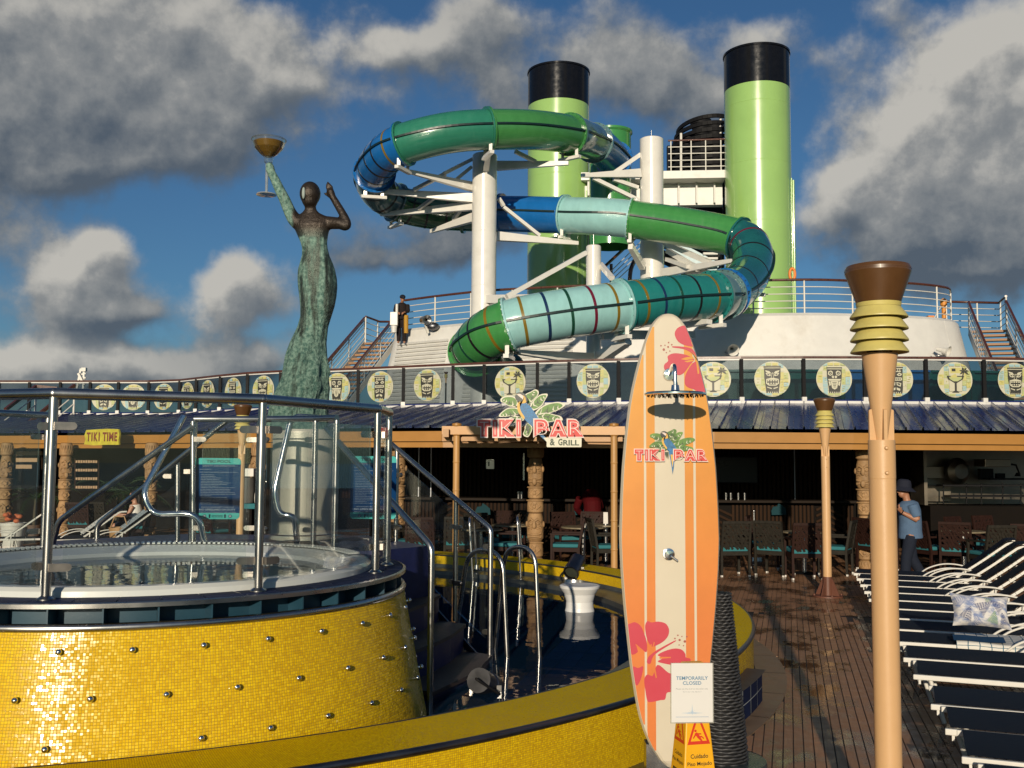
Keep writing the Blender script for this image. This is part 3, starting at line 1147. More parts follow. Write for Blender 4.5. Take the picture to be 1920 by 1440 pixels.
# ---- stairs from the tub down to the pool, right side
SB, SA = V((-.59, 7.6, 0)), V((-.18, 9.06, 0))
SD = V((-.773, .635, 0))                              # up the stairs
stairs = thing('tub_stairs', 'navy tiled stairs with steel and glass rails between tub and pool', 'stairs', V((-.4, 8.3, .05)))
M['tread'] = pm('dark_tread', (.045, .032, .030), .55, var=.2, vscale=7)
for k in range(5):
    z0, z1 = .03 + .236 * k, .03 + .236 * (k + 1)
    a0 = SD * (.31 * k)
    deep = 1.3 if k == 4 else .34
    A0, B0, A1, B1 = SA + a0, SB + a0 - SD * .0, SA + a0 + SD * deep, SB + a0 + SD * deep
    bow = (B0 + A0) / 2 - SD * .10
    out = [B0, (B0 * .6 + A0 * .4) - SD * .07, (B0 * .35 + A0 * .65) - SD * .07, A0, A1, B1]
    mb = MB()
    n = len(out)
    mb.prism([(p.x, p.y) for p in out], (0, 0, z1 - .03), (1, 0, 0), (0, 1, 0), z1 - .03)
    mb.build('riser', M['navy_tile'], stairs)
    nose = [p - SD * .025 for p in out[:4]] + out[4:]
    MB().prism([(p.x, p.y) for p in nose], (0, 0, z1), (1, 0, 0), (0, 1, 0), .03).build('tread', M['tread'], stairs)


def stair_rail(top, end, foot_z, par, r=.0245, posts=()):
    pts = round_path([top, end, V((end.x, end.y, foot_z))], .05, 4)
    MB().tube(pts, r, 12).build('handrail', M['steel'], par)


A_top, A_end = V((-1.17, 9.88, 2.12)), V((-.18, 9.06, 1.36))
B_top, B_end = V((-1.53, 8.38, 2.22)), V((-.59, 7.6, 1.32))
stair_rail(A_top, A_end, .1, stairs)
stair_rail(B_top, B_end, .1, stairs)
MB().bar(SA + SD * 1.5 + V((0, 0, 1.16)), SA + V((0, 0, .12)), .02, .06).build('stringer', M['steel_dark'], stairs)
for s, side in ((.42, SA), (1.2, SA)):
    pp = side + SD * s
    zt = 1.36 + (2.12 - 1.36) * s / 1.28
    MB().tube([pp + V((0, 0, .2 + .74 * s)), pp + V((0, 0, zt))], .022, 12).build('post', M['steel'], stairs)
    for zz in (zt - .25, zt - .75):
        clamp(pp + V((0, 0, zz)), SD, stairs, .09)
        clamp(pp + V((0, 0, zz)), -SD, stairs, .09)
pane(SA + SD * .0, SA + SD * 1.15, .40, 1.26, .06, .40 + .62, 1.26 + .64, par=stairs)
for zz in (.45, 1.20):
    clamp(SA + V((0, 0, zz)), SD, stairs, .10)

# ---- rails of the second stair, on the far left of the tub
st2 = thing('tub_stair_rails', 'pair of sloping steel stair rails behind the tub on the left', 'handrail', V((-3.4, 8.9, .6)))
MB().tube(round_path([at(360, 800, 8.55), at(110, 977, 8.9), at(96, 1030, 8.95)], .06), .026, 12).build('handrail', M['steel'], st2)
MB().tube(round_path([at(432, 783, 9.5), at(182, 984, 9.9), at(182, 1060, 9.9)], .06), .026, 12).build('handrail', M['steel'], st2)
for px, y0, y1, yy in ((333, 860, 1060, 9.7), (362, 790, 1060, 8.66)):
    MB().tube([at(px, y0, yy), at(px, y1, yy)], .024, 12).build('post', M['steel'], st2)
pane(at(345, 900, 9.7), at(215, 1000, 9.85), 1.0, 1.75, .05, .65, 1.30, par=st2)
for px, y in ((345, 884), (322, 893)):
    p = at(px, y, 9.6)
    clamp(p, V((-1, 0, 0)) if px < 340 else V((1, 0, 0)), st2, .08)
land = thing('tub_landing', 'dark tiled landing behind the tub under the statue', 'landing', V((-2.2, 9.6, 0)))
MB().prism([(-3.9, 8.45), (-1.15, 8.75), (-.75, 9.3), (-1.5, 10.5), (-3.4, 10.6), (-4.3, 9.6)], (0, 0, ZT - .02), (1, 0, 0), (0, 1, 0), ZT - .06).build('slab', M['navy_tile'], land)

# ---- grab rails at the tub rim
g1 = thing('tub_grab_rail', 'bent chrome grab rail at the far tub rim left of the safety sign', 'handrail', at(383, 1015, 8.55))
MB().tube(round_path([at(345, 780, 8.75), at(267, 925, 8.5), at(285, 965, 8.5), at(372, 962, 8.5), at(384, 1022, 8.55)], .13, 8), .026, 12).build('rail', M['chrome'], g1)
g2 = thing('tub_grab_rail', 'bent chrome grab rail at the far tub rim before the statue pedestal', 'handrail', at(556, 1015, 8.55))
MB().tube(round_path([at(600, 783, 8.6), at(547, 780, 8.6), at(514, 925, 8.5), at(524, 965, 8.5), at(552, 967, 8.5), at(558, 1022, 8.55)], .09, 8), .026, 12).build('rail', M['chrome'], g2)


# ---- pool safety signs
def safety_sign(c, ax, w, h, label):
    ax = V(ax).normalized()
    up = V((0, 0, 1))
    n = ax.cross(up)
    t = thing('pool_safety_sign', label, 'sign', c)
    blue, aqua, wht, ink = (pm('sign_navy', (.0035, .036, .120), .7, spec=.04, var=.04), pm('sign_aqua', (.075, .43, .41), .7, spec=.05, var=.04), pm('sign_white', (.20, .26, .34), .5), pm('sign_ink', (.004, .03, .055), .7, spec=.04))
    MB().prism(rrect(w, h, .03), c, ax, up, .008, 0).build('board', blue, t)
    q = c + n * .0015
    band = h * .09
    def half(top):
        pts = rrect(w, h, .03)
        lim = h / 2 - band * (1.15 if top else 1.1)
        out = [(x, max(y, lim)) if top else (x, min(y, -lim)) for x, y in pts]
        return out
    MB().flat(half(True), q, ax, up).build('header_band', aqua, t)
    MB().flat(half(False), q, ax, up).build('footer_band', aqua, t)
    q2 = c + n * .003
    tx = MB()
    put_text(tx, 'TIKI POOL', q2 + up * (h * .445), ax, up, width=w * .56, height=h * .052, mi=1, bold=.02)
    put_text(tx, 'SAFETY INFORMATION', q2 + up * (h * .372), ax, up, width=w * .72, height=h * .028)
    rr = random.Random(5)
    widths = [.30, .34, .46, .42, .50, .70, .60, .40, .78, .70, .69, .78, .80, .26, .62, .64, .44, .26, .45]

    def line_of_print(y, x0, wd, hh):
        """print too fine to read in the photograph: a row of word-long marks"""
        x = x0
        while x < x0 + wd:
            l = min(rr.uniform(.025, .075) * w * 1.6, x0 + wd - x)
            tx.flat([(x, y - hh * .3), (x + l, y - hh * .3), (x + l, y + hh * .3), (x, y + hh * .3)], q2, ax, up)
            x += l + .012 * w
    line_of_print(h * .268, -w * .43, w * .86, h * .009)
    line_of_print(h * .315, -w * .43, w * .26, h * .009)
    y = h * .225
    for wd in widths:
        line_of_print(y, -w * .40, w * wd, h * .008)
        y -= h * .0265
    put_text(tx, 'HAVE FUN AND BE SAFETY CONSCIOUS!', q2 - up * (h * .305), ax, up, width=w * .74, height=h * .018)
    put_text(tx, 'NO LIFEGUARD ON DUTY', q2 - up * (h * .345), ax, up, width=w * .82, height=h * .031, bold=.02)
    put_text(tx, 'PARENTS ARE RESPONSIBLE FOR THEIR CHILDREN', q2 - up * (h * .388), ax, up, width=w * .82, height=h * .018)
    for sg in (-1, 1):
        tx.flat([(x, y) for x, y in circ(h * .028, 14)], q2 - up * (h * .452) + ax * (sg * w * .29), ax, up, 1)
        tx.flat([(x, y) for x, y in circ(h * .021, 14)], q2 + n * .0005 - up * (h * .452) + ax * (sg * w * .29), ax, up, 0)
        tx.flat([(-.006, -h * .03), (.006, -h * .03), (.008, h * .03), (-.008, h * .03)], q2 - up * (h * .452) + ax * (sg * w * .175), ax, up, 1)
    for yy in (.437, .452, .467):
        tx.flat([(-w * .13, -h * .003), (w * .13, -h * .003), (w * .13, h * .003), (-w * .13, h * .003)], q2 - up * (h * yy), ax, up, 1)
    tx.build('lettering', [wht, ink], t)
    return t


p = at(409, 916, 8.72)
safety_sign(p, V((1, .04, 0)), .373, .52, 'blue and aqua pool safety sign fully visible behind the tub, left one')
p = at(700, 914, 9.3)
safety_sign(p, V((1, -.05, 0)), .42, .57, 'blue and aqua pool safety sign half hidden by the fence corner post')

# ------------------------------------------------------------------ balcony, roof and bar front
ZB, ZRAIL, ZEAVE = 3.26, 4.32, 2.52
BAL = [(-19, 30.4), (-14, 30.1), (-10.4, 29.8), (-9.7, 29.4), (-8.4, 28.1), (-7.4, 27.1), (-6.2, 26.3), (-4.6, 25.75), (-3.2, 25.05), (-2.0, 24.4), (0, 23.5), (1.95, 22.85),
       (3.8, 22.35), (5.66, 22.05), (7.1, 21.97), (8.5, 21.95), (9.7, 21.97), (11.0, 22.05), (13, 22.3), (16, 23), (20, 24.5)]
EAVE = [(-200, 26), (0, 25), (300, 23), (470, 21.2), (640, 19.7), (830, 18.95), (1000, 18.7), (1340, 18.5), (1600, 18.55), (1920, 18.8), (2100, 19.2), (2300, 19.8)]


def bal(px):
    k = (px - 960) / FOC
    for (x0, y0), (x1, y1) in zip(BAL, BAL[1:]):
        f0, f1 = x0 - k * y0, x1 - k * y1
        if f0 <= 0 <= f1:
            t = -f0 / (f1 - f0) if f1 != f0 else 0
            return V((x0 + (x1 - x0) * t, y0 + (y1 - y0) * t, 0))
    x, y = BAL[0] if px < 500 else BAL[-1]
    return V((x, y, 0))


def eav(px):
    for (a, da), (b_, db) in zip(EAVE, EAVE[1:]):
        if a <= px <= b_:
            d = da + (db - da) * (px - a) / (b_ - a)
            return V(((px - 960) / FOC * d, d, 0))
    d = EAVE[0][1] if px < 0 else EAVE[-1][1]
    return V(((px - 960) / FOC * d, d, 0))


Z = lambda p, z: V((p.x, p.y, z))
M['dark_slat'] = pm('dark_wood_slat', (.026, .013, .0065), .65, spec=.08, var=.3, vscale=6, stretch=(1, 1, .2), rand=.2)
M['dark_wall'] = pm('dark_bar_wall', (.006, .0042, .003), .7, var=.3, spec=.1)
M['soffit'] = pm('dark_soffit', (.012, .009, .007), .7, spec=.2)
bar = thing('tiki_bar', 'long open bar building with navy metal roof and tan fascia', 'bar building', V((2, 21, 0)))

# roof panels with standing seams
tops = [t for t in range(-300, 560, 24)] + [t for t in range(560, 2100, 27)]
emap = lambda t: 1510 + (t - 1510) * 1.18
for t0, t1 in zip(tops, tops[1:]):
    a, b_ = bal(t0), bal(t1)
    c, d = eav(emap(t0)), eav(emap(t1))
    if (a - b_).length < .05 or (c - d).length < .02:
        continue
    A, B, C, D = Z(a, ZB + .02), Z(b_, ZB + .02), Z(c, ZEAVE + .07), Z(d, ZEAVE + .07)
    mb = MB()
    n = (B - A).cross(C - A).normalized()
    if n.z < 0:
        n = -n
    # shallow pan with a folded seam on one side
    f = lambda P, Q, k: P + (Q - P) * k
    top = [A, f(A, B, .06) + n * .0, f(A, B, .09) + n * .055, f(A, B, .15) + n * .055, f(A, B, .18), f(A, B, .48), f(A, B, .5) + n * .012, f(A, B, .52), B]
    bot = [C, f(C, D, .06) + n * .0, f(C, D, .09) + n * .055, f(C, D, .15) + n * .055, f(C, D, .18), f(C, D, .48), f(C, D, .5) + n * .012, f(C, D, .52), D]
    m = len(top)
    mb.add(top + bot, [(i, i + m, i + m + 1, i + 1) for i in range(m - 1)])
    mb.build('roof_panel', M['navy_roof'], bar)
pts = [Z(bal(t), ZB + .05) for t in range(-300, 2000, 30)]
MB().tube(pts, .05, 6).build('ridge_flashing', M['navy_roof'], bar)

# fascia: two stepped tan boards, in lengths
edges = [-200, 0, 150, 300, 470, 640, 735, 830, 915, 1000, 1110, 1230, 1340, 1470, 1600, 1760, 1920, 2100]
for p0, p1 in zip(edges, edges[1:]):
    a, b_ = eav(p0), eav(p1)
    d = (b_ - a).normalized()
    nn = V((d.y, -d.x, 0))
    MB().bar(Z(a, 2.43), Z(b_, 2.43), .05, .19).build('fascia_board', M['tan_paint'], bar)
    MB().bar(Z(a, 2.275) - nn * .07, Z(b_, 2.275) - nn * .07, .05, .105).build('fascia_board', M['tan_paint'], bar)
    inner = lambda p: V((p.x * 1.36, p.y * 1.36 + 1.0, 0))
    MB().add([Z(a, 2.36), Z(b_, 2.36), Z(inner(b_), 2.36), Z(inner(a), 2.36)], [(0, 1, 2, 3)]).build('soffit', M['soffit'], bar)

# back wall of the bar with its vertical slats
WALL = [(-26, 33.5), (-9, 29.0), (-3.2, 24.8), (-.5, 24.0), (3.0, 23.7), (8.3, 23.9), (20, 25.5)]
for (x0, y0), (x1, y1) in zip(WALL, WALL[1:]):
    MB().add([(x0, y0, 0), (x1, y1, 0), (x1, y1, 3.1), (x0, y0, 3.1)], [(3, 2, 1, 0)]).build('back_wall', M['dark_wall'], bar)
sl = MB()
for (x0, y0), (x1, y1) in list(zip(WALL, WALL[1:]))[1:5]:
    L = hypot(x1 - x0, y1 - y0)
    n = int(L / .105)
    for k in range(n):
        t = (k + .5) / n
        x, y = x0 + (x1 - x0) * t, y0 + (y1 - y0) * t
        if int(k / 26) % 4 == 3:
            continue
        sl.box((x, y - .03, 1.72), (.06, .05, 1.35), atan2(y1 - y0, x1 - x0))
props(sl.build('wall_slats', M['dark_slat'], bar), kind='stuff')
# bar counter with slatted and herringbone front
M['teal_accent'] = pm('teal_wave_inlay', (.012, .045, .055), .7, spec=.08)
ct = thing('bar_counter', 'long dark slatted bar counter with herringbone panels at the back', 'counter', V((3, 23, 0)))
CNT = [(-2.8, 23.4), (.2, 22.75), (3.0, 22.5), (7.6, 22.6)]
for (x0, y0), (x1, y1) in zip(CNT, CNT[1:]):
    L, an = hypot(x1 - x0, y1 - y0), atan2(y1 - y0, x1 - x0)
    R = Matrix.Rotation(an, 3, 'Z')
    c = V(((x0 + x1) / 2, (y0 + y1) / 2, 0))
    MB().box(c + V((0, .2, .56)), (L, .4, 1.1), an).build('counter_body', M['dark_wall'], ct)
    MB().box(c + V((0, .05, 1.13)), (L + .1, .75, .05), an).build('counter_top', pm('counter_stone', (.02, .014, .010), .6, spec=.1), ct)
    k, s = 0, -L / 2 + .04
    sl, hb = MB(), MB()
    while s < L / 2 - .04:
        seg = int((s + L / 2) / .62)
        if seg % 4 == 2:
            for j in range(7):
                zz = .16 + j * .13
                up = 1 if (s + L / 2) % .62 < .31 else -1
                hb.bar(c + R @ V((s, -.03, zz)), c + R @ V((min(s + .30, L / 2), -.03, zz + .14 * up)), .03, .05)
            s += .31
        else:
            sl.box(c + R @ V((s, -.03, .55)), (.05, .04, .98), an)
            s += .088
    props(sl.build('front_slats', M['dark_slat'], ct), kind='stuff')
    props(hb.build('herringbone_slats', M['dark_slat'], ct), kind='stuff')
for px in (905, 1090, 1460):
    p = at(px, 958, 22.35)
    MB().prism([(-.16, 0), (-.12, .09), (-.03, .10), (.0, .17), (.08, .12), (.16, .05), (.17, -.08), (-.15, -.09)], p, (1, 0, 0), (0, 0, 1), .03).build('wave_inlay', M['teal_accent'], ct)

# entrance beam on bamboo posts
M['bamboo'] = pm('bamboo_post', (.46, .25, .085), .4, var=.18, vscale=4, stretch=(1, 1, .15))
por = thing('bar_entrance_beam', 'tan entrance beam on two bamboo posts carrying the bar sign', 'entrance beam', at(1000, 1040, 17.6))
e0, e1 = at(830, 810, 17.7), at(1172, 809, 17.3)
zc = 2.50
MB().bar(Z(e0, zc), Z(e1, zc), .14, .145).build('beam', M['tan_light'], por)
MB().bar(Z(e0, zc - .12) + V((.03, .12, 0)), Z(e1, zc - .12) + V((-.03, .12, 0)), .08, .12).build('beam', M['tan_paint'], por)
for px in (836, 1166):
    q = Z(at(px, 809, 17.5), 2.45)
    MB().bar(q, q + V((0, 1.6, 0)), .10, .14).build('beam', M['tan_paint'], por)
for px, dy in ((855.5, 17.66), (1151.5, 17.32)):
    p = at(px, 900, dy)
    mb = MB()
    prof, z = [], 0.0
    for k in range(5):
        h = 2.44 / 5
        prof += [(.063, z + .002), (.058, z + .02), (.057, z + h - .02), (.063, z + h - .003)]
        z += h
    mb.lathe(prof + [(.063, 2.56), (.05, 2.60), (0, 2.60)], Z(p, 0), 16)
    mb.build('post', M['bamboo'], por)
    MB().lathe([(.075, 2.57), (.085, 2.585), (.085, 2.62), (0, 2.64)], Z(p, 0), 14).build('post_cap', M['tan_paint'], por)
    MB().tube([Z(p, 2.42) + V((.066 * cos(a), .066 * sin(a), 0)) for a in [2 * pi * k / 14 for k in range(14)]], .012, 6, closed=True).build('lashing', M['tan_paint'], por)

# ------------------------------------------------------------------ balcony railing with tiki discs
M['tinted'] = glass_mat('tinted_balcony_glass', (.62, .66, .68), ((.05, .06, .075), .09), gloss=.045)
M['rail_base'] = M['white']
balc = thing('balcony_railing', 'tinted glass balcony railing with teak rail and round tiki mask discs', 'railing', V((0, 24, ZB)))
D_LIME, D_YEL, D_CREAM, D_BLUE, D_INK, D_GOLD = [pm('disc_' + n, c, .5, var=.06) for n, c in (
    ('lime', (.42, .46, .20)), ('yellow', (.52, .48, .17)), ('cream', (.54, .52, .38)), ('blue', (.30, .46, .47)), ('ink', (.035, .035, .028)), ('olive', (.30, .27, .07)))]
DM = [D_LIME, D_YEL, D_CREAM, D_BLUE, D_INK, D_GOLD]


def disc_art(kind, R, seed):
    """flat printed disc in the local x-z plane, facing -y"""
    mb = MB()
    layer = [0.0]
    o = lambda: V((0, -.004 - layer[0], 0))
    X, Zv = (1, 0, 0), (0, 0, 1)
    mb.prism(circ(R, 36), V((0, -.003, 0)), X, Zv, .006, 2)

    def inside(poly):
        return [(x, z) if hypot(x, z) < R * .985 else (x * R * .985 / hypot(x, z), z * R * .985 / hypot(x, z)) for x, z in poly]

    def put(poly, mi, step=.0004):
        layer[0] += step
        mb.flat(inside([(x * R, z * R) for x, z in poly]), o(), X, Zv, mi)

    def rect(x, z, w, h, mi):
        put([(x - w / 2, z - h / 2), (x + w / 2, z - h / 2), (x + w / 2, z + h / 2), (x - w / 2, z + h / 2)], mi)
    rr = random.Random(seed)
    for (x, w) in ((-.80, .30), (-.50, .26), (.52, .22), (.76, .26)):
        z = -.95
        while z < .9:
            h = rr.uniform(.18, .5)
            if hypot(x, z + h / 2) < .93:
                rect(x, z + h / 2, w, h * .92, rr.choice((0, 1, 1, 3, 3, 2, 0)))
                if rr.random() < .7:
                    for q in range(3):
                        rect(x + rr.uniform(-.05, .05), z + h * (.25 + .25 * q), w * rr.uniform(.25, .6), h * .10, rr.choice((5, 2, 0, 5)))
            z += h
    for x in (-.55, -.2, .15, .5):
        rect(x, .84, .3, .14, rr.choice((0, 1, 3, 3)))
        rect(x, -.86, .3, .12, rr.choice((0, 1, 3)))
    rect(0, 0, .74, 1.3, 2)
    sym = lambda poly, mi: (put(poly, mi), put([(-x, z) for x, z in poly], mi))
    if kind == 3:          # cocktail glass and palm
        rect(.02, .52, .62, .30, 1)
        rect(-.1, .55, .22, .16, 4)
        put([(-.5, .22), (.5, .22), (.42, .02), (.16, -.14), (.06, -.2), (.06, -.62), (.22, -.72), (-.22, -.72), (-.06, -.62), (-.06, -.2), (-.16, -.14), (-.42, .02)], 4)
        put([(-.38, .16), (.40, .16), (.33, .04), (.12, -.09), (-.12, -.09), (-.33, .04)], 0)
        put([(-.30, .20), (.0, .34), (.12, .12), (-.2, .10)], 1)
        put([(.36, .12), (.42, .12), (.52, .45), (.47, .47)], 4)
        for a in (15, 60, 110, 160, 205, 330):
            c, s = cos(radians(a)), sin(radians(a))
            put([(.50, .46), (.5 + .16 * c - .06 * s, .46 + .16 * s + .06 * c), (.5 + .30 * c, .46 + .30 * s - .04), (.5 + .16 * c + .05 * s, .46 + .16 * s - .05 * c)], 4)
        put_text(mb, 'TIKI', V((.42 * R, -.006, -.5 * R)), (0, 0, 1), (-1, 0, 0), width=.34 * R, mi=4)
    else:
        top = {0: .62, 1: .56, 2: .60, 4: .62}[kind]
        wt, wb = {0: (.46, .34), 1: (.42, .30), 2: (.40, .36), 4: (.44, .30)}[kind]
        put([(-wt, top), (wt, top), (wt * .98, .1), (wb + .04, -.45), (wb, -.80), (-wb, -.80), (-wb - .04, -.45), (-wt * .98, .1)], 4)
        rect(0, top + .07, wt * 2.1, .07, 4)
        rect(0, top + .005, wt * 2.05, .03, 2)
        if kind in (0, 4):
            sym([(.05, .30), (.16, .44), (.40, .50), (.36, .40), (.18, .33)], 2)
            sym([(.07, .22), (.22, .36), (.38, .34), (.30, .20), (.14, .16)], 2)
            sym([(.15, .24), (.23, .31), (.30, .29), (.24, .22)], 4)
            put([(-.03, .36), (.03, .36), (.09, .04), (-.09, .04)], 2)
            put([(-.02, .32), (.02, .32), (.06, .06), (-.06, .06)], 4)
            put([(-.34, .0), (-.12, .05), (.12, .05), (.34, .0), (.36, -.26), (.2, -.38), (-.2, -.38), (-.36, -.26)], 2)
            put([(-.29, -.05), (.29, -.05), (.30, -.23), (.17, -.32), (-.17, -.32), (-.30, -.23)], 4)
            for x in (-.22, -.08, .06, .20):
                rect(x, -.10, .09, .07, 2)
                rect(x, -.25, .08, .07, 2)
            sym([(.04, -.52), (.30, -.44), (.30, -.49), (.06, -.58)], 2)
        elif kind == 1:
            sym([(.08, .40), (.18, .48), (.34, .42), (.36, .26), (.24, .18), (.10, .24)], 2)
            sym([(.14, .36), (.22, .42), (.30, .36), (.30, .28), (.22, .24), (.14, .28)], 4)
            sym([(.19, .35), (.25, .35), (.25, .30), (.19, .30)], 2)
            sym([(.02, .16), (.10, .20), (.16, .12), (.10, .04), (.03, .05)], 2)
            put([(-.36, .0), (.36, .0), (.32, -.10), (-.32, -.10)], 2)
            put([(-.22, -.12), (.22, -.12), (.14, -.52), (0, -.60), (-.14, -.52)], 2)
            for q in range(4):
                rect(0, -.20 - .085 * q, .24 - .04 * q, .035, 4)
            sym([(.24, -.14), (.34, -.14), (.28, -.40), (.2, -.34)], 2)
        else:
            rect(0, .44, .60, .05, 2)
            for x in (-.24, -.12, 0, .12, .24):
                rect(x, .52, .04, .12, 2)
            sym([(.05, .26), (.20, .38), (.36, .30), (.30, .20), (.16, .18)], 2)
            sym([(.14, .26), (.21, .31), (.28, .27), (.21, .23)], 4)
            put([(-.32, .10), (.32, .10), (.36, .0), (.3, -.08), (-.3, -.08), (-.36, .0)], 2)
            put([(-.28, .06), (.28, .06), (.27, -.04), (-.27, -.04)], 4)
            for x in (-.2, -.1, 0, .1, .2):
                rect(x, .01, .06, .06, 2)
            sym([(.03, -.16), (.30, -.22), (.26, -.42), (.05, -.34)], 2)
            sym([(.08, -.21), (.24, -.25), (.22, -.35), (.09, -.29)], 4)
            sym([(.03, -.46), (.24, -.54), (.22, -.66), (.04, -.60)], 2)
        for x in (-.24, -.12, .0, .12, .24):
            put([(x - .04, -.80), (x + .04, -.80), (x, -.70)], 2)
    return mb


DISC_R = .385
disc_me = {k: disc_art(k, DISC_R, 11 + k).data('tiki_disc', DM) for k in (0, 1, 2, 3, 4)}
DISC_NAME = {0: 'round sticker of an angular tiki mask with bared teeth', 1: 'round sticker of a tiki mask with its tongue out', 2: 'round sticker of a square tiki figure', 3: 'round sticker of a cocktail glass and palm', 4: 'round sticker of a tiki mask with slanting eyes'}
posts = [-120, -62, -4, 54, 112, 168, 221, 278, 336, 367, 412, 463, 525, 594, 671, 756, 849, 907.5, 1007.5, 1067, 1160, 1228, 1286, 1391, 1508, 1623, 1738, 1847, 1962, 2070]
disc_at = {168: 2, 221: 1, 278: 4, 336: 1, 367: 0, 412: 2, 463: 0, 594: 1, 671: 2, 756: 0, 907.5: 3, 1067: 4, 1286: 3, 1391: 0, 1508: 1, 1623: 2, 1738: 3, 1847: 4}
for a, b_ in zip(posts, posts[1:]):
    p, q = bal(a), bal(b_)
    d = (q - p).normalized()
    nn = V((d.y, -d.x, 0))
    g = MB()
    g.prism([(.04, ZB + .06), ((q - p).length - .04, ZB + .06), ((q - p).length - .04, ZRAIL - .09), (.04, ZRAIL - .09)], Z(p, 0), d, (0, 0, 1), .012)
    gp = g.build('glass_panel', M['tinted'], balc)
    if a in disc_at:
        # the disc's place along the panel, from the photograph's spacing
        o = bpy.data.objects.new('tiki_disc', disc_me[disc_at[a]])
        COL.objects.link(o)
        o.parent = gp
        c = (p + q) / 2
        o.matrix_basis = MW[gp].inverted() @ Matrix.Translation(Z(c, 3.80) + nn * .02) @ Matrix.Rotation(atan2(d.y, d.x), 4, 'Z')
        o['label'] = DISC_NAME[disc_at[a]]
    MB().bar(Z(p, ZRAIL - .045), Z(q, ZRAIL - .045), .085, .05).build('teak_rail', M['teak'], balc)
    MB().bar(Z(p, ZRAIL - .088), Z(q, ZRAIL - .088), .05, .03).build('rail_channel', M['white'], balc)
    MB().bar(Z(p, ZB + .03) + nn * .03, Z(q, ZB + .03) + nn * .03, .10, .06).build('base_curb', M['white'], balc)
for a in posts:
    p = bal(a)
    MB().box(Z(p, (ZB + ZRAIL) / 2 - .02) + V((0, -.02, 0)), (.075, .085, ZRAIL - ZB - .12)).build('post', M['black_matte'] if a >= 600 or a < 160 else M['black_matte'], balc)
    MB().box(Z(p, ZB + .10) + V((0, -.03, 0)), (.10, .11, .09)).build('post_foot', M['white'], balc)

# upper decks
b = MB()
pts = [Z(bal(t), 3.20) for t in range(-120, 2060, 40)]
far = [V((p.x * 1.2, p.y + 16, 3.20)) for p in pts]
n = len(pts)
b.add(pts + far, [(i, i + 1, i + n + 1, i + n) for i in range(n - 1)])
props(b.build('balcony_floor', pm('grey_deck_paint', (.20, .21, .22), .5)), 'grey floor of the balcony deck over the bar', 'deck', kind='structure')

# ---- white superstructure drum
DR = [(-4.3, 38.5), (-4.15, 35.9), (-2.8, 34.8), (-1, 33.6), (.6, 33.0), (2, 32.55), (4.2, 32.0), (6.5, 31.55), (9.2, 31.15), (11.0, 31.35), (12.9, 31.75), (14.3, 32.5), (14.85, 33.5), (15.1, 38)]
ZD = 6.65
drs = smooth_path([V((x, y, 0)) for x, y in DR[1:-1]], 5)
drs = [V((-4.3, 39, 0))] + drs + [V((15.1, 39, 0))]


def norms(ps):
    out = []
    for i in range(len(ps)):
        a, c = ps[max(0, i - 1)], ps[min(len(ps) - 1, i + 1)]
        d = (c - a).normalized()
        out.append(V((d.y, -d.x, 0)))
    return out


dn = norms(drs)
hull = thing('superstructure', 'white curved ship superstructure under the funnels with louvred left side', 'superstructure', V((5, 34, ZB)))
b = MB()
m = len(drs)
FL = .72
lo = [Z(p, ZB - .05) + n * FL for p, n in zip(drs, dn)]
hi = [Z(p, ZD - .10) for p in drs]
h2 = [Z(p, ZD) - n * .12 for p, n in zip(drs, dn)]
b.add(lo + hi, [(i, i + 1, i + 1 + m, i + m) for i in range(m - 1)], 0, True)
b.add(hi + h2, [(i, i + 1, i + 1 + m, i + m) for i in range(m - 1)], 0, True)
b.build('curved_wall', M['white'], hull)
b = MB()
b.add([Z(p, ZD) - n * .119 for p, n in zip(drs, dn)], [list(range(m))])
b.build('roof_deck', M['white'], hull)
sm = MB()
for i in range(24, m - 2, 5):
    sm.bar(lo[i] + dn[i] * .002, hi[i] + dn[i] * .002, .016, .006, up=dn[i])
for k in (.30, .62):
    ring = [l + (h - l) * k + n * .003 for l, h, n in zip(lo, hi, dn)][22:]
    for p, q in zip(ring, ring[1:]):
        sm.bar(p, q, .014, .006, up=(0, -.5, .8))
props(sm.build('plate_seams', M['white'], hull), kind='stuff')
lv = MB()
for (i0, i1) in ((2, 9), (10, 22)):
    for r in range(17):
        t = .40 - .034 * r
        if t < -.2:
            break
        seg = []
        for i in range(i0, min(i1, m - 1)):
            k = (ZB - .05) + (ZD - ZB - .05) * (.86 - .042 * r)
            f = 1 - (k - ZB + .05) / (ZD - ZB - .05)
            seg.append(Z(drs[i], k) + dn[i] * (FL * f + .035))
        for p, q in zip(seg, seg[1:]):
            lv.bar(p, q, .10, .045, up=(0, -.6, .8))
props(lv.build('louvre_slats', M['white'], hull), kind='stuff')


def wall_horn(px, py, label, yaw):
    c = at(px, py, 31.2)
    t = thing('loudspeaker', label, 'loudspeaker', c)
    d = V((sin(yaw), -cos(yaw), -.35)).normalized()
    MB().lathe([(.0, -.18), (.06, -.18), (.075, -.02), (.12, .12), (.19, .20), (.17, .19), (.05, .05)], c + d * .12, 18, axis=d).build('horn', M['frame_white'], t)
    MB().tube([c + V((-.14, .1, -.12)), c + V((-.14, -.1, -.20)), c + V((.14, -.1, -.20)), c + V((.14, .1, -.12))], .02, 6).build('bracket', M['steel'], t)


wall_horn(1369, 652, 'white horn loudspeaker on the superstructure wall beside the surfboard tip', .1)
wall_horn(1760, 655, 'white horn loudspeaker on the superstructure wall near the right stair', .9)

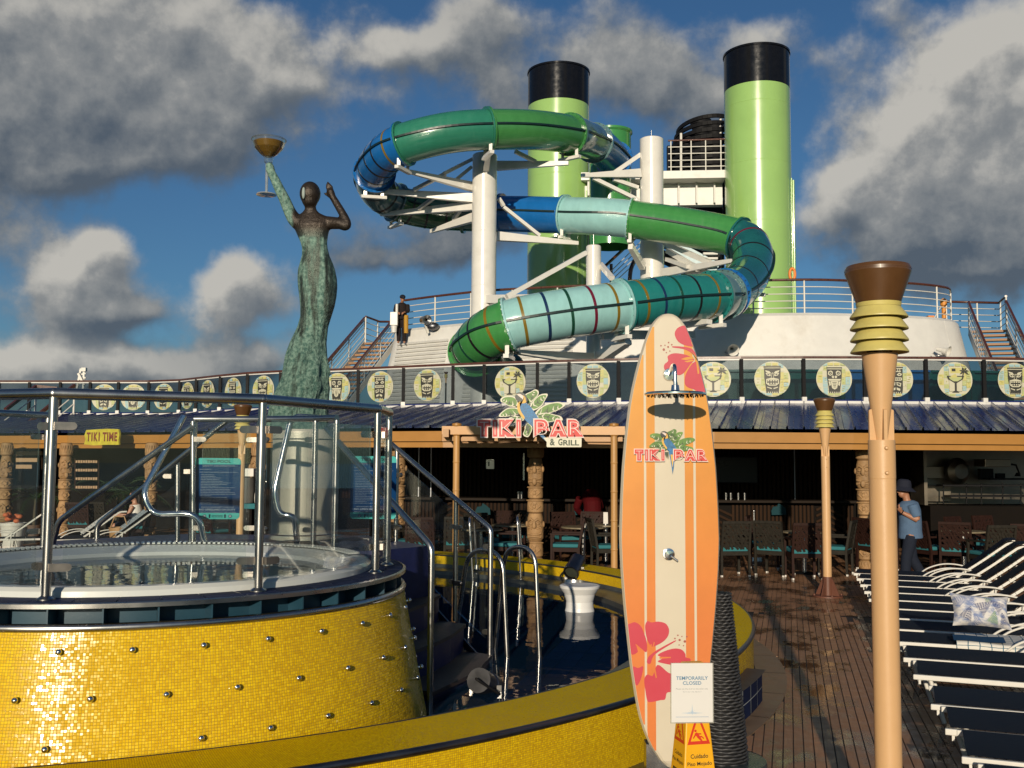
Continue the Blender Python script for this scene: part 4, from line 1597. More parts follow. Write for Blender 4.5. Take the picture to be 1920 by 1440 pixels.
# ---- railing of the upper deck
def tube_railing(name, label, pts, z0, z1, every, par_group=None, mids=4, cap=True, post_r=.028):
    t = thing(name, label, 'railing', Z(pts[0], z0))
    L = [0.0]
    for p, q in zip(pts, pts[1:]):
        L.append(L[-1] + (q - p).length)

    def pos(s):
        for i in range(len(pts) - 1):
            if s <= L[i + 1] + 1e-6:
                return pts[i] + (pts[i + 1] - pts[i]) * ((s - L[i]) / max(1e-6, L[i + 1] - L[i]))
        return pts[-1]
    n = max(1, round(L[-1] / every))
    for k in range(n + 1):
        p = pos(L[-1] * k / n)
        MB().tube([Z(p, p.z + z0), Z(p, p.z + z1 - .03)], post_r, 8, cap=False).build('post', M['frame_white'], t)
    for r in range(mids):
        z = z0 + (z1 - z0) * (r + .75) / (mids + .75)
        MB().tube([Z(p, p.z + z) for p in pts], .017, 6).build('rail', M['frame_white'], t)
    MB().tube([Z(p, p.z + z1) for p in pts], .042, 8).build('teak_rail', M['teak'], t)
    return t


rp = [p - n * .22 for p, n in zip(drs, dn)][1:-1]
tube_railing('upper_deck_railing', 'white tube railing with teak top along the upper deck edge', rp, ZD, ZD + 1.06, 1.56)


def deck_stair(name, label, top, width, n, zt, fwd=-1):
    """open stair with timber treads coming down toward the camera along the ship's line"""
    t = thing(name, label, 'stairs', Z(top, ZB))
    d = FWD * fwd
    for k in range(n):
        c = top + d * (.285 * k)
        z = zt - .178 * (k + .0)
        MB().bar(Z(c, z) - ATH * (width / 2), Z(c, z) + ATH * (width / 2), .28, .07).build('tread', M['teak_step'], t)
    e = top + d * (.285 * n)
    for s in (-1, 1):
        a, b_ = Z(top + ATH * (s * (width / 2 + .05)), zt), Z(e + ATH * (s * (width / 2 + .05)), zt - .178 * n)
        MB().bar(a, b_, .05, .24).build('stringer', M['white'], t)
        up = V((0, 0, 1))
        a2, b2 = a + up * 1.0, b_ + up * 1.0
        MB().bar(a2, b2, .075, .10).build('teak_rail', M['teak'], t)
        for r in (.25, .45, .65, .82):
            MB().tube([a + up * r, b_ + up * r], .016, 6).build('rail', M['frame_white'], t)
        for k in range(0, n + 1, 5):
            q = a + (b_ - a) * (k / n)
            MB().tube([q, q + up], .024, 8).build('post', M['frame_white'], t)
    return t


tr_ = at(1852, 618, 33.6)
deck_stair('deck_stairs', 'open timber stair with teak rails at the right end of the superstructure', Z(tr_, 0), 1.05, 18, 6.40)
tl = at(712, 632, 38.5)
deck_stair('deck_stairs', 'open timber stair with teak rails left of the superstructure', Z(tl, 0), 1.15, 18, 6.45)
q0 = Z(at(1808, 565, 33.4), 0)
q1 = Z(at(1872, 560, 35.0), 0)
q2 = Z(at(1886, 548, 33.6), 0)
tube_railing('landing_railing', 'white landing railing at the head of the right stair', [q0 + V((0, 1.4, 0)), q1, q2], 6.55, 7.6, 1.0)
q0, q1, q2 = Z(at(686, 589, 38.6), 0), Z(at(712, 595, 40.0), 0), Z(at(760, 598, 40.0), 0)
tube_railing('landing_railing', 'white landing railing at the head of the left stair', [q0, q1, q2], 6.45, 7.5, 1.0)
# left end of the balcony: a stair down with sloping teak rails, and a mast
stl = thing('end_stair_rails', 'sloping teak and white stair rails at the far left end of the balcony', 'handrail', at(100, 735, 29.5))
for px0, py0, px1, py1 in ((140, 722, 45, 800), (68, 724, 10, 768)):
    a, b_ = at(px0, py0, 29.6), at(px1, py1, 28.2)
    MB().bar(a, b_, .08, .09).build('teak_rail', M['teak'], stl)
    for k in (.3, .55, .8):
        MB().tube([a - V((0, 0, k)), b_ - V((0, 0, k))], .02, 6).build('rail', M['frame_white'], stl)
    MB().tube([a, a - V((0, 0, 1.0))], .03, 8).build('post', M['frame_white'], stl)
MB().bar(at(68, 724, 29.6), at(108, 728, 29.6), .08, .08).build('teak_rail', M['teak'], stl)
mast = thing('lattice_mast', 'small white lattice mast behind the balcony at far left', 'mast', at(153, 725, 33))
for s in (-1, 1):
    MB().bar(at(150 + 6 * s, 730, 33), at(155 + 3 * s, 691, 33), .06, .06).build('leg', M['frame_white'], mast)
for y in (695, 703, 711, 719):
    MB().bar(at(149, y, 33), at(161, y - 3, 33), .05, .05).build('brace', M['frame_white'], mast)
MB().bar(at(147, 700, 32.9), at(158, 722, 32.9), .07, .07).build('arm', M['frame_white'], mast)
MB().box(at(158, 693, 33), (.14, .14, .12)).build('lamp', M['frame_white'], mast)

# ------------------------------------------------------------------ funnels
def funnel(px, d, label):
    X = at(px, 330, d).x
    c = V((X, d, 0))
    t = thing('funnel', label, 'funnel', (X, d, ZD), group='lime funnels')
    MB().lathe([(1.305, ZD - .3), (1.30, 16.95)], c, 64).build('lime_casing', M['funnel_green'], t)
    MB().lathe([(1.303, 16.95), (1.303, 18.42), (1.335, 18.42), (1.335, 18.5), (1.25, 18.5), (1.25, 17.4), (.0, 17.4)], c, 64).build('black_top', M['black'], t)
    for z in (9.0, 11.4, 13.8, 16.2):
        MB().lathe([(1.301, z), (1.3055, z + .015), (1.3055, z + .035), (1.301, z + .05)], c, 64).build('weld_seam', M['funnel_green'], t)
    for a, r in ((-20, .05), (-34, .03)):
        p = c + V((1.37 * cos(radians(a)), 1.37 * sin(radians(a)), 0))
        MB().tube([Z(p, ZD), Z(p, 13.2)], r, 8).build('pipe', M['funnel_green'], t)
    return t


funnel(1047, 42.0, 'lime green funnel with black top behind the water slide, the left one')
funnel(1421, 40.0, 'taller looking lime green funnel with black top at right of the slide')

# ------------------------------------------------------------------ water slide
TR = .635
SL = {}
for n, c in dict(green=(.050, .215, .060), lime=(.052, .245, .062), teal=(.018, .195, .18), seagreen=(.028, .19, .12), blue=(.010, .13, .40), ltblue=(.30, .56, .55),
                 dkteal=(.010, .10, .085), dkgreen=(.016, .11, .03)).items():
    SL[n] = pm('slide_' + n, c, .20, var=.10, vscale=1.6, coat=.5, stretch=(3, 3, .6), dirt=((c[0] * .6 + .08, c[1] * .6 + .09, c[2] * .6 + .08), .35), dscale=.8)
SL['smoke'] = pm('slide_translucent', (.10, .19, .20), .12, var=.35, vscale=1.4, coat=.8)
SL['seam'] = pm('slide_seam', (.006, .022, .022), .4)
BANDS = {'ochre': pm('band_ochre', (.20, .13, .012), .3), 'navy': pm('band_navy', (.01, .03, .09), .3), 'wine': pm('band_wine', (.14, .01, .03), .3), 'forest': pm('band_forest', (.01, .06, .035), .3), 'black': pm('band_black', (.012, .012, .012), .3)}
CTRL = [
    (1152, 300, 37.4), (1132, 280, 36.2), (1114, 268, 35.2), (1096, 261, 34.3), (1068, 252, 33.2), (1000, 244, 32.0), (915, 243, 31.3), (835, 250, 31.0),
    (757, 270, 31.2), (722, 292, 31.9), (702, 324, 33.1), (708, 356, 34.5), (742, 380, 35.3), (800, 395, 35.8), (870, 400, 35.8), (915, 401, 35.6), (940, 401, 35.5),
    (1000, 402, 35.0), (1060, 404, 34.4), (1120, 406, 33.8), (1183, 411, 33.6), (1290, 427, 33.0), (1384, 447, 32.3), (1409, 470, 31.6), (1408, 504, 30.7), (1390, 532, 29.6),
    (1362, 550, 28.4), (1335, 556, 27.6), (1250, 562, 26.6), (1165, 574, 25.9), (1060, 588, 25.4), (955, 609, 25.3), (908, 634, 25.8), (890, 660, 26.7), (905, 690, 27.8), (950, 708, 28.6)]
cpts = [at(*c) for c in CTRL]
SUB = 8
path = smooth_path(cpts, SUB)
# (first control, last control, colour, coloured rings)
SECT = [(0, 2, 'blue', []), (2, 4, 'smoke', []), (4, 6, 'green', []), (6, 8, 'seagreen', []), (8, 10, 'blue', ['ochre', 'black', 'black', 'black']), (10, 12, 'smoke', ['black', 'black']),
        (12, 14, 'dkgreen', ['black', 'black', 'black']), (14, 16, 'dkteal', []), (16, 18, 'blue', []), (18, 20, 'ltblue', []), (20, 22, 'lime', []),
        (22, 26, 'dkteal2', ['wine', 'black', 'black', 'black']), (26, 26.375, 'blue', []), (26.375, 27, 'smoke', []), (27, 29, 'teal', ['ochre', 'black', 'forest', 'navy', 'ochre']), (29, 31, 'ltblue', ['ochre', 'wine', 'forest', 'navy', 'ochre']),
        (31, 33, 'lime', ['ochre', 'black', 'forest', 'black']), (33, 35, 'dkteal', [])]
SL['dkteal2'] = pm('slide_sheer_teal', (.014, .12, .12), .12, var=.3, vscale=1.2, coat=.8)
slide = thing('water_slide', 'twisting tube water slide of green, teal and blue sections on white columns', 'water slide', at(908, 580, 33.5))


def frame_at(i):
    a, b_ = path[max(0, i - 1)], path[min(len(path) - 1, i + 1)]
    T = (b_ - a).normalized()
    S = T.cross(V((0, 0, 1))).normalized()
    return T, S, S.cross(T)


def ring_prof(c, T, r0, r1, th, n=40):
    mb = MB()
    mb.lathe([(r0, -th / 2), (r1, -th / 2), (r1, th / 2), (r0, th / 2)], c, n, axis=T)
    return mb


bolt = MB()
for si, (a, b_, colr, rings) in enumerate(SECT):
    i0, i1 = int(a * SUB), int(b_ * SUB)
    pts = path[i0:i1 + 1]
    mb = MB()
    n = 40
    vs, fs = [], []
    for k in range(len(pts)):
        T, S, U = frame_at(i0 + k)
        for j in range(n):
            an = 2 * pi * j / n
            vs.append(pts[k] + (S * cos(an) + U * sin(an)) * TR)
    for k in range(len(pts) - 1):
        for j in range(n):
            l = (j + 1) % n
            fs.append((k * n + j, (k + 1) * n + j, (k + 1) * n + l, k * n + l))
    mb.add(vs, fs, 0, True)
    sec = mb.build('tube_section', SL[colr], slide)
    # flanges at both ends of the section, a hand's width apart
    for i, sgn in ((i0, 1), (i1, -1)):
        T, S, U = frame_at(i)
        ring_prof(path[i] + T * (.03 * sgn), T, TR - .01, TR + .085, .05).build('flange', SL[colr], sec)
        if sgn == 1:
            for j in range(26):
                an = 2 * pi * j / 26
                c = path[i] + (S * cos(an) + U * sin(an)) * (TR + .048)
                bolt.box(c, (.11, .035, .035), T.to_track_quat('X', 'Z').to_matrix())
    # the seam that runs along both flanks
    for sgn in (-1, 1):
        sv, sf = [], []
        for k in range(len(pts)):
            T, S, U = frame_at(i0 + k)
            o = pts[k] + S * sgn * (TR - .01)
            sv += [o - U * .028, o + S * sgn * .065 - U * .028, o + S * sgn * .065 + U * .028, o + U * .028]
        for k in range(len(pts) - 1):
            for j in range(3):
                sf.append((k * 4 + j, k * 4 + j + 1, k * 4 + j + 5, k * 4 + j + 4))
        MB().add(sv, sf).build('seam_flange', SL['seam'], sec)
    for r, nm in enumerate(rings):
        f = (r + .75) / (len(rings) + .5)
        i = i0 + f * (i1 - i0)
        k = int(i)
        T, S, U = frame_at(k)
        c = path[k] + (path[min(k + 1, len(path) - 1)] - path[k]) * (i - k)
        ring_prof(c, T, TR - .01, TR + .007, .075).build('colour_band', BANDS[nm], sec)
props(bolt.build('flange_bolts', M['steel_dark'], slide), kind='stuff')
# start bowl
c = at(1144, 300, 38.3)
MB().lathe([(.80, 10.2), (.80, 14.55), (.86, 14.62), (.86, 14.70), (.78, 14.70), (.78, 13)], Z(c, 0), 40).build('start_bowl', SL['lime'], slide)


def column(px, d, r, ytop, zbot=ZB, yref=None):
    p = at(px, ytop, d)
    MB().lathe([(r + .12, zbot), (r + .12, zbot + .05), (r, zbot + .05), (r, p.z), (r * .9, p.z + .03), (0, p.z + .03)], Z(p, 0), 36).build('support_column', M['white_gloss'], slide)
    MB().tube([p, p + V((0, 0, .35))], .012, 6).build('lightning_rod', M['steel'], slide)
    for z in (p.z - 2.6, p.z - 4.4):
        MB().lathe([(r + .004, z), (r + .006, z + .02), (r + .004, z + .04)], Z(p, 0), 36).build('weld_ring', M['white_gloss'], slide)


column(909, 32.9, .405, 292)
column(1221.5, 35.2, .415, 262)
column(1113, 27.6, .205, 463)


def arm(a, b_, w=.20, w2=.10, h=.30, h2=.12):
    p, q = at(*a), at(*b_)
    MB().bar(p, q, w, h, w2=w2, h2=h2).build('support_arm', M['white_gloss'], slide)


def strut(a, b_, w=.11):
    p, q = at(*a), at(*b_)
    MB().bar(p, q, w, w).build('brace', M['white_gloss'], slide)


def saddle(i, drop=.28):
    """bolted seat between an arm and a flange"""
    T, S, U = frame_at(i)
    c = path[i] - V((0, 0, TR + .05))
    for s in (-.28, .28):
        MB().box(c + S * s + V((0, 0, .02)), (.10, .10, .34)).build('saddle', M['white_gloss'], slide)
    MB().bar(c - S * .42 - V((0, 0, .14)), c + S * .42 - V((0, 0, .14)), .14, .10).build('saddle', M['white_gloss'], slide)


for i in (4, 6, 8, 10, 12, 18, 20, 22, 24, 27, 29, 31):
    saddle(i * SUB)
arm((888, 372, 33.3), (692, 357, 33.2))
arm((888, 351, 33.2), (768, 322, 31.7))
arm((888, 386, 33.4), (714, 402, 35.0))
arm((888, 408, 33.5), (808, 434, 35.4))
arm((932, 311, 33.3), (1066, 306, 32.8))
arm((932, 443, 33.5), (1084, 456, 34.2))
arm((909, 330, 33.0), (915, 288, 31.6), .22, .16, .25, .2)
for s in (((833, 325, 32.3), (888, 297, 33.2)), ((845, 345, 33), (884, 313, 33.3)), ((776, 356, 33), (835, 326, 32.4)), ((785, 392, 34.2), (812, 372, 33.8)), ((850, 412, 34.4), (872, 380, 33.7)),
          ((944, 388, 33.5), (1012, 442, 33.9)), ((966, 284, 32.5), (1004, 303, 33)), ((935, 372, 33.4), (944, 386, 33.5))):
    strut(*s)
arm((1200, 325, 35), (1090, 329, 34.2))
strut((1112, 334, 34.5), (1198, 376, 35), .13)
strut((1148, 326, 34.8), (1200, 290, 35.2), .14)
strut((1150, 336, 34.8), (1196, 352, 35.2), .13)
arm((1242, 512, 34.6), (1372, 489, 31.2))
arm((1205, 500, 34.6), (1182, 462, 33.3), .2, .16, .25, .2)
strut((1252, 470, 34.5), (1310, 505, 32.8), .16)
strut((1246, 455, 34.6), (1330, 492, 32.4), .16)
strut((1250, 486, 34.4), (1290, 500, 33), .13)
arm((1290, 508, 33.6), (1428, 528, 30.6))
arm((1120, 560, 28.4), (905, 561, 32.8), .22, .2, .28, .26)
strut((1098, 474, 27.5), (950, 556, 26.3), .12)
strut((1125, 495, 27.7), (1148, 522, 26.6), .12)
strut((897, 552, 33), (897, 566, 33), .3)
arm((1108, 674, 27.5), (968, 660, 25.6), .26, .2, .34, .1)
arm((1122, 672, 27.5), (1178, 640, 26), .26, .2, .34, .16)
arm((1128, 628, 27.7), (1300, 628, 29), .24, .2, .26, .2)
arm((1262, 608, 28.2), (1330, 603, 26.9), .24, .2, .3, .12)
arm((1330, 545, 31.5), (1425, 530, 30.6), .2, .16, .22, .12)

# run-out trough behind the balcony glass
run = thing('slide_runout', 'low run-out trough of the slide in green, teal and blue behind the balcony glass', 'slide trough', at(1500, 720, 24))
cols = ['lime', 'lime', 'seagreen', 'dkteal', 'teal', 'blue', 'blue', 'teal', 'ltblue']
for k in range(9):
    p0, p1 = 1210 + 85 * k, 1210 + 85 * (k + 1) - 2
    a, b_ = bal(p0) + V((0, 1.7, 0)), bal(p1) + V((0, 1.7, 0))
    m_ = SL['dkgreen'] if k < 2 else SL[['', '', 'dkteal', 'dkteal', 'dkteal', 'blue', 'blue', 'dkteal', 'dkteal'][k]]
    MB().bar(Z(a, 3.68), Z(b_, 3.68), .10, .90).bar(Z(a, 4.13) - V((0, .05, 0)), Z(b_, 4.13) - V((0, .05, 0)), .22, .05).build('trough_section', m_, run)
    MB().box(Z(a, 3.7) - V((0, .09, 0)), (.07, .07, .86)).build('joint_rib', m_, run)
for px in (845, 880, 700, 1830):
    pass

# ------------------------------------------------------------------ behind the slide: bridge, casing, stair
br = thing('funnel_bridge', 'white railed walkway between the two funnels', 'walkway', at(1240, 345, 41))
p0, p1 = at(1090, 345, 41.5), at(1357, 345, 41.0)
zt = at(1300, 333, 41).z
MB().bar(Z(p0, zt), Z(p1, zt), 1.2, .32).build('deck_edge', M['white'], br)
MB().bar(Z(p0, zt - .62) + V((0, .4, 0)), Z(p1, zt - .62) + V((0, .4, 0)), .4, .9).build('girder', M['white'], br)
for k in range(8):
    q = p0 + (p1 - p0) * ((k + .5) / 8)
    MB().box(Z(q, zt - .60) + V((0, .12, 0)), (.06, .2, .85)).build('stiffener', M['white'], br)
for zz in (.35, .62, .9, 1.18):
    MB().tube([Z(p0 + (p1 - p0) * .6, zt + zz) - V((0, .5, 0)), Z(p1, zt + zz) - V((0, .5, 0))], .022, 6).build('rail', M['frame_white'], br)
MB().tube([Z(p0 + (p1 - p0) * .6, zt + 1.45) - V((0, .5, 0)), Z(p1, zt + 1.47) - V((0, .5, 0))], .04, 8).build('teak_rail', M['teak'], br)
for k in (.62, .76, .86, .965):
    q = p0 + (p1 - p0) * k
    MB().tube([Z(q, zt + .15) - V((0, .5, 0)), Z(q, zt + 1.43) - V((0, .5, 0))], .026, 8).build('post', M['frame_white'], br)
MB().box(at(1100, 365, 41.5), (.5, .5, .6)).box(at(1130, 350, 41.3), (1.3, .6, .9)).build('junction_box', M['white'], br)
cas = thing('exhaust_casing', 'black louvred exhaust casing with pipes between the funnels', 'exhaust casing', at(1310, 330, 46))
cc = at(1322, 300, 47)
for r in range(9):
    z = at(1300, 326 - 12.3 * r, 45.6).z
    sh = min(1.0, .72 + .06 * (9 - r)) if r > 5 else 1.0
    pts = [V((cc.x - 1.65 * sh * cos(radians(a)) + .0, cc.y - 1.9 * sin(radians(a)), z + .10 * (1 - cos(radians(a))))) for a in range(-10, 125, 9)]
    mb = MB()
    for p, q in zip(pts, pts[1:]):
        mb.bar(p, q, .10, .17)
    mb.build('louvre_band', M['black_matte'], cas)
for dx, r, zt2 in ((-.15, .42, 233), (.5, .4, 245), (-.8, .35, 262)):
    p = V((cc.x + dx, cc.y + .2, 0))
    MB().lathe([(r, 9), (r, at(1300, zt2, 47).z), (r + .08, at(1300, zt2, 47).z + .02), (r + .08, at(1300, zt2, 47).z + .25), (0, at(1300, zt2, 47).z + .2)], p, 20).build('exhaust_pipe', M['black_matte'], cas)
for px in (1277, 1351):
    MB().tube([at(px, 330, 45.3), at(px, 222 if px > 1300 else 250, 45.3)], .06, 8).build('post', M['frame_white'], cas)
MB().box(at(1322, 375, 47.5), (3.6, .3, 5.2)).build('back_plate', M['black_matte'], cas)
M['pale_blue'] = pm('pale_blue_paint', (.36, .50, .54), .45)
wg = thing('funnel_wing', 'pale blue and black louvred funnel base behind the slide', 'funnel base', at(1300, 480, 44))
for k, (a, b_, w, m_) in enumerate((((1240, 450, 44), (1345, 505, 43.6), .5, 'pale_blue'), ((1262, 440, 44.2), (1350, 480, 43.8), .32, 'black_matte'), ((1255, 425, 44.4), (1350, 455, 44), .4, 'pale_blue'),
                                    ((1270, 398, 44.6), (1355, 402, 44.2), .5, 'black_matte'), ((1285, 378, 44.8), (1355, 380, 44.4), .35, 'pale_blue'), ((1240, 480, 43.8), (1340, 530, 43.4), .5, 'black_matte'))):
    MB().bar(at(*a), at(*b_), .4, w).build('wing_panel', M[m_], wg)
for k in range(5):
    MB().bar(at(1318, 458 + 9 * k, 43), at(1345, 458 + 9 * k, 43), .2, .09).build('vent_slat', M['white'], wg)
ss = thing('slide_stair_rails', 'dark teak handrails of the slide stair between the columns', 'handrail', at(1170, 500, 38))
MB().tube([at(1128, 505, 38), at(1198, 440, 40)], .06, 8).tube([at(1146, 495, 38.2), at(1146, 540, 38.2)], .06, 8).build('teak_rail', M['teak'], ss)
MB().tube(smooth_path([at(1180, 545, 38), at(1183, 505, 38), at(1196, 478, 38.4)]), .08, 8).build('teak_rail', M['teak'], ss)
for k in range(4):
    MB().tube([at(1146, 508 + 9 * k, 38), at(1200, 455 + 10 * k, 40)], .02, 6).build('rail', M['frame_white'], ss)
# life ring and orange davit on the upper deck at right
lr = thing('lifebuoy', 'orange lifebuoy standing on the upper deck railing right of the funnel', 'lifebuoy', at(1486, 520, 34))
c = at(1486, 514, 34)
MB().tube([c + V((.09 * cos(a), .03, .20 * sin(a))) for a in [2 * pi * k / 20 for k in range(20)]], .05, 8, closed=True).build('ring', pm('orange_buoy', (.75, .22, .03), .5), lr)
dv = thing('davit', 'orange davit post with lines behind the upper deck railing', 'davit', at(1770, 598, 34))
MB().lathe([(.07, 0), (.07, .42), (.11, .45), (.11, .62), (.05, .68), (0, .68)], at(1770, 597, 34), 14).build('post', pm('orange_davit', (.62, .24, .03), .5), dv)
MB().tube([at(1768, 568, 34), at(1752, 596, 34.2)], .02, 6).build('line', M['frame_white'], dv)
MB().box(at(1744, 594, 34.3), (.2, .2, .06)).build('float', pm('orange_float', (.7, .25, .05), .5), dv)

# ------------------------------------------------------------------ statue on its pedestal
def bronze_mat():
    m, nt, bs = base_mat('weathered_bronze')
    tc = nt.nodes.new('ShaderNodeTexCoord')
    p = tc.outputs['Object']
    sp = nt.nodes.new('ShaderNodeSeparateXYZ')
    nt.links.new(p, sp.inputs[0])
    streak = noise(nt, vmath(nt, 'MULTIPLY', p, (11, 11, 1.1)).outputs[0], 1.0, 6, .65)
    blot = noise(nt, p, 4.5, 6, .65)
    fine = noise(nt, p, 28, 5, .65)
    # verdigris grows toward the hem and on the raised arm, bare brown bronze on the head and shoulders
    low = maprange(nt, sp.outputs[2], .6, 1.2, .32, .09, False)
    armx = math_node(nt, 'SUBTRACT', maprange(nt, sp.outputs[0], -.30, -.12, .42, 0.0), math_node(nt, 'MULTIPLY', maprange(nt, math_node(nt, 'ADD', sp.outputs[2], math_node(nt, 'MULTIPLY', blot.outputs[0], .16)), 1.93, 2.02), math_node(nt, 'MULTIPLY', maprange(nt, sp.outputs[0], -.17, -.10), .6)))
    f = math_node(nt, 'ADD', math_node(nt, 'ADD', math_node(nt, 'MULTIPLY', maprange(nt, streak.outputs[0], .32, .68), .55), math_node(nt, 'MULTIPLY', blot.outputs[0], .45)), math_node(nt, 'ADD', low, armx))
    f = math_node(nt, 'ADD', f, math_node(nt, 'MULTIPLY', fine.outputs[0], .12))
    pat = maprange(nt, f, .46, .86)
    green = mixc(nt, maprange(nt, fine.outputs[0], .3, .7), (.036, .108, .090), (.23, .36, .29))
    skinny = maprange(nt, sp.outputs[2], 1.86, 2.0)
    brown = mixc(nt, maprange(nt, blot.outputs[0], .3, .7), mixc(nt, skinny, (.030, .042, .034), (.030, .023, .018)), mixc(nt, skinny, (.060, .080, .064), (.056, .041, .030)))
    c = mixc(nt, pat, brown, green)
    nt.links.new(c, bs.inputs['Base Color'])
    nt.links.new(mixc(nt, pat, (.42, .42, .42), (.8, .8, .8)), bs.inputs['Roughness'])
    nt.links.new(math_node(nt, 'MULTIPLY', math_node(nt, 'SUBTRACT', 1.0, pat), .5), bs.inputs['Metallic'])
    b = nt.nodes.new('ShaderNodeBump')
    b.inputs['Strength'].default_value = 1.0
    b.inputs['Distance'].default_value = .05
    hh = math_node(nt, 'MULTIPLY', math_node(nt, 'ADD', fine.outputs[0], streak.outputs[0]), maprange(nt, sp.outputs[2], .5, 1.5, 1.0, .18, False))
    nt.links.new(hh, b.inputs['Height'])
    nt.links.new(b.outputs[0], bs.inputs['Normal'])
    return m


import mathutils.noise as mn
SD_ = 9.8
ped_top = at(570, 806, SD_)
ped = thing('statue_pedestal', 'tall brushed steel drum pedestal behind the hot tub', 'pedestal', (ped_top.x, SD_, 0))
MB().lathe([(.292, .0), (.292, ped_top.z - .02), (.285, ped_top.z), (0, ped_top.z)], (ped_top.x, SD_, 0), 48).build('drum', pm('pedestal_steel', (.64, .60, .50), .45, .25, var=.12, vscale=2, stretch=(3, 3, .5), rvar=.12, bump=.02, bscale=120), ped)
for z in (1.25, ped_top.z - .10):
    MB().lathe([(.293, z), (.296, z + .006), (.293, z + .012)], (ped_top.x, SD_, 0), 48).build('seam', M['steel_dark'], ped)

st_o = V((ped_top.x, SD_, ped_top.z))
SC = FOC / SD_


def sp_(zx, zy, dy=0.0):
    """a point of the statue from its place in the enlarged photograph"""
    p = at(400 + zx / 2.618, 230 + zy / 2.618, SD_)
    return V((p.x, SD_ + dy, p.z))


def skin_object(name, pts, edges, radii, mat, parent, root=0, sub=2, disp=None, mats=None):
    me = bpy.data.meshes.new(name)
    inv = MW[parent].inverted()
    me.from_pydata([tuple(inv @ V(p)) for p in pts], edges, [])
    o = bpy.data.objects.new(name, me)
    COL.objects.link(o)
    o.parent = parent
    MW[o] = MW[parent].copy()
    o.modifiers.new('skin', 'SKIN').use_smooth_shade = True
    for i, r in enumerate(radii):
        sv = me.skin_vertices[0].data[i]
        sv.radius = (r, r) if not isinstance(r, tuple) else r
        sv.use_root = (i == root)
    s = o.modifiers.new('sub', 'SUBSURF')
    s.levels = s.render_levels = sub
    me.materials.append(mat)
    return o


statue = thing('bronze_statue', 'verdigris bronze woman with back turned raising a cocktail glass', 'statue', st_o)
body = MB()
# rows: zoom y, left, right, depth factor, forward bow
ROWS = [(1512, 268, 552, .95, .02), (1480, 276, 556, .95, .02), (1400, 288, 552, .92, .02), (1300, 312, 552, .88, .01), (1220, 332, 550, .86, .0), (1150, 353, 547, .84, -.01), (1080, 378, 552, .82, -.02),
        (1000, 412, 562, .80, -.03), (950, 424, 578, .82, -.03), (900, 424, 592, .86, -.03), (850, 418, 600, .90, -.045), (800, 411, 604, .92, -.05), (760, 409, 602, .92, -.05), (720, 413, 595, .86, -.03), (690, 424, 586, .80, -.01), (655, 436, 572, .74, .01),
        (620, 438, 563, .70, .02), (590, 430, 560, .68, .02), (560, 416, 563, .66, .01), (530, 402, 568, .62, .0), (505, 392, 578, .56, .0), (480, 394, 575, .48, .0), (462, 408, 560, .42, .01), (446, 436, 524, .50, .02), (430, 450, 508, .70, .02), (412, 452, 506, .8, .02), (395, 448, 508, .9, .01)]
NS = 40
for ri in range(len(ROWS)):
    y, l, r, df, bow = ROWS[ri]
    pl, pr = sp_(l, y), sp_(r, y)
    c, hw = (pl + pr) / 2, (pr.x - pl.x) / 2
    vs = []
    for k in range(NS):
        a = 2 * pi * k / NS
        amp = max(0.0, min(1.0, (y - 900) / 350.0))
        q = V((cos(a) * 2.2, sin(a) * 2.2, c.z * 5.0))
        w = 1 + amp * (.24 * (mn.fractal(V((cos(a) * 1.6 + y * .004, sin(a) * 1.6, c.z * 2.2)), 1.0, 2.0, 4)) + .05 * sin(a * 9 + c.z * 9 + 2 * sin(c.z * 5)))
        rr_ = hw * w
        # spine groove and buttock modelling on the back (camera side, -y)
        back_ = max(0.0, -sin(a))
        grove = 0
        if 520 < y < 760:
            grove = .05 * back_ ** 6
        if 740 < y < 900:
            grove = .07 * back_ ** 14
        vs.append(V((c.x + cos(a) * rr_, SD_ - bow + sin(a) * hw * df * w * (1 - grove * 2), c.z)))
    body.v.extend(tuple(v) for v in vs)
    if ri:
        o = (ri - 1) * NS
        for k in range(NS):
            l2 = (k + 1) % NS
            body.f.append([o + k, o + l2, o + NS + l2, o + NS + k])
            body.mi.append(0)
            body.sm.append(True)
            body.uv.append(None)
body.add([v for v in body.v[:NS]], [list(range(NS))])
body.ball(sp_(477, 352, -.02), (52 / 2.618 / SC, 60 / 2.618 / SC * .95, 62 / 2.618 / SC), 24, 16)
body.ball(sp_(477, 385, -.03), (40 / 2.618 / SC, 44 / 2.618 / SC, 40 / 2.618 / SC), 20, 12)
px_ = 1 / 2.618 / SC
arm_l = smooth_path([sp_(440, 505, .0), sp_(402, 478, .0), sp_(378, 440, -.02), sp_(355, 385, -.03), sp_(330, 335, -.03), sp_(306, 285, -.02), sp_(285, 245, -.02), sp_(276, 222, -.02)], 4)
nl = len(arm_l)
body.tube(arm_l, [px_ * (42 - 12 * min(1, t / .3) - 17 * max(0, t - .3)) if (t := i / (nl - 1)) is not None else 0 for i in range(nl)], 16)
arm_r = smooth_path([sp_(520, 490, .0), sp_(575, 492, .0), sp_(625, 500, -.04), sp_(652, 512, -.05), sp_(660, 500, -.05), sp_(648, 470, -.04), sp_(622, 425, -.02), sp_(598, 385, .0), sp_(584, 362, .0)], 4)
nr = len(arm_r)
body.tube(arm_r, [px_ * (36 - 14 * min(1, t / .5) - 10 * max(0, t - .5)) if (t := i / (nr - 1)) is not None else 0 for i in range(nr)], 16)
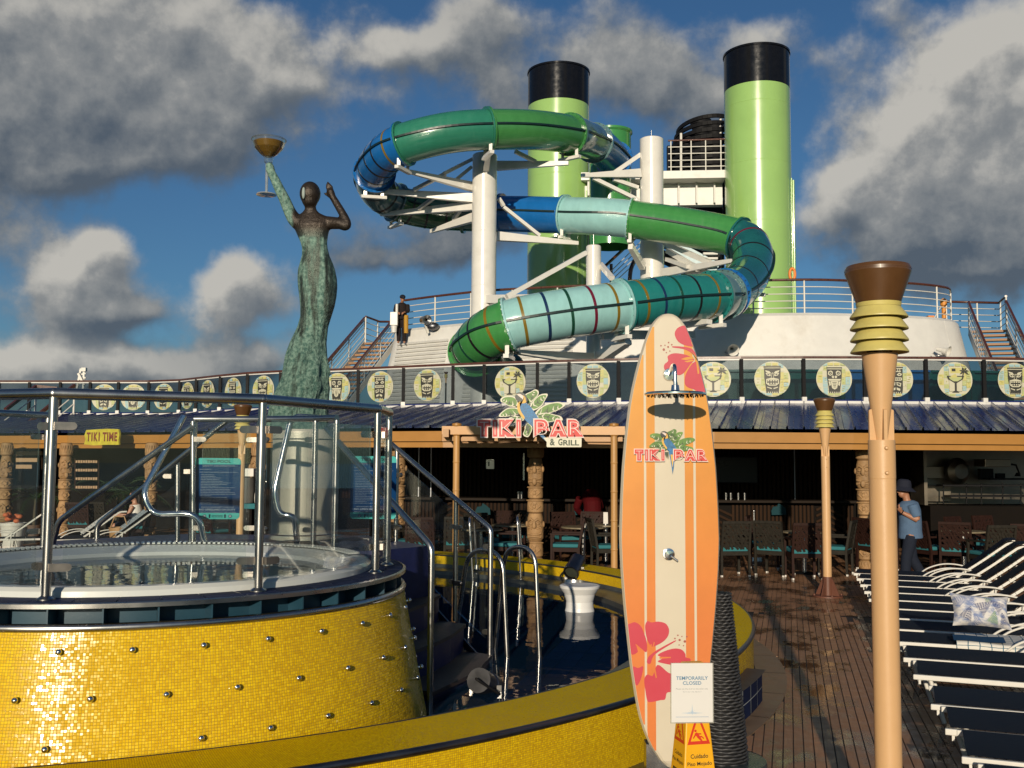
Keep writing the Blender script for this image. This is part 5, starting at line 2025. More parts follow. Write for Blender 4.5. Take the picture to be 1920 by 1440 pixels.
# open hand held up beside the head
body.tube([sp_(588, 372), sp_(580, 350), sp_(572, 330)], [px_ * 13, px_ * 19, px_ * 18], 12)
for (x0, y0, x1, y1, x2, y2, r) in ((562, 338, 556, 312, 560, 286, 6.5), (569, 335, 565, 308, 563, 288, 6.5), (577, 334, 574, 312, 570, 294, 6.5), (585, 336, 584, 318, 580, 303, 6), (566, 362, 552, 354, 536, 340, 6)):
    body.tube([sp_(x0, y0), sp_(x1, y1), sp_(x2, y2)], [px_ * r, px_ * r * .95, px_ * r * .5], 8)
# closed hand round the stem
body.ball(sp_(284, 228, -.02), (px_ * 20, px_ * 19, px_ * 22), 12, 8)
for k in range(4):
    body.tube([sp_(296, 214 + 10 * k, -.01), sp_(284, 210 + 10 * k, -.055), sp_(268, 208 + 10 * k, -.05), sp_(262, 210 + 10 * k, -.01)], [px_ * 6, px_ * 6, px_ * 5.5, px_ * 4], 8)
body.tube([sp_(300, 240, -.02), sp_(290, 208, -.03), sp_(276, 198, -.03)], [px_ * 8, px_ * 7, px_ * 5], 8)
fig = body.build('figure', bronze_mat(), statue)
rm = fig.modifiers.new('one_skin', 'REMESH')
rm.mode, rm.voxel_size, rm.use_smooth_shade = 'VOXEL', .011, True
sm_ = fig.modifiers.new('soften', 'SMOOTH')
sm_.factor, sm_.iterations = .5, 5
M['bare_spot'] = pm('bare_bronze_spot', (.30, .36, .33), .6)
MB().ball(sp_(456, 362, -.125), (px_ * 9, .02, px_ * 30), 12, 8).build('worn_patch', M['bare_spot'], statue)
glass_t = thing('cocktail_glass', 'oversized clear cocktail glass with amber drink held by the statue', 'glass', sp_(270, 355))
gx = sp_(275, 100)
M['clear_acrylic'] = glass_mat('clear_acrylic', (.86, .87, .83), ((.62, .62, .56), .30), gloss=.10)
gz = lambda y: sp_(275, y).z
gc = V((gx.x, SD_ - .02, 0))
MB().lathe([(px_ * 84, gz(90)), (px_ * 80, gz(105)), (px_ * 70, gz(130)), (px_ * 46, gz(155)), (px_ * 24, gz(172)), (px_ * 21, gz(198)), (px_ * 9, gz(208))], gc, 32).tube([gc + V((px_ * 84 * cos(2 * pi * k / 32), px_ * 84 * sin(2 * pi * k / 32), gz(89))) for k in range(32)], .008, 6, closed=True).build('bowl', glass_mat('clear_bowl', (.92, .92, .88), ((.6, .55, .4), .05), gloss=.08), glass_t)
MB().lathe([(0, gz(102)), (px_ * 77, gz(102)), (px_ * 66, gz(130)), (px_ * 42, gz(154)), (px_ * 20, gz(170)), (0, gz(174))], gc, 32).build('drink', pm('amber_drink', (.16, .085, .004), .4, spec=.2), glass_t)
MB().lathe([(px_ * 8, gz(205)), (px_ * 6.5, gz(345)), (px_ * 12, gz(350)), (px_ * 48, gz(353)), (px_ * 50, gz(358)), (0, gz(360))], gc + V((-.012, 0, 0)), 24).build('stem_and_foot', M['clear_acrylic'], glass_t)

# ------------------------------------------------------------------ tiki torches
def make_torch(name, label, loc):
    t = thing(name, label, 'torch lamp', (0, 0, 0), group='tall tiki torches')
    MB().lathe([(.158, 2.905), (.158, 2.912), (.150, 2.928), (.10, 2.94), (0, 2.944)], (0, 0, 0), 40).build('cap_lid', M['cap_brown'], t)
    MB().lathe([(.105, 2.745), (.157, 2.895), (.157, 2.905), (.12, 2.905)], (0, 0, 0), 40).lathe([(0, 2.745), (.105, 2.745)], (0, 0, 0), 40).build('cap', M['cap_brown'], t)
    MB().lathe([(.104, 2.725), (.108, 2.745)], (0, 0, 0), 40).build('cap_ring', M['ring_yellow'], t)
    z = 2.727
    for k in range(4):
        mb = MB()
        mb.lathe([(.100, z), (.106, z - .006), (.137, z - .050), (.137, z - .056), (.128, z - .057), (.085, z - .030)], (0, 0, 0), 40)
        mb.build('ring', M['ring_yellow'], t)
        z -= .0575
    MB().lathe([(.060, 2.73), (.060, 2.49)], (0, 0, 0), 24).build('core', M['black_matte'], t)
    MB().lathe([(0, 2.495), (.0845, 2.495), (.0845, 2.488), (.026, 2.05)], (0, 0, 0), 40).build('cone', M['cream_pole'], t)
    for k in range(4):
        a = radians(45 + 90 * k + 45)
        d = V((cos(a), sin(a), 0))
        MB().prism([(.0, 2.03), (.060, 2.03), (.060, 2.215), (.052, 2.22), (.0, 2.22)], V((0, 0, 0)) - d.cross(V((0, 0, 1))) * -.008, d, (0, 0, 1), .016).build('fin', M['cream_pole'], t)
    MB().lathe([(.0, 2.07), (.062, 2.07), (.0635, 2.065), (.0635, 1.885), (.0625, 1.88), (.0625, .28)], (0, 0, 0), 40).build('pole', M['cream_pole'], t)
    for z in (2.03, 1.91):
        MB().lathe([(0, .012), (.007, .010), (.011, 0)], (0, -.0635, z), 12, axis=(0, -1, 0)).build('bolt', M['cream_pole'], t)
    M.setdefault('base_brown', pm('brown_base_paint', (.13, .050, .030), .5, var=.12))
    MB().lathe([(.067, .30), (.067, .03)], (0, 0, 0), 32).build('base_tube', M['base_brown'], t)
    for k in range(4):
        a = radians(45 + 90 * k)
        d = V((cos(a), sin(a), 0))
        MB().prism([(.06, .02), (.185, .02), (.185, .045), (.08, .27), (.06, .27)], V((0, 0, 0)) + d.cross(V((0, 0, 1))) * .006, d, (0, 0, 1), .012).build('gusset', M['base_brown'], t)
    MB().lathe([(0, .03), (.225, .03), (.23, .024), (.23, .008)], (0, 0, 0), 8).build('base_plate', M['base_brown'], t)
    for k in range(4):
        a = radians(90 * k)
        MB().lathe([(.018, .03), (.018, .05), (0, .054)], (.20 * cos(a), .20 * sin(a), 0), 6).build('anchor_bolt', M['base_brown'], t)
    t.location = loc
    return t


p = at(1661, 1200, 4.96)
torch = make_torch('tiki_torch', 'nearest tall cream tiki torch, standing beside the navy loungers', (p.x, 4.96, 0))
p = at(1550, 1000, 15.12)
dup(torch, (p.x, 15.12, 0), 0, 'small looking cream tiki torch on the wet deck before the bar chairs')
p = at(452, 900, 17.8)
dup(torch, (p.x, 17.8, 0), 0, 'cream tiki torch seen through the tub glass beside the safety sign')
p = at(836, 720, 25.9)
dup(torch, (p.x, 25.9, ZB), 0, 'dim short tiki torch behind the tinted balcony glass', scale=.34)

# ------------------------------------------------------------------ surfboard shower
BY = 6.30
BS = FOC / BY
M['board_cream'] = pm('board_cream', (.61, .545, .42), .34, var=.03, vscale=3, coat=.3)


def grad_mat(name, lo, hi, z0, z1):
    m, nt, bs = base_mat(name)
    geo = nt.nodes.new('ShaderNodeTexCoord')
    sp = nt.nodes.new('ShaderNodeSeparateXYZ')
    nt.links.new(geo.outputs['Object'], sp.inputs[0])
    f = maprange(nt, sp.outputs[2], z0, z1, 0, 1, False)
    n1 = noise(nt, geo.outputs['Object'], 4, 4, .6)
    c = mixc(nt, f, lo, hi)
    c = vmath(nt, 'SCALE', c, scale=maprange(nt, n1.outputs[0], .3, .7, .94, 1.05, False)).outputs[0]
    nt.links.new(c, bs.inputs['Base Color'])
    bs.inputs['Roughness'].default_value = .32
    bs.inputs['Coat Weight'].default_value = .3
    return m


M['board_orange'] = grad_mat('board_orange', (.66, .195, .050), (.66, .30, .040), .9, 2.4)
M['flower_red'] = pm('flower_red', (.53, .042, .070), .4, var=.03, coat=.3)
M['dot_brown'] = pm('dot_brown', (.34, .09, .07), .4)
BW = [(588, 0), (589.5, 10), (593, 17), (600, 25), (612, 34), (640, 45.5), (670, 55), (700, 63), (730, 70), (760, 75.6), (820, 83), (880, 88.5), (940, 91.5), (1010, 93.5), (1070, 91), (1130, 86.5), (1190, 80.6), (1243, 75), (1280, 69.5),
      (1310, 65), (1340, 59), (1370, 50), (1398, 38), (1425, 21), (1436, 9), (1440, 0)]
bcx = lambda y: 1250 + (y - 588) * .0088


def bz(y):
    return at(1255, y, BY).z


ztab = [(bz(y), w / BS) for y, w in BW]


def half_w(z):
    for (z0, w0), (z1, w1) in zip(ztab, ztab[1:]):
        if z1 <= z <= z0:
            return w0 + (w1 - w0) * (z0 - z) / max(1e-9, z0 - z1)
    return 0.0


b_c = at(1255, 1010, BY)
board = thing('surfboard_shower', 'tall orange and cream surfboard shower with hibiscus print and rain head', 'surfboard shower', (b_c.x, BY, 0))
bx = b_c.x
zs = [ztab[0][0] - (ztab[0][0] - ztab[-1][0]) * (0.5 - 0.5 * cos(pi * k / 70)) for k in range(71)]
mb = MB()
out = [(half_w(z), z) for z in zs]
prof_n = 7
vs = []
for (w, z) in out:
    th = .034 * min(1, (w / .08 + .15))
    ring = [(-w, 0), (-w + min(.012, w * .3), -th * .8), (-max(0, w - .030), -th), (max(0, w - .030), -th), (w - min(.012, w * .3), -th * .8), (w, 0), (w * .7, th), (-w * .7, th)]
    vs.append([V((bx + x, BY + y, z)) for x, y in ring])
flatv = [p for r in vs for p in r]
fs = []
for i in range(len(vs) - 1):
    for j in range(8):
        fs.append((i * 8 + j, i * 8 + (j + 1) % 8, (i + 1) * 8 + (j + 1) % 8, (i + 1) * 8 + j))
mb.add(flatv, fs, 0, False)
mb.build('board', M['board_cream'], board)
FY = BY - .034


def stripe(x0, x1, mat, name, lift=.0012, inset=.013):
    poly_l, poly_r = [], []
    for z in zs:
        w = half_w(z) - inset
        if w <= 0:
            continue
        a, b_ = max(x0, -w), min(x1, w)
        if b_ - a > .0005:
            poly_l.append(V((bx + a, FY - lift, z)))
            poly_r.append(V((bx + b_, FY - lift, z)))
    n = len(poly_l)
    m2 = MB().add(poly_l + poly_r, [(i, i + n, i + n + 1, i + 1) for i in range(n - 1)])
    return m2.build(name, mat, board)


for sg in (-1, 1):
    lo, hi = sorted((sg * .092, sg * .1450))
    stripe(lo, hi, M['board_orange'], 'orange_stripe')
    lo, hi = sorted((sg * .1595, sg * .40))
    stripe(lo, hi, M['board_orange'], 'orange_stripe')


def on_board(X, Y, oy):
    """enlarged-photograph place on the board -> (x, z)"""
    py = oy + Y / 3.35
    return ((1100 + X / 3.35 - bcx(py)) / BS, bz(py))


lift_k = [.0020]


def decal(poly, mi, mb, oy):
    pts = []
    for X, Y in poly:
        x, z = on_board(X, Y, oy)
        w = max(.001, half_w(z) - .013)
        pts.append((max(-w, min(w, x)), z))
    lift_k[0] += .00008
    mb.flat(pts, V((bx, FY - lift_k[0], 0)), (1, 0, 0), (0, 0, 1), mi)


def curvy(poly, sub=4):
    return [(p.x, p.y) for p in smooth_path([(x, y, 0) for x, y in poly], sub, True)]


TOPF = [[(540, 165), (546, 135), (570, 114), (607, 108), (640, 150), (660, 200), (652, 236), (600, 228), (560, 205)],
        [(662, 318), (620, 292), (560, 280), (520, 283), (495, 300), (498, 328), (475, 350), (474, 378), (492, 392), (530, 397), (562, 416), (590, 408), (612, 385), (640, 345)],
        [(665, 332), (700, 345), (735, 420), (760, 525), (700, 522), (660, 505), (622, 492), (603, 468), (606, 420), (632, 368)],
        [(690, 290), (715, 300), (740, 360), (730, 370), (700, 330)]]
TSTALK = [(527, 236), (600, 239), (655, 256), (702, 318), (695, 325), (640, 275), (590, 252), (530, 244)]
BOTF = [[(240, 560), (280, 525), (306, 522), (336, 545), (356, 590), (373, 650), (371, 706), (345, 690), (303, 656), (322, 700), (270, 715)],
        [(362, 540), (376, 513), (402, 521), (440, 515), (486, 526), (508, 560), (504, 602), (478, 636), (440, 660), (405, 672), (380, 640), (366, 590)],
        [(440, 725), (480, 700), (540, 683), (586, 689), (609, 715), (613, 738), (638, 745), (642, 766), (620, 786), (570, 791), (500, 781), (440, 765), (472, 742)],
        [(440, 785), (500, 830), (536, 855), (531, 945), (497, 960), (486, 1000), (458, 1006), (400, 1018), (378, 1010), (366, 950), (358, 880), (376, 846), (410, 852)],
        [(285, 800), (320, 806), (350, 795), (346, 840), (331, 890), (312, 915), (290, 880)]]
BSTALK = [(374, 772), (380, 740), (402, 718), (440, 690), (540, 635), (546, 640), (462, 692), (412, 732), (396, 778)]
fl = MB()
for poly in TOPF:
    decal(curvy(poly), 0, fl, 580)
decal(curvy(TSTALK, 3), 0, fl, 580)
for v in ([(578, 316), (612, 304), (655, 300), (660, 312), (610, 322)], [(600, 330), (650, 318), (664, 326), (620, 336)], [(668, 300), (690, 340), (694, 405), (684, 408), (676, 345)], [(640, 262), (700, 300), (712, 330), (690, 315)], [(640, 205), (652, 212), (668, 250), (660, 252)]):
    decal(v, 1, fl, 580)
for X, Y, r in ((453, 233, 5), (471, 257, 8), (478, 230, 4), (498, 240, 6), (501, 213, 5), (521, 226, 5), (487, 276, 4), (509, 266, 4)):
    decal(circ(r, 12, X, Y), 2, fl, 580)
fl.build('hibiscus_print', [M['flower_red'], M['board_orange'], M['dot_brown']], board)
fl = MB()
for poly in BOTF:
    decal(curvy(poly), 0, fl, 1010)
decal(curvy(BSTALK, 3), 0, fl, 1010)
for v in ([(306, 658), (330, 680), (346, 720), (340, 726), (318, 700)], [(383, 700), (398, 655), (404, 660), (395, 705)], [(404, 690), (416, 640), (421, 646), (412, 690)], [(450, 735), (520, 735), (522, 742), (452, 748)], [(400, 800), (412, 850), (406, 856), (392, 810)], [(424, 800), (436, 865), (428, 868), (416, 812)]):
    decal(v, 1, fl, 1010)
for X, Y, r in ((563, 600, 5), (588, 607, 4), (618, 608, 5), (545, 620, 5), (574, 629, 7), (606, 638, 8), (571, 660, 4), (598, 664, 4)):
    decal(circ(r, 12, X, Y), 2, fl, 1010)
fl.build('hibiscus_print', [M['flower_red'], M['board_orange'], M['dot_brown']], board)

# ---- the bar's parrot emblem, shared by the board and the sign (drawn in the sign's own units)
LEAVES = [[(490, 150), (560, 110), (700, 115), (770, 190), (745, 272), (620, 262), (545, 215), (500, 200)], [(868, 90), (960, 40), (1030, 3), (1082, 30), (1076, 92), (1000, 170), (935, 250), (890, 190)],
          [(940, 300), (1000, 180), (1100, 90), (1200, 70), (1226, 92), (1190, 160), (1130, 262), (1010, 335)], [(1000, 425), (1080, 310), (1220, 230), (1380, 200), (1472, 220), (1492, 260), (1400, 322), (1300, 362), (1100, 420)],
          [(1050, 400), (1200, 370), (1330, 400), (1432, 430), (1452, 492), (1330, 502), (1200, 522), (1060, 482)], [(462, 418), (520, 350), (620, 295), (770, 300), (800, 385), (640, 422), (520, 437)], [(560, 492), (680, 430), (810, 430), (860, 482), (740, 522), (600, 522)],
          [(900, 520), (962, 560), (984, 622), (942, 722), (900, 752), (838, 712), (862, 640)]]
P_BLUE = [(790, 250), (850, 222), (902, 235), (962, 290), (1012, 360), (1052, 420), (1077, 480), (1012, 545), (1000, 592), (930, 542), (868, 482), (820, 412), (788, 332)]
P_YEL = [(756, 215), (800, 232), (870, 225), (896, 190), (880, 140), (838, 105), (832, 160), (790, 195), (752, 240), (752, 322), (788, 402), (850, 472), (862, 440), (812, 362), (790, 292), (802, 240)]
P_CROWN = [(718, 92), (758, 62), (820, 58), (880, 98), (908, 160), (902, 205), (884, 192), (872, 132), (822, 92), (770, 80)]
P_FACE = [(748, 96), (802, 88), (842, 120), (834, 172), (788, 162)]
P_BEAK = [(713, 112), (744, 96), (790, 132), (832, 166), (822, 196), (772, 202), (728, 172)]
M['leaf_cream'] = pm('emblem_cream', (.66, .64, .50), .45)
M['leaf_green'] = pm('emblem_green', (.10, .22, .035), .45, var=.6, vscale=16)
M['leaf_dark'] = pm('emblem_dark', (.035, .06, .03), .45)
M['parrot_blue'] = pm('parrot_blue', (.02, .15, .34), .45, var=.55, vscale=45)
M['parrot_yellow'] = pm('parrot_yellow', (.68, .40, .06), .45)
M['parrot_black'] = pm('parrot_black', (.02, .03, .03), .4)
M['letter_red'] = pm('letter_red', (.58, .040, .034), .4, var=.06)
M['letter_pale'] = pm('letter_pale', (.72, .60, .54), .4)
M['letter_dark'] = pm('letter_dark', (.06, .015, .012), .5)
EMB = ['leaf_cream', 'leaf_green', 'leaf_dark', 'parrot_blue', 'parrot_yellow', 'parrot_black', 'letter_red', 'letter_pale', 'letter_dark']


def scaled(poly, k):
    cx, cy = sum(p[0] for p in poly) / len(poly), sum(p[1] for p in poly) / len(poly)
    return [(cx + (x - cx) * k, cy + (y - cy) * k) for x, y in poly]


def emblem(mb, pos, leaves_cream, tail, step=.0008, spiky=False):
    """pos(x, y, lift) -> point; facing -y"""
    lift = [0.0]

    def put(poly, mi):
        lift[0] += step
        pts = [pos(x, y, lift[0]) for x, y in poly]
        area = sum(poly[i][0] * poly[(i + 1) % len(poly)][1] - poly[(i + 1) % len(poly)][0] * poly[i][1] for i in range(len(poly)))
        ids = list(range(len(poly)))
        mb.add(pts, [ids if area < 0 else ids[::-1]], mi)
    for L in LEAVES[:-1] if spiky else LEAVES:
        cv = curvy(L, 3)
        if leaves_cream:
            put(cv, 0)
        k = .82 if leaves_cream else 1.0
        base = scaled(cv, k)
        put(base, 1)
        # vein and barbs
        root = (880, 400)
        far = max(L, key=lambda q: hypot(q[0] - root[0], q[1] - root[1]))
        near = min(L, key=lambda q: hypot(q[0] - root[0], q[1] - root[1]))
        dx, dy = far[0] - near[0], far[1] - near[1]
        l = hypot(dx, dy)
        nx, ny = -dy / l, dx / l
        put([(near[0] + nx * 9, near[1] + ny * 9), (far[0] - dx * .12, far[1] - dy * .12), (near[0] - nx * 9, near[1] - ny * 9)], 2)
        for f in (.2, .4, .6, .75):
            for s in (-1, 1):
                bx_, by_ = near[0] + dx * f, near[1] + dy * f
                e = l * .20 * (1.1 - f)
                put([(bx_, by_), (bx_ + dx / l * e * .9 + nx * s * e * 1.1, by_ + dy / l * e * .9 + ny * s * e * 1.1), (bx_ + dx / l * 22, by_ + dy / l * 22)], 2 if (f * 10) % 4 < 2 else 0)
    put(tail, 3)
    if spiky:
        put([(940, 600), (990, 600), (1000, 800), (985, 900)], 4)
        for q in range(4):
            put([(800 + 22 * q, 540), (830 + 22 * q, 540), (850 + 14 * q, 680 + 12 * q)], 2)
    else:
        for q in range(5):
            put([(888 + 12 * q, 560 + 12 * q), (948 - 4 * q, 590 + 20 * q), (880 + 6 * q, 610 + 25 * q)], 2)
    put(curvy(P_BLUE, 3), 3)
    put(curvy(P_YEL, 3), 4)
    put(curvy(P_CROWN, 3), 5)
    put(curvy(P_FACE, 3), 7)
    put(curvy(P_BEAK, 3), 5)
    put([(770, 120), (790, 128), (786, 142), (772, 138)], 5)
    return lift[0]


LET = [('T', 140, 335, 488, 745), ('I', 356, 456, 486, 745), ('K', 470, 712, 484, 745), ('I', 722, 816, 486, 742), ('B', 1016, 1238, 484, 745), ('A', 1252, 1514, 486, 745), ('R', 1532, 1768, 486, 745)]


def letters(mb, pos, l0, thick=None, which=LET):
    for ch, x0, x1, y0, y1 in which:
        for k, (bold, mi, grow) in enumerate(((.19, 7, 20), (.14, 6, 2), (-.028, 7, -30), (-.004, 6, -36))):
            if k == 3:
                continue
            me, a0, a1, b0, b1 = text_mesh(ch, bold)
            if ch == 'I':
                X0, X1 = ((x0 + x1) / 2 - (34 if k < 2 else 6) - (8 if k == 0 else 0), (x0 + x1) / 2 + (34 if k < 2 else 6) + (8 if k == 0 else 0))
                Y0, Y1 = y0 - grow, y1 + grow
            else:
                X0, X1, Y0, Y1 = x0 - grow, x1 + grow, y0 - grow, y1 + grow
            vs = [pos(X0 + (v.co.x - a0) / (a1 - a0) * (X1 - X0), Y1 - (v.co.y - b0) / (b1 - b0) * (Y1 - Y0), l0 + .0012 * (k + 1)) for v in me.vertices]
            fs = [list(p.vertices) for p in me.polygons]
            mb.add(vs, fs, mi)
            if thick and k == 0:
                # returns of the cut-out letter
                edges = {}
                for p in me.polygons:
                    n = len(p.vertices)
                    for i in range(n):
                        e = (p.vertices[i], p.vertices[(i + 1) % n])
                        if (e[1], e[0]) in edges:
                            edges.pop((e[1], e[0]))
                        else:
                            edges[e] = 1
                back_ = [v + V((0, thick, 0)) for v in vs]
                n = len(vs)
                mb.add(vs + back_, [(a, b_, b_ + n, a + n) for a, b_ in edges], 8)


# print on the board
eb = MB()
logo_c = on_board(515, 905, 580)
ks = .40 / 1630 * .62 * (135 / BS / .40) / (135 / BS / .40) 
ks = (135.0 / BS) / (1768 - 140)


def pos_b(x, y, l):
    return V((bx + (1186.5 - bcx(850)) / BS + (x - 140) * ks, FY - .0060 - l * .25, bz(864) + (745 - y) * ks * .96))


tail_b = [(900, 540), (1020, 540), (1030, 700), (1010, 900), (985, 1060), (965, 900), (935, 700)]
l0 = emblem(eb, pos_b, False, tail_b, spiky=True)
letters(eb, pos_b, l0)
eb.build('bar_emblem', [M[k] for k in EMB], board)

# shower head, arm, tap
hc = at(1266, 738, 5.90)
rose = at(1255, 702, BY - .04)
MB().lathe([(0, .012), (.036, .010), (.040, .0)], rose, 24, axis=(0, -1, 0)).build('wall_flange', M['chrome'], board)
MB().tube(round_path([rose, V((hc.x, BY - .30, rose.z + .03)), V((hc.x, hc.y, rose.z + .025)), V((hc.x, hc.y, hc.z + .02))], .05, 5), .0115, 12).build('shower_arm', M['chrome'], board)
MB().lathe([(.0, .055), (.022, .05), (.026, .02), (.03, .012), (.172, .006), (.1785, .0), (.1785, -.008), (.170, -.012), (0, -.012)], hc, 48).build('shower_head', M['chrome'], board)
nz = MB()
for r_, n in ((.05, 8), (.09, 14), (.13, 22), (.16, 28)):
    for k in range(n):
        a = 2 * pi * k / n
        nz.box(hc + V((r_ * cos(a), r_ * sin(a), -.015)), (.006, .006, .007))
props(nz.build('nozzles', M['black_matte'], board), kind='stuff')
tap = at(1253.5, 1039, BY - .04)
MB().lathe([(.0, .030), (.024, .028), (.026, .012), (.036, .010), (.038, .0)], tap, 28, axis=(0, -1, 0)).build('tap', M['chrome'], board)
MB().tube([tap + V((.012, -.035, -.01)), tap + V((.05, -.04, -.036))], .006, 10).build('tap_lever', M['chrome'], board)
MB().box(at(1231, 1416, BY + .06) + V((.05, 0, 0)), (.24, .12, .16)).build('foot_block', M['steel'], board)
MB().box((bx, BY + .055, .68), (.10, .07, 1.3)).build('back_post', M['steel'], board)
M['mat'] = pm('wet_slate_mat', (.035, .045, .048), .22, var=.4, vscale=3, rvar=.12, bump=.15, bscale=12)
tray = thing('shower_tray', 'dark wet round shower tray under the surfboard', 'shower tray', (bx - .05, BY - .1, 0))
MB().lathe([(0, .03), (.86, .03), (.88, .02), (.88, .009)], (bx - .02, BY - .32, 0), 48).build('tray', M['mat'], tray)

# ------------------------------------------------------------------ wicker cone beside the board
wk = at(1350, 1300, 6.72)
wick = thing('wicker_cone', 'tall dark woven wicker cone beside the surfboard', 'wicker stand', (wk.x, 6.72, 0))
M['wicker'] = pm('dark_wicker', (.040, .040, .042), .5, var=.3, vscale=20)
hz, r0, r1 = 1.11, .172, .070
MB().lathe([(r0 - .01, .04), (r1 - .01, hz), (0, hz)], (wk.x, 6.72, 0), 32).build('core', M['black_matte'], wick)
wv = MB()
rows = 54
for k in range(rows):
    z = .05 + (hz - .06) * k / (rows - 1)
    r = r0 + (r1 - r0) * (z - .04) / (hz - .04)
    pts = []
    for j in range(48):
        a = 2 * pi * j / 48
        w = (.006 if (k < 8 or 26 < k < 30) else .0085) * (1 if ((j // 2) + k) % 2 else -1)
        pts.append(V((wk.x + (r + w * .7) * cos(a), 6.72 + (r + w * .7) * sin(a), z + w * .5)))
    wv.tube(pts, .0078, 5, closed=True)
wv.build('woven_strands', M['wicker'], wick)
MB().lathe([(0, .055), (.255, .05), (.26, .03), (.26, .012)], (wk.x + .03, 6.70, 0), 40).build('base_disc', M['mat'], wick)

# ------------------------------------------------------------------ caution sign with a paper notice
cs = at(1299, 1400, 5.28)
CL = V((cs.x, 5.28, 0))
caut = thing('caution_sign', 'yellow four-sided wet floor caution sign in front of the surfboard', 'caution sign', CL)
M['caution_yellow'] = pm('caution_yellow', (.80, .40, .012), .38, var=.05, vscale=6, dirt=((.4, .18, .02), .25), dscale=5)
M['print_red'] = pm('print_red', (.58, .035, .012), .45)
M['print_black'] = pm('print_black', (.02, .018, .015), .5)
cr_ = radians(14)
Rz = Matrix.Rotation(cr_, 3, 'Z')
hb, htop, wb, wt = .02, .925, .118, .043


def cface(k):
    return Rz @ Matrix.Rotation(pi / 2 * k, 3, 'Z')


mb = MB()
cor = [V((sx_, sy_, 0)) for sx_, sy_ in ((-1, -1), (1, -1), (1, 1), (-1, 1))]
lo_ = [CL + Rz @ (c * wb) + V((0, 0, hb)) for c in cor]
hi_ = [CL + Rz @ (c * wt) + V((0, 0, htop - .03)) for c in cor]
mb.add(lo_ + hi_, [(0, 1, 5, 4), (1, 2, 6, 5), (2, 3, 7, 6), (3, 0, 4, 7), (4, 5, 6, 7)])
mb.build('body', M['caution_yellow'], caut, bevel=.006)
MB().box(CL + V((0, 0, .013)), (wb * 2.25, wb * 2.25, .02), Rz).build('base', M['caution_yellow'], caut, bevel=.004)
hd = MB()
hd.box(CL + V((0, 0, htop - .018)), (wt * 2.1, wt * 2.1, .03), Rz)
hd.box(CL + V((0, 0, htop + .004)), (wt * 2.5, wt * 1.1, .018), Rz)
hd.build('grip', M['caution_yellow'], caut, bevel=.004)
for k in (0, 3):
    Rf = cface(k)
    ax = Rf @ V((1, 0, 0))
    slope = (wb - wt) / (htop - .03 - hb)
    nrm = (Rf @ V((0, -1, slope))).normalized()
    up = nrm.cross(ax).normalized()
    o0 = CL + Rf @ V((0, -wb, 0)) + V((0, 0, hb)) + nrm * .0012
    pt = MB()
    u_ = lambda z: (z - hb) / up.z          # distance up the face for a height
    wid = lambda z: wb + (wt - wb) * (z - hb) / (htop - .03 - hb)
    zt_, zb_ = .66, .545
    tri = [(-.0, u_(zt_ + .045)), (-.062, u_(zb_)), (.062, u_(zb_))]
    pt.flat(tri, o0, ax, up, 0)
    pt.flat(scaled(tri, .70), o0 + nrm * .0004, ax, up, 2)
    q = o0 + nrm * .0008
    zc_ = u_(.580)
    fig_ = [[(-.022, .018), (-.008, .024), (.004, .010), (.020, -.018), (.014, -.022), (-.006, -.004)], [(-.018, .018), (-.032, -.004), (-.027, -.007), (-.012, .012)], [(-.010, .020), (.014, .018), (.016, .012), (-.008, .012)],
            [(.0, .004), (.016, .006), (.030, -.006), (.026, -.010), (.014, -.001), (.002, -.004)]]
    for f in fig_:
        q = q + nrm * .0001
        pt.flat([(x, zc_ + y) for x, y in f], q, ax, up, 0)
    pt.flat(circ(.0065, 12, -.016, zc_ + .031), q + nrm * .0001, ax, up, 0)
    put_text(pt, 'Cuidado', o0 + up * u_(.489), ax, up, width=.094, height=.021, mi=1, bold=.015)
    put_text(pt, 'Piso Mojado', o0 + up * u_(.450), ax, up, width=.132, height=.024, mi=1, bold=.015)
    pt.flat([(-.055, u_(.378)), (.055, u_(.378)), (.055, u_(.413)), (-.055, u_(.413))], o0, ax, up, 1)
    put_text(pt, 'VEVOR', o0 + nrm * .0005 + up * u_(.396), ax, up, width=.082, height=.019, mi=2, bold=.02)
    pt.build('printed_face', [M['print_red'], M['print_black'], M['caution_yellow']], caut)
# paper notice in a clear holder
pc = at(1297.5, 1298.5, 5.14)
pa = V((cos(radians(3)), sin(radians(3)), 0))
pup = V((.012, .05, 1)).normalized()
pn = pa.cross(pup)
note = thing('paper_notice', 'white paper notice reading Temporarily Closed hung on the yellow caution sign', 'notice', pc)
kx = 5.14 / FOC
W_, H_ = 76.5 * kx, 105 * kx
MB().prism([(-W_ / 2 - .004, -H_ / 2 - .006), (W_ / 2 + .006, -H_ / 2 - .006), (W_ / 2 + .006, H_ / 2 + .002), (-W_ / 2 - .004, H_ / 2 + .002)], pc, pa, pup, .006).build('holder', M['clear_acrylic'], note)
MB().flat([(-W_ / 2, -H_ / 2), (W_ / 2, -H_ / 2), (W_ / 2, H_ / 2), (-W_ / 2, H_ / 2)], pc + pn * .002, pa, pup).build('sheet', pm('paper', (.66, .645, .61), .6, var=.02), note)
q = pc + pn * .0028
tx = MB()
put_text(tx, 'TEMPORARILY', q + pup * (H_ * .247) + pa * (W_ * .0), pa, pup, width=W_ * .77, height=H_ * .062, bold=.02, spacing=1.05)
put_text(tx, 'CLOSED', q + pup * (H_ * .163), pa, pup, width=W_ * .45, height=H_ * .062, bold=.02, spacing=1.05)
put_text(tx, 'Please use the door on the other side.', q + pup * (H_ * .065), pa, pup, width=W_ * .78, height=H_ * .026, mi=1)
put_text(tx, 'Sorry for the detour!', q + pup * (H_ * .012), pa, pup, width=W_ * .45, height=H_ * .026, mi=1)
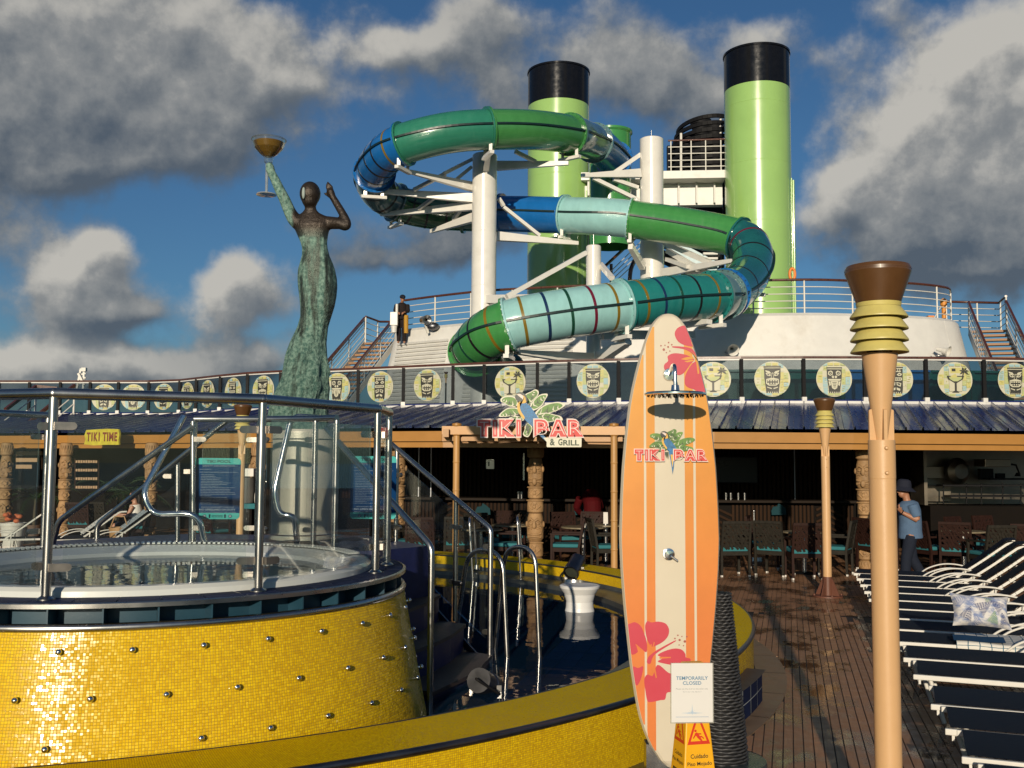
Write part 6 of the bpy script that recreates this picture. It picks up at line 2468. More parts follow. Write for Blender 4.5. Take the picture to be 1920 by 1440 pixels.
tx.flat([(-W_ * .40, -H_ * .415), (W_ * .40, -H_ * .415), (W_ * .40, -H_ * .408), (-W_ * .40, -H_ * .408)], q, pa, pup, 2)
c0 = q - pup * (H_ * .345)
for a, l, w in ((90, .155, .012), (45, .075, .006), (135, .075, .006), (68, .06, .004), (112, .06, .004), (180, .20, .012), (0, .20, .012), (158, .09, .004), (22, .09, .004), (200, .10, .004), (-20, .10, .004), (270, .04, .01)):
    d = (cos(radians(a)), sin(radians(a)) * (1 if a in (90, 45, 135, 68, 112, 270) else .5))
    n_ = (-d[1], d[0])
    L_ = l * H_
    c0 = c0 + pn * .00005
    tx.flat([(n_[0] * w * H_, n_[1] * w * H_), (d[0] * L_, d[1] * L_), (-n_[0] * w * H_, -n_[1] * w * H_)], c0, pa, pup, 3)
tx.build('lettering', [pm('note_blue', (.075, .20, .33), .5), pm('note_grey', (.25, .27, .28), .5), pm('note_line', (.20, .30, .45), .5), pm('note_silver', (.38, .48, .58), .5)], note)

# ------------------------------------------------------------------ TIKI BAR sign over the entrance
sy_d = 17.35
sgn = thing('bar_sign', 'cut-out TIKI BAR and GRILL sign with a blue parrot on palm leaves', 'sign', at(995, 800, sy_d))
KS = sy_d / FOC / 8.35


def pos_s(x, y, l):
    p = at(880 + x / 8.35, 730 + y / 8.35, sy_d)
    return V((p.x, sy_d - .02 - l * 2.2, p.z))


# backing plate of the leaves with thickness
for i, L in enumerate(LEAVES + [P_BLUE, P_YEL + P_CROWN[:1]]):
    cv = curvy(L, 3)
    a = [pos_s(x, y, 0) + V((0, .012 + .0015 * i, 0)) for x, y in cv]
    b2 = [p + V((0, .05, 0)) for p in a]
    n = len(a)
    MB().add(a + b2, [list(range(n)), [k + n for k in reversed(range(n))]] + [(k, k + n, (k + 1) % n + n, (k + 1) % n) for k in range(n)]).build('leaf_panel', M['leaf_cream'], sgn)
em = MB()
tail_s = [(1000, 560), (1030, 600), (1110, 690), (1200, 762), (1292, 872), (1268, 882), (1165, 790), (1000, 640)]
l0 = emblem(em, pos_s, True, tail_s)
em.build('parrot_emblem', [M[k] for k in EMB], sgn)
for one in LET:
    le = MB()
    letters(le, lambda x, y, l: pos_s(x, y, l) - V((0, .03, 0)), l0, thick=.075, which=[one])
    le.build('letter', [M[k] for k in EMB], sgn)
gr = MB()
a = [(1150, 760), (1735, 762), (1745, 775), (1742, 900), (1730, 908), (1212, 908), (1203, 895), (1205, 830)]
pts = [pos_s(x, y, l0) + V((0, -.02, 0)) for x, y in a]
back_ = [p + V((0, .05, 0)) for p in pts]
n = len(pts)
gr.add(pts + back_, [list(range(n)), [k + n for k in reversed(range(n))]] + [(k, k + n, (k + 1) % n + n, (k + 1) % n) for k in range(n)], 0)
for s, x0, x1, y0, y1 in (('&', 1252, 1332, 778, 882), ('G', 1382, 1448, 778, 882), ('RILL', 1458, 1705, 796, 882)):
    me, a0, a1, b0, b1 = text_mesh(s, .03)
    vs = [pos_s(x0 + (v.co.x - a0) / (a1 - a0) * (x1 - x0), y1 - (v.co.y - b0) / (b1 - b0) * (y1 - y0), l0) + V((0, -.024, 0)) for v in me.vertices]
    gr.add(vs, [list(p.vertices) for p in me.polygons], 1)
gr.build('grill_board', [M['leaf_cream'], M['leaf_dark']], sgn)
for x in (250, 620, 1150, 1600):
    MB().bar(pos_s(x, 640, 0) + V((0, .02, 0)), pos_s(x, 640, 0) + V((0, .30, 0)), .03, .04).build('bracket', M['steel_dark'], sgn)
# TIKI TIME board on the left fascia
tt = at(191, 819, 22.9)
tts = thing('tiki_time_sign', 'yellow plank sign reading TIKI TIME on the left fascia', 'sign', tt)
ax = (eav(240) - eav(140)).normalized()
k = 22.9 / FOC
jag = [(-44, -14), (-20, -16), (10, -15), (42, -15), (41, -6), (43, 4), (40, 14), (12, 15), (-15, 14), (-40, 13), (-44, 3), (-41, -5)]
MB().prism([(x * k, y * k) for x, y in jag], tt, ax, (0, 0, 1), .05).build('plank_board', pm('yellow_plank', (.52, .44, .035), .5, var=.2, vscale=9), tts)
tx = MB()
nn = V((ax.y, -ax.x, 0))
for ch, x0, x1 in (('T', -38, -28), ('I', -26, -23), ('K', -20, -10), ('I', -8, -5), ('T', 2, 12), ('I', 13, 16), ('M', 18, 29), ('E', 31, 38)):
    put_text(tx, ch, tt + nn * .004 + ax * ((x0 + x1) / 2 * k), ax, (0, 0, 1), width=(x1 - x0) * k, height=17 * k, bold=.04)
tx.build('lettering', pm('brown_red_print', (.20, .045, .02), .5), tts)

# ------------------------------------------------------------------ sun loungers
M['sling'] = pm('navy_sling', (.013, .020, .032), .8, var=.15, vscale=30, bump=.05, bscale=400, spec=.12)
L_DIR, L_W = V((.935, -.355, 0)).normalized(), V((.355, .935, 0)).normalized()
L_RZ = atan2(L_DIR.y, L_DIR.x)


def make_lounger(back_deg):
    """x from the foot to the head end, y across (near rail at y=0), z up"""
    t = thing('sun_lounger', 'x', 'sun lounger', (0, 0, 0), group='navy sun loungers in a row along the deck')
    W, H, XB, LB = .60, .345, 1.40, .80
    a = radians(back_deg)
    bx_, bz_ = XB + LB * cos(a), H + LB * sin(a)
    for y in (0.0, W):
        MB().bar((0, y, H), (XB + .05, y, H), .028, .037).build('side_rail', M['frame_white'], t, bevel=.005)
        pts = smooth_path([(XB - .02, y, H + .02), (XB + LB * .5 * cos(a), y, H + .02 + LB * .5 * sin(a)), (bx_ - .07, y, bz_ - .03), (bx_ + .03, y, bz_ + .035), (bx_ + .16, y, bz_ + .045)], 5)
        mb = MB()
        for p, q in zip(pts, pts[1:]):
            mb.bar(p, q + (q - p) * .04, .024, .030)
        mb.build('back_rail', M['frame_white'], t)
        yo = -.035 if y == 0 else W + .035
        arm_ = smooth_path([(.90, yo, H - .02), (1.02, yo, H + .07), (1.20, yo, H + .135), (1.38, yo, H + .145), (1.56, yo, H + .115)], 6)
        MB().tube(arm_, .0110, 8).build('armrest', M['frame_white'], t)
        MB().tube([(1.50, yo, H + .13), (1.46, yo, .02)], .0125, 8).build('arm_leg', M['frame_white'], t)
        for x0, x1 in ((.12, .21), (1.28, 1.20)):
            MB().tube([(x0, y + (.03 if y == 0 else -.03), H - .02), (x1, y + (.03 if y == 0 else -.03), .012)], .0165, 8).build('leg', M['frame_white'], t)
        MB().box((.045, y, H - .034), (.016, .016, .034)).build('end_peg', M['frame_white'], t)
    MB().tube([(.20, .03, .06), (.20, W - .03, .06)], .012, 6).build('cross_bar', M['frame_white'], t)
    MB().tube([(.06, 0, H - .01), (.06, W, H - .01)], .014, 6).build('cross_bar', M['frame_white'], t)
    s = MB()
    n = 10
    sag = lambda v, k: -k * sin(pi * v)
    s.surf(lambda u, v: V((.03 + (XB - .03) * u, .012 + (W - .024) * v, H + .024 + sag(v, .012))), n, 6)
    sd = s.build('seat_sling', M['sling'], t)
    b = MB()
    prof = smooth_path([(XB - .02, 0, H + .035), (XB + LB * .5 * cos(a), 0, H + .04 + LB * .5 * sin(a)), (bx_ - .07, 0, bz_ - .005), (bx_ + .02, 0, bz_ + .06), (bx_ + .15, 0, bz_ + .07)], 5)

    def bf(u, v):
        i = u * (len(prof) - 1)
        k = min(int(i), len(prof) - 2)
        p = prof[k] + (prof[k + 1] - prof[k]) * (i - k)
        return V((p.x, .012 + (W - .024) * v, p.z + .012 - .010 * sin(pi * v)))
    b.surf(bf, 20, 6).build('back_sling', M['sling'], t)
    return t


F0 = V((2.47, 5.68, 0))
spots = [(-.72, 'nearest'), (0.0, None), (.61, None), (1.26, None), (2.25, None), (2.95, None), (3.75, None), (4.5, None), (5.25, None), (6.0, None), (6.75, None), (7.5, None), (8.25, None), (9.0, None), (9.7, None)]
proto = make_lounger(37)
LAB = ['navy sun lounger nearest the camera, cut off by the lower right corner',
       'navy sun lounger second from the camera with bolted white foot rail',
       'third navy sun lounger counted from the camera along the row',
       'fourth navy sun lounger counted from the camera along the row',
       'navy sun lounger just beyond the base of the nearest torch pole',
       'sixth navy sun lounger counted from the camera along the row',
       'navy sun lounger holding the white grid towel and palm cushion',
       'navy sun lounger directly behind the palm print cushion',
       'ninth navy sun lounger counted from the camera along the row',
       'sixth navy sun lounger counted from the bar end of the row',
       'fifth navy sun lounger counted from the bar end of the row',
       'fourth navy sun lounger counted from the bar end of the row',
       'third navy sun lounger counted from the bar end of the row',
       'navy sun lounger second from the bar end, close to the walking server',
       'last navy sun lounger at the bar end of the row']
lr_ = random.Random(4)
for i, (s, _) in enumerate(spots):
    o = proto if i == 0 else dup(proto, (0, 0, 0))
    p = F0 + V((.2639, .9645, 0)) * s
    o.location = (p.x, p.y, 0)
    o.rotation_euler = (0, 0, L_RZ + lr_.uniform(-.012, .012))
    o['label'] = LAB[i]


def lounge_pt(i, x, y, z):
    p = F0 + V((.2639, .9645, 0)) * spots[i][0]
    return p + L_DIR * x + L_W * y + V((0, 0, z))


# ---- towel and cushion
def cloth_grid_mat(name, base, line, pitch=.085, width=.06):
    m, nt, bs = base_mat(name)
    uvn = nt.nodes.new('ShaderNodeUVMap')
    p = vmath(nt, 'SCALE', uvn.outputs[0], scale=1 / pitch).outputs[0]
    wob = noise(nt, p, .8, 2, .5)
    p = vmath(nt, 'ADD', p, vmath(nt, 'SCALE', vmath(nt, 'SUBTRACT', wob.outputs['Color'], (.5, .5, .5)).outputs[0], scale=.25).outputs[0]).outputs[0]
    fr = vmath(nt, 'ABSOLUTE', vmath(nt, 'SUBTRACT', vmath(nt, 'FRACTION', p).outputs[0], (.5, .5, 0)).outputs[0]).outputs[0]
    sp = nt.nodes.new('ShaderNodeSeparateXYZ')
    nt.links.new(fr, sp.inputs[0])
    g = maprange(nt, math_node(nt, 'MAXIMUM', sp.outputs[0], sp.outputs[1]), .5 - width, .5 - width * .5)
    nt.links.new(mixc(nt, g, base, line), bs.inputs['Base Color'])
    bs.inputs['Roughness'].default_value = .9
    return m


M['grid_towel'] = cloth_grid_mat('grid_towel', (.68, .66, .60), (.045, .13, .19))
M['grid_blue'] = cloth_grid_mat('grid_towel_blue', (.26, .32, .40), (.05, .08, .12), pitch=.075)
tw = thing('beach_towel', 'white beach towel with blue grid lines folded over a lounger', 'towel', lounge_pt(6, .8, .2, .38))
b = MB()


def towel_f(u, v):
    x = .52 + 1.1 * u
    if v < .18:
        y, z = -.022, .39 - (.18 - v) / .18 * .085
    else:
        y, z = (v - .18) / .82 * .55 - .015, .394 + .004 * sin(9 * u + 5 * v)
    return lounge_pt(6, x, y, z + .004 * sin(13 * u))


b.surf(towel_f, 20, 12, uv=(1.0, .65)).build('cloth', M['grid_towel'], tw)
MB().surf(lambda u, v: lounge_pt(6, .50 + .42 * u, .02 + .25 * v, .401 + .012 * v + .003 * sin(8 * u)), 10, 4).build('blue_hem', pm('towel_navy', (.02, .07, .15), .9), tw)
tw2 = thing('beach_towel', 'grey blue checked towel draped over the raised back of a lounger', 'towel', lounge_pt(7, 1.5, .3, .6))
b = MB()
b.surf(lambda u, v: lounge_pt(7, 1.42 + .58 * u, -.01 + .62 * v, .415 + .46 * u + .012 * sin(10 * v + 3 * u)), 14, 10, uv=(.75, .62)).build('cloth', M['grid_blue'], tw2)


def palm_cushion_mat():
    m, nt, bs = base_mat('palm_print_fabric')
    uvn = nt.nodes.new('ShaderNodeUVMap')
    p = uvn.outputs[0]
    w = noise(nt, p, 5, 4, .6)
    pale = mixc(nt, maprange(nt, w.outputs[0], .42, .62), (.62, .60, .58), (.20, .25, .40))
    col = pale
    rr = random.Random(9)
    # fronds: leaflets fan off a curved rib
    for i, (cx, cy, ang, L, tint) in enumerate(((.22, .30, 60, .46, (.02, .03, .11)), (.50, .55, 35, .50, (.025, .035, .13)), (.40, .12, 110, .40, (.14, .18, .34)), (.66, .22, 75, .40, (.13, .26, .07)), (.78, .62, 140, .46, (.03, .04, .14)),
                                                (.12, .72, 20, .44, (.16, .20, .36)), (.86, .20, 100, .40, (.025, .035, .12)), (.60, .82, 10, .28, (.18, .27, .16)), (.33, .70, 80, .26, (.20, .24, .40)))):
        a = radians(ang)
        q = vmath(nt, 'MULTIPLY', vmath(nt, 'SUBTRACT', p, (cx, cy, 0)).outputs[0], (1.7, 1, 0)).outputs[0]
        rx = vmath(nt, 'DOT_PRODUCT', q, (cos(a), sin(a), 0)).outputs['Value']
        ry = vmath(nt, 'DOT_PRODUCT', q, (-sin(a), cos(a), 0)).outputs['Value']
        ay = math_node(nt, 'ABSOLUTE', ry)
        s = math_node(nt, 'SINE', math_node(nt, 'MULTIPLY', math_node(nt, 'SUBTRACT', rx, math_node(nt, 'MULTIPLY', ay, 1.3)), 95))
        t = math_node(nt, 'MULTIPLY', maprange(nt, rx, -L * .35, -L * .2), maprange(nt, rx, L * .8, L * .55))
        env = maprange(nt, math_node(nt, 'SUBTRACT', math_node(nt, 'MULTIPLY', math_node(nt, 'SUBTRACT', L * .8, rx), .42), ay), 0, .02)
        f = math_node(nt, 'MULTIPLY', math_node(nt, 'MULTIPLY', maprange(nt, s, -.35, .25), t), env)
        col = mixc(nt, f, col, tint)
    nt.links.new(col, bs.inputs['Base Color'])
    bs.inputs['Roughness'].default_value = .9
    return m


cu = thing('palm_cushion', 'plump cushion printed with blue and green palm leaves on a lounger', 'cushion', lounge_pt(6, .95, .2, .42))
c0 = at(1838, 1146, 8.72)
cux = V((.955, -.20, -.05)).normalized()
cuz = V((.06, .34, .94)).normalized()
cuy = cux.cross(cuz)
b = MB()
WW, HH = .47, .285
for side in (1, -1):
    def cf(u, v, side=side):
        x, y = 2 * u - 1, 2 * v - 1
        pinch = 1 - .13 * (1 - abs(x) ** 2) * abs(y) ** 3 - .0
        pinx = 1 - .10 * (1 - abs(y) ** 2) * abs(x) ** 3
        th = .085 * (max(0, (1 - x ** 4) * (1 - y ** 4))) ** .6
        th *= 1 + .10 * sin(7 * x + 3 * y)
        return c0 + cux * (x * WW / 2 * pinx) + cuz * (y * HH / 2 * pinch) + cuy * (th * side)
    b.surf(cf, 22, 16, uv=(1, 1), flip=side < 0)
b.build('cover', palm_cushion_mat(), cu)

# ------------------------------------------------------------------ woven bar chairs and tables
M['chair_brown'] = pm('dark_brown_rattan', (.024, .010, .007), .6, var=.3, vscale=20, spec=.14)
M['chair_grey'] = pm('grey_brown_rattan', (.023, .020, .015), .6, var=.3, vscale=20, spec=.14)
M['cushion_teal'] = pm('teal_seat_cushion', (.034, .165, .185), .8, var=.1, vscale=6)
M['foot_white'] = pm('white_foot_cap', (.65, .62, .56), .5)


def make_chair(col, label):
    """seat faces -y; origin on the floor under the seat centre"""
    m_ = M[col]
    t = thing('bar_chair', label, 'chair', (0, 0, 0), group='woven chairs of the bar')
    for x in (-.25, .25):
        MB().bar((x, -.24, 0), (x, -.24, .66), .04, .04).build('front_leg', m_, t)
        MB().bar((x, .25, 0), (x, .24, .44), .04, .04).bar((x, .24, .44), (x * .98, .33, .93), .04, .04).build('rear_leg', m_, t)
        MB().bar((x, -.27, .675), (x, .27, .675), .05, .03).build('armrest', m_, t)
        for y in (-.24, .25):
            MB().lathe([(.026, 0), (.026, .03), (0, .031)], (x, y, 0), 8).build('foot_cap', M['foot_white'], t)
    MB().box((0, 0, .40), (.50, .50, .07)).build('seat_frame', m_, t)
    MB().rbox((0, 0, .47), (.47, .47, .065), .022).build('seat_cushion', M['cushion_teal'], t)
    wv = MB()
    P = lambda u, v: V((-.235 + .47 * u, .245 + .085 * v, .47 + .46 * v))
    rr = random.Random(2)
    for k in range(-5, 12):
        for sg in (1, -1):
            pts = []
            for j in range(7):
                v = j / 6
                u = (k / 7.0) + sg * v * .62 + .05 * sin(j * 2.1 + k * 1.7)
                if sg < 0:
                    u = 1 - u - .4 + .4
                if 0 <= u <= 1:
                    pts.append(P(u, v) + V((0, .006 * sg, 0)))
            for p, q in zip(pts, pts[1:]):
                wv.bar(p, q, .034, .008, up=(0, 1, -.18))
    for k in range(6):
        wv.bar(P(0, .1 + .16 * k), P(1, .1 + .16 * k + rr.uniform(-.08, .08)), .026, .008, up=(0, 1, -.18))
    props(wv.build('woven_back', m_, t), kind='stuff')
    MB().bar((-.26, .335, .935), (.26, .335, .935), .04, .045).build('top_rail', m_, t)
    return t


ch_b = make_chair('chair_brown', 'x')
ch_g = make_chair('chair_grey', 'x')


def floor_at(px, d):
    return V(((px - 960) / FOC * d, d, 0))


CH = [  # px, distance, heading of the seat (0 = facing the camera), kind, label
    (1367, 17.9, 3.3, 'g', 'grey woven bar chair showing its back just right of the surfboard'),
    (1450, 18.0, 2.5, 'g', 'grey woven bar chair at angle, left of the brown one by the far torch'),
    (1434, 19.3, 1.2, 'b', 'woven bar chair half hidden behind the grey angled chair'),
    (1503, 17.5, 3.14, 'b', 'brown woven bar chair with its back to the camera, left of far torch'),
    (1562, 18.2, 4.2, 'g', 'grey woven bar chair just right of the far torch pole'),
    (1640, 19.0, 2.0, 'b', 'brown woven bar chair in shade beside the carved pillar near the server'),
    (1742, 18.3, 1.9, 'b', 'brown woven bar chair directly behind the walking server'),
    (1790, 18.0, 2.6, 'b', 'brown woven bar chair behind the last raised lounger backs'),
    (1811, 19.4, .6, 'b', 'brown woven bar chair deep under the roof near the kitchen opening'),
    (1850, 17.2, 3.3, 'g', 'grey woven bar chair behind the loungers below the kitchen opening'),
    (1905, 17.6, 3.0, 'b', 'brown woven bar chair at the right edge of the photo'),
    (1862, 19.8, .4, 'b', 'woven bar chair facing out beneath the kitchen hood'),
    (797, 18.6, 3.0, 'b', 'brown woven bar chair behind the tub stair rails'),
    (748, 19.0, 2.2, 'g', 'grey woven bar chair just right of the safety sign'),
    (862, 18.8, 3.2, 'g', 'grey woven bar chair behind the left bamboo post'),
    (908, 19.6, .5, 'g', 'grey woven bar chair between the left bamboo post and carved pillar'),
    (950, 18.5, 1.5, 'b', 'brown woven bar chair side on, left of the central carved pillar'),
    (957, 20.6, .2, 'b', 'woven bar chair facing out behind the small round table'),
    (985, 20.8, -.3, 'g', 'woven bar chair against the counter left of the carved pillar'),
    (1062, 18.4, 4.6, 'b', 'brown woven bar chair side on, right of the central carved pillar'),
    (1066, 20.2, .3, 'b', 'brown woven bar chair behind the salt and pepper table'),
    (1110, 20.4, -.2, 'b', 'brown woven bar chair in front of the red shirted worker'),
    (1140, 18.2, 1.7, 'g', 'grey woven bar chair side on, beside the right bamboo post'),
    (405, 21.5, 2.6, 'b', 'woven bar chair seen through the tub glass below the sign'),
    (470, 22.5, 2.8, 'b', 'woven bar chair seen through the tub glass beside the carved pillar'),
    (160, 24.0, 3.2, 'b', 'woven bar chair in shade behind the far left towels'),
    (200, 24.2, 2.9, 'g', 'woven bar chair in shade beside the seated woman'),
]
used = set()
for px, d, a, k, lab in CH:
    src = ch_b if k == 'b' else ch_g
    o = src if k not in used else dup(src, (0, 0, 0))
    used.add(k)
    o.location = floor_at(px, d) + V((0, 0, .008))
    o.rotation_euler = (0, 0, a)
    o['label'] = lab
M['table_stone'] = pm('table_stone', (.23, .19, .12), .35, var=.2, vscale=12)


def table(px, d, label, r=.40, items=True):
    p = floor_at(px, d)
    t = thing('bar_table', label, 'table', p, group='round bar tables')
    MB().lathe([(0, .75), (r - .02, .75), (r, .742), (r, .725), (r - .03, .715), (0, .715)], p, 32).build('table_top', M['table_stone'], t)
    MB().lathe([(.05, .03), (.05, .715)], p, 16).build('pedestal', M['steel'], t)
    MB().lathe([(0, .035), (.18, .03), (.26, .012)], p, 24).build('base', M['black_matte'], t)


table(1094, 19.3, 'round stone bar table with salt cellar left of the right bamboo post', .42)
table(962, 19.8, 'round stone bar table left of the central carved pillar', .40)
table(1504, 18.3, 'round stone bar table on steel pedestal behind the brown chair', .38)
table(1800, 18.8, 'round stone bar table among the chairs right of the server', .40)
table(905, 18.5, 'round stone bar table behind the tub stair rails', .38)
for px, d, dx, lab, h in ((1100, 19.3, 0, 'white salt cellar on the bar table, the right one of the pair', .10), (1095, 19.25, 0, 'pale pepper cellar on the bar table, the left one of the pair', .09)):
    p = floor_at(px, d) + V((0, -.2, .75))
    t = thing('salt_cellar', lab, 'cellar', p, group='cellars on the bar table')
    MB().lathe([(.022, 0), (.020, h * .7), (.012, h), (0, h + .005)], p, 12).build('body', M['foot_white'], t)
    MB().lathe([(.013, h), (.013, h + .012), (0, h + .016)], p, 10).build('lid', M['chrome'], t)
p = floor_at(1136, 19.9) + V((0, 0, .752))
nh = thing('menu_holder', 'white menu card standing on the table beside the right bamboo post', 'menu card', p)
MB().prism([(-.045, 0), (.045, 0), (.04, .24), (-.045, .24)], p, (1, 0, 0), (0, 0, 1), .02).build('card', M['foot_white'], nh)
MB().lathe([(0, .02), (.05, .018), (.05, 0)], p, 12).build('foot', M['steel'], nh)
table(1136, 20.0, 'round stone bar table carrying the white menu card', .38)
post = thing('rope_post', 'slim steel stanchion on the deck before the bar counter', 'stanchion', floor_at(1412, 20.6))
MB().lathe([(0, .09), (.16, .085), (.17, .01)], floor_at(1412, 20.6), 20).tube([floor_at(1412, 20.6), floor_at(1412, 20.6) + V((0, 0, .98))], .022, 10).build('post', M['steel'], post)
MB().ball(floor_at(1412, 20.6) + V((0, 0, 1.0)), .035, 10, 8).build('knob', M['steel'], post)

# ------------------------------------------------------------------ carved tiki pillars
M['carved'] = pm('carved_pillar_wood', (.33, .195, .085), .7, var=.35, vscale=5, bump=.35, bscale=22, dirt=((.10, .05, .02), .6), dscale=3)
M['carved_dark'] = pm('carved_recess', (.10, .05, .022), .8)


def carved_pillar(px, d, label, r=.135, top=2.30, seed=1):
    rr = random.Random(seed)
    p = floor_at(px, d)
    t = thing('carved_pillar', label, 'carved pillar', p, group='carved tiki pillars')
    z, k = .0, 0
    hs = [.16, .30, .52, .26, .24, .52, .30]
    tot = sum(hs)
    hs = [h * top / tot for h in hs]
    yaw = rr.uniform(-.25, .25) + atan2(p.x, p.y) * -1
    R = Matrix.Rotation(yaw, 3, 'Z')

    def q(a, rad, zz):
        """point on the drum at angle a (0 = toward the viewer)"""
        return p + R @ V((rad * sin(a), -rad * cos(a), 0)) + V((0, 0, zz))
    for h in hs:
        w = r * rr.uniform(.92, 1.08)
        blk = MB().lathe([(w * .80, z), (w * 1.02, z + h * .10), (w * 1.04, z + h * .45), (w * .97, z + h * .82), (w * .80, z + h * .995)], p, 28).build('carved_block', M['carved'], t)
        ft = MB()
        if k in (2, 5):          # a face with brow, nose, eyes and a toothy mouth
            for s in (-1, 1):
                ft.tube([q(.08 * s, w * 1.10, z + h * .72), q(.40 * s, w * 1.12, z + h * .80), q(.85 * s, w * 1.05, z + h * .70)], [.022, .026, .016], 8)
                ft.ball(q(.42 * s, w * 1.03, z + h * .62), (.032, .022, .024), 10, 7)
                ft.tube([q(.25 * s, w * 1.05, z + h * .45), q(.75 * s, w * 1.06, z + h * .50), q(1.0 * s, w * 1.0, z + h * .36)], [.02, .026, .014], 8)
                ft.ball(q(1.45 * s, w * 1.03, z + h * .60), (.03, .04, .06), 8, 6)
            ft.tube([q(0, w * 1.02, z + h * .74), q(0, w * 1.20, z + h * .54), q(0, w * 1.10, z + h * .48)], [.02, .045, .03], 10)
            ft.tube([q(a, w * 1.06, z + h * (.30 - .06 * cos(a * 1.6))) for a in (-.85, -.45, 0, .45, .85)], .020, 8)
            ft.tube([q(a, w * 1.06, z + h * (.14 + .03 * cos(a * 1.6))) for a in (-.85, -.45, 0, .45, .85)], .022, 8)
            for a in (-.5, -.25, 0, .25, .5):
                ft.box(q(a, w * 1.05, z + h * .21), (.022, .02, .036), yaw - a)
            if k == 5:
                ft.ball(q(0, w * 1.12, z + h * .16), (.05, .035, .07), 10, 8)
        elif k in (0, 6):
            for a in range(-3, 4):
                ft.bar(q(a * .35 - .17, w * 1.0, z + h * .25), q(a * .35, w * 1.05, z + h * .8), .022, .018)
                ft.bar(q(a * .35 + .17, w * 1.0, z + h * .25), q(a * .35, w * 1.05, z + h * .8), .022, .018)
        else:
            for s in (-1, 1):
                ft.tube([q(.2 * s, w * 1.05, z + h * .25), q(.7 * s, w * 1.08, z + h * .5), q(.3 * s, w * 1.06, z + h * .75), q(.05 * s, w * 1.04, z + h * .6)], .016, 8)
            ft.ball(q(0, w * 1.04, z + h * .45), (.035, .02, .035), 10, 7)
            ft.tube([q(a, w * 1.06, z + h * .90) for a in (-1.3, -.6, 0, .6, 1.3)], .014, 8)
        ft.build('carving', M['carved'], blk)
        MB().lathe([(w * .84, z + h * .985), (w * .84, z + h * 1.015)], p, 24).build('groove', M['carved_dark'], t)
        z += h
        k += 1


for i, (px, d, lab) in enumerate(((1005, 19.4, 'carved tiki pillar between the bamboo posts under the bar sign'), (1619, 19.2, 'carved tiki pillar peeping out left of the nearest torch'), (16, 24.2, 'carved tiki pillar at the far left edge of the photo'),
                                  (127, 23.8, 'carved tiki pillar beside the front left fence post'), (287, 22.8, 'carved tiki pillar behind the bent grab rail'), (486, 21.0, 'carved tiki pillar between safety sign and statue pedestal'), (748, 19.8, 'carved tiki pillar behind the right safety sign'))):
    carved_pillar(px, d, lab, r=.150 if i == 0 else .14, top=2.34, seed=i + 3)

# ------------------------------------------------------------------ people
M['skin_a'] = pm('skin_tan', (.34, .155, .085), .5, var=.08)
M['skin_b'] = pm('skin_light', (.42, .21, .13), .5, var=.08)
M['shirt_blue'] = pm('blue_polo_cloth', (.085, .140, .225), .85, var=.10, vscale=14, bump=.2, bscale=30)
M['trousers_navy'] = pm('navy_trouser_cloth', (.014, .018, .030), .85, var=.15, vscale=14)
M['hat_navy'] = pm('navy_hat_cloth', (.018, .020, .032), .85, var=.1)
M['black_cloth'] = pm('dark_uniform_cloth', (.020, .015, .015), .85, var=.2)
M['hair_dark'] = pm('dark_hair', (.015, .010, .008), .55)
M['shoe'] = pm('black_shoe', (.012, .012, .012), .4)
M['red_cloth'] = pm('dark_red_cloth', (.06, .002, .0035), .8, var=.15)
M['amber_bag'] = pm('amber_vest', (.42, .22, .02), .7)


def hand(mb, wrist, d, palm_n, s=1.0, curl=.6):
    """five separate bent fingers and a palm, into mb; d points along the hand"""
    d, palm_n = V(d).normalized(), V(palm_n).normalized()
    side = d.cross(palm_n).normalized()
    mb.tube([wrist, wrist + d * .045 * s, wrist + d * .085 * s], [.026 * s, .036 * s, .034 * s], 10)
    for k, (l, o) in enumerate(((.070, -.030), (.082, -.010), (.078, .010), (.062, .029))):
        b = wrist + d * .085 * s + side * (o * s)
        k1 = b + (d * cos(curl * .5) + palm_n * sin(curl * .5)) * (l * .5 * s)
        k2 = k1 + (d * cos(curl * 1.6) + palm_n * sin(curl * 1.6)) * (l * .5 * s)
        mb.tube([b - d * .01, k1, k2], [.0095 * s, .009 * s, .007 * s], 8)
    b = wrist + d * .03 * s - side * .030 * s
    mb.tube([b, b + (d * .7 - side * .6) * .035 * s, b + (d * 1.0 - side * .5 + palm_n * .5) * .06 * s], [.013 * s, .011 * s, .009 * s], 8)


def head(mb, c, f, r=.098):
    """skull, jaw, nose, ears into mb; f = where the face looks; returns nothing"""
    f = V(f).normalized()
    s = f.cross(V((0, 0, 1))).normalized()
    R = Matrix((s, f, V((0, 0, 1)))).transposed()
    b = MB()
    b.ball((0, -.01, .02), (.076, .096, .100), 18, 12)
    b.ball((0, .022, -.050), (.056, .066, .066), 14, 10)
    b.tube([(0, .088, .015), (0, .112, -.018), (0, .090, -.026)], [.010, .016, .010], 8)
    b.tube([(-.025, .080, -.062), (0, .088, -.060), (.025, .080, -.062)], [.005, .009, .005], 6)
    for sg in (-1, 1):
        b.ball((.076 * sg, -.008, -.004), (.012, .022, .032), 8, 6)
        b.ball((.030 * sg, .078, .022), (.018, .012, .010), 8, 6)
    for p in b.v:
        pass
    mb.add([c + R @ V(p) for p in b.v], b.f, 0, True)
    return R


def fuse(mb, name, mat, par, vox=.012, it=3):
    o = mb.build(name, mat, par)
    m = o.modifiers.new('one_skin', 'REMESH')
    m.mode, m.voxel_size, m.use_smooth_shade = 'VOXEL', vox, True
    s = o.modifiers.new('soften', 'SMOOTH')
    s.factor, s.iterations = .5, it
    return o


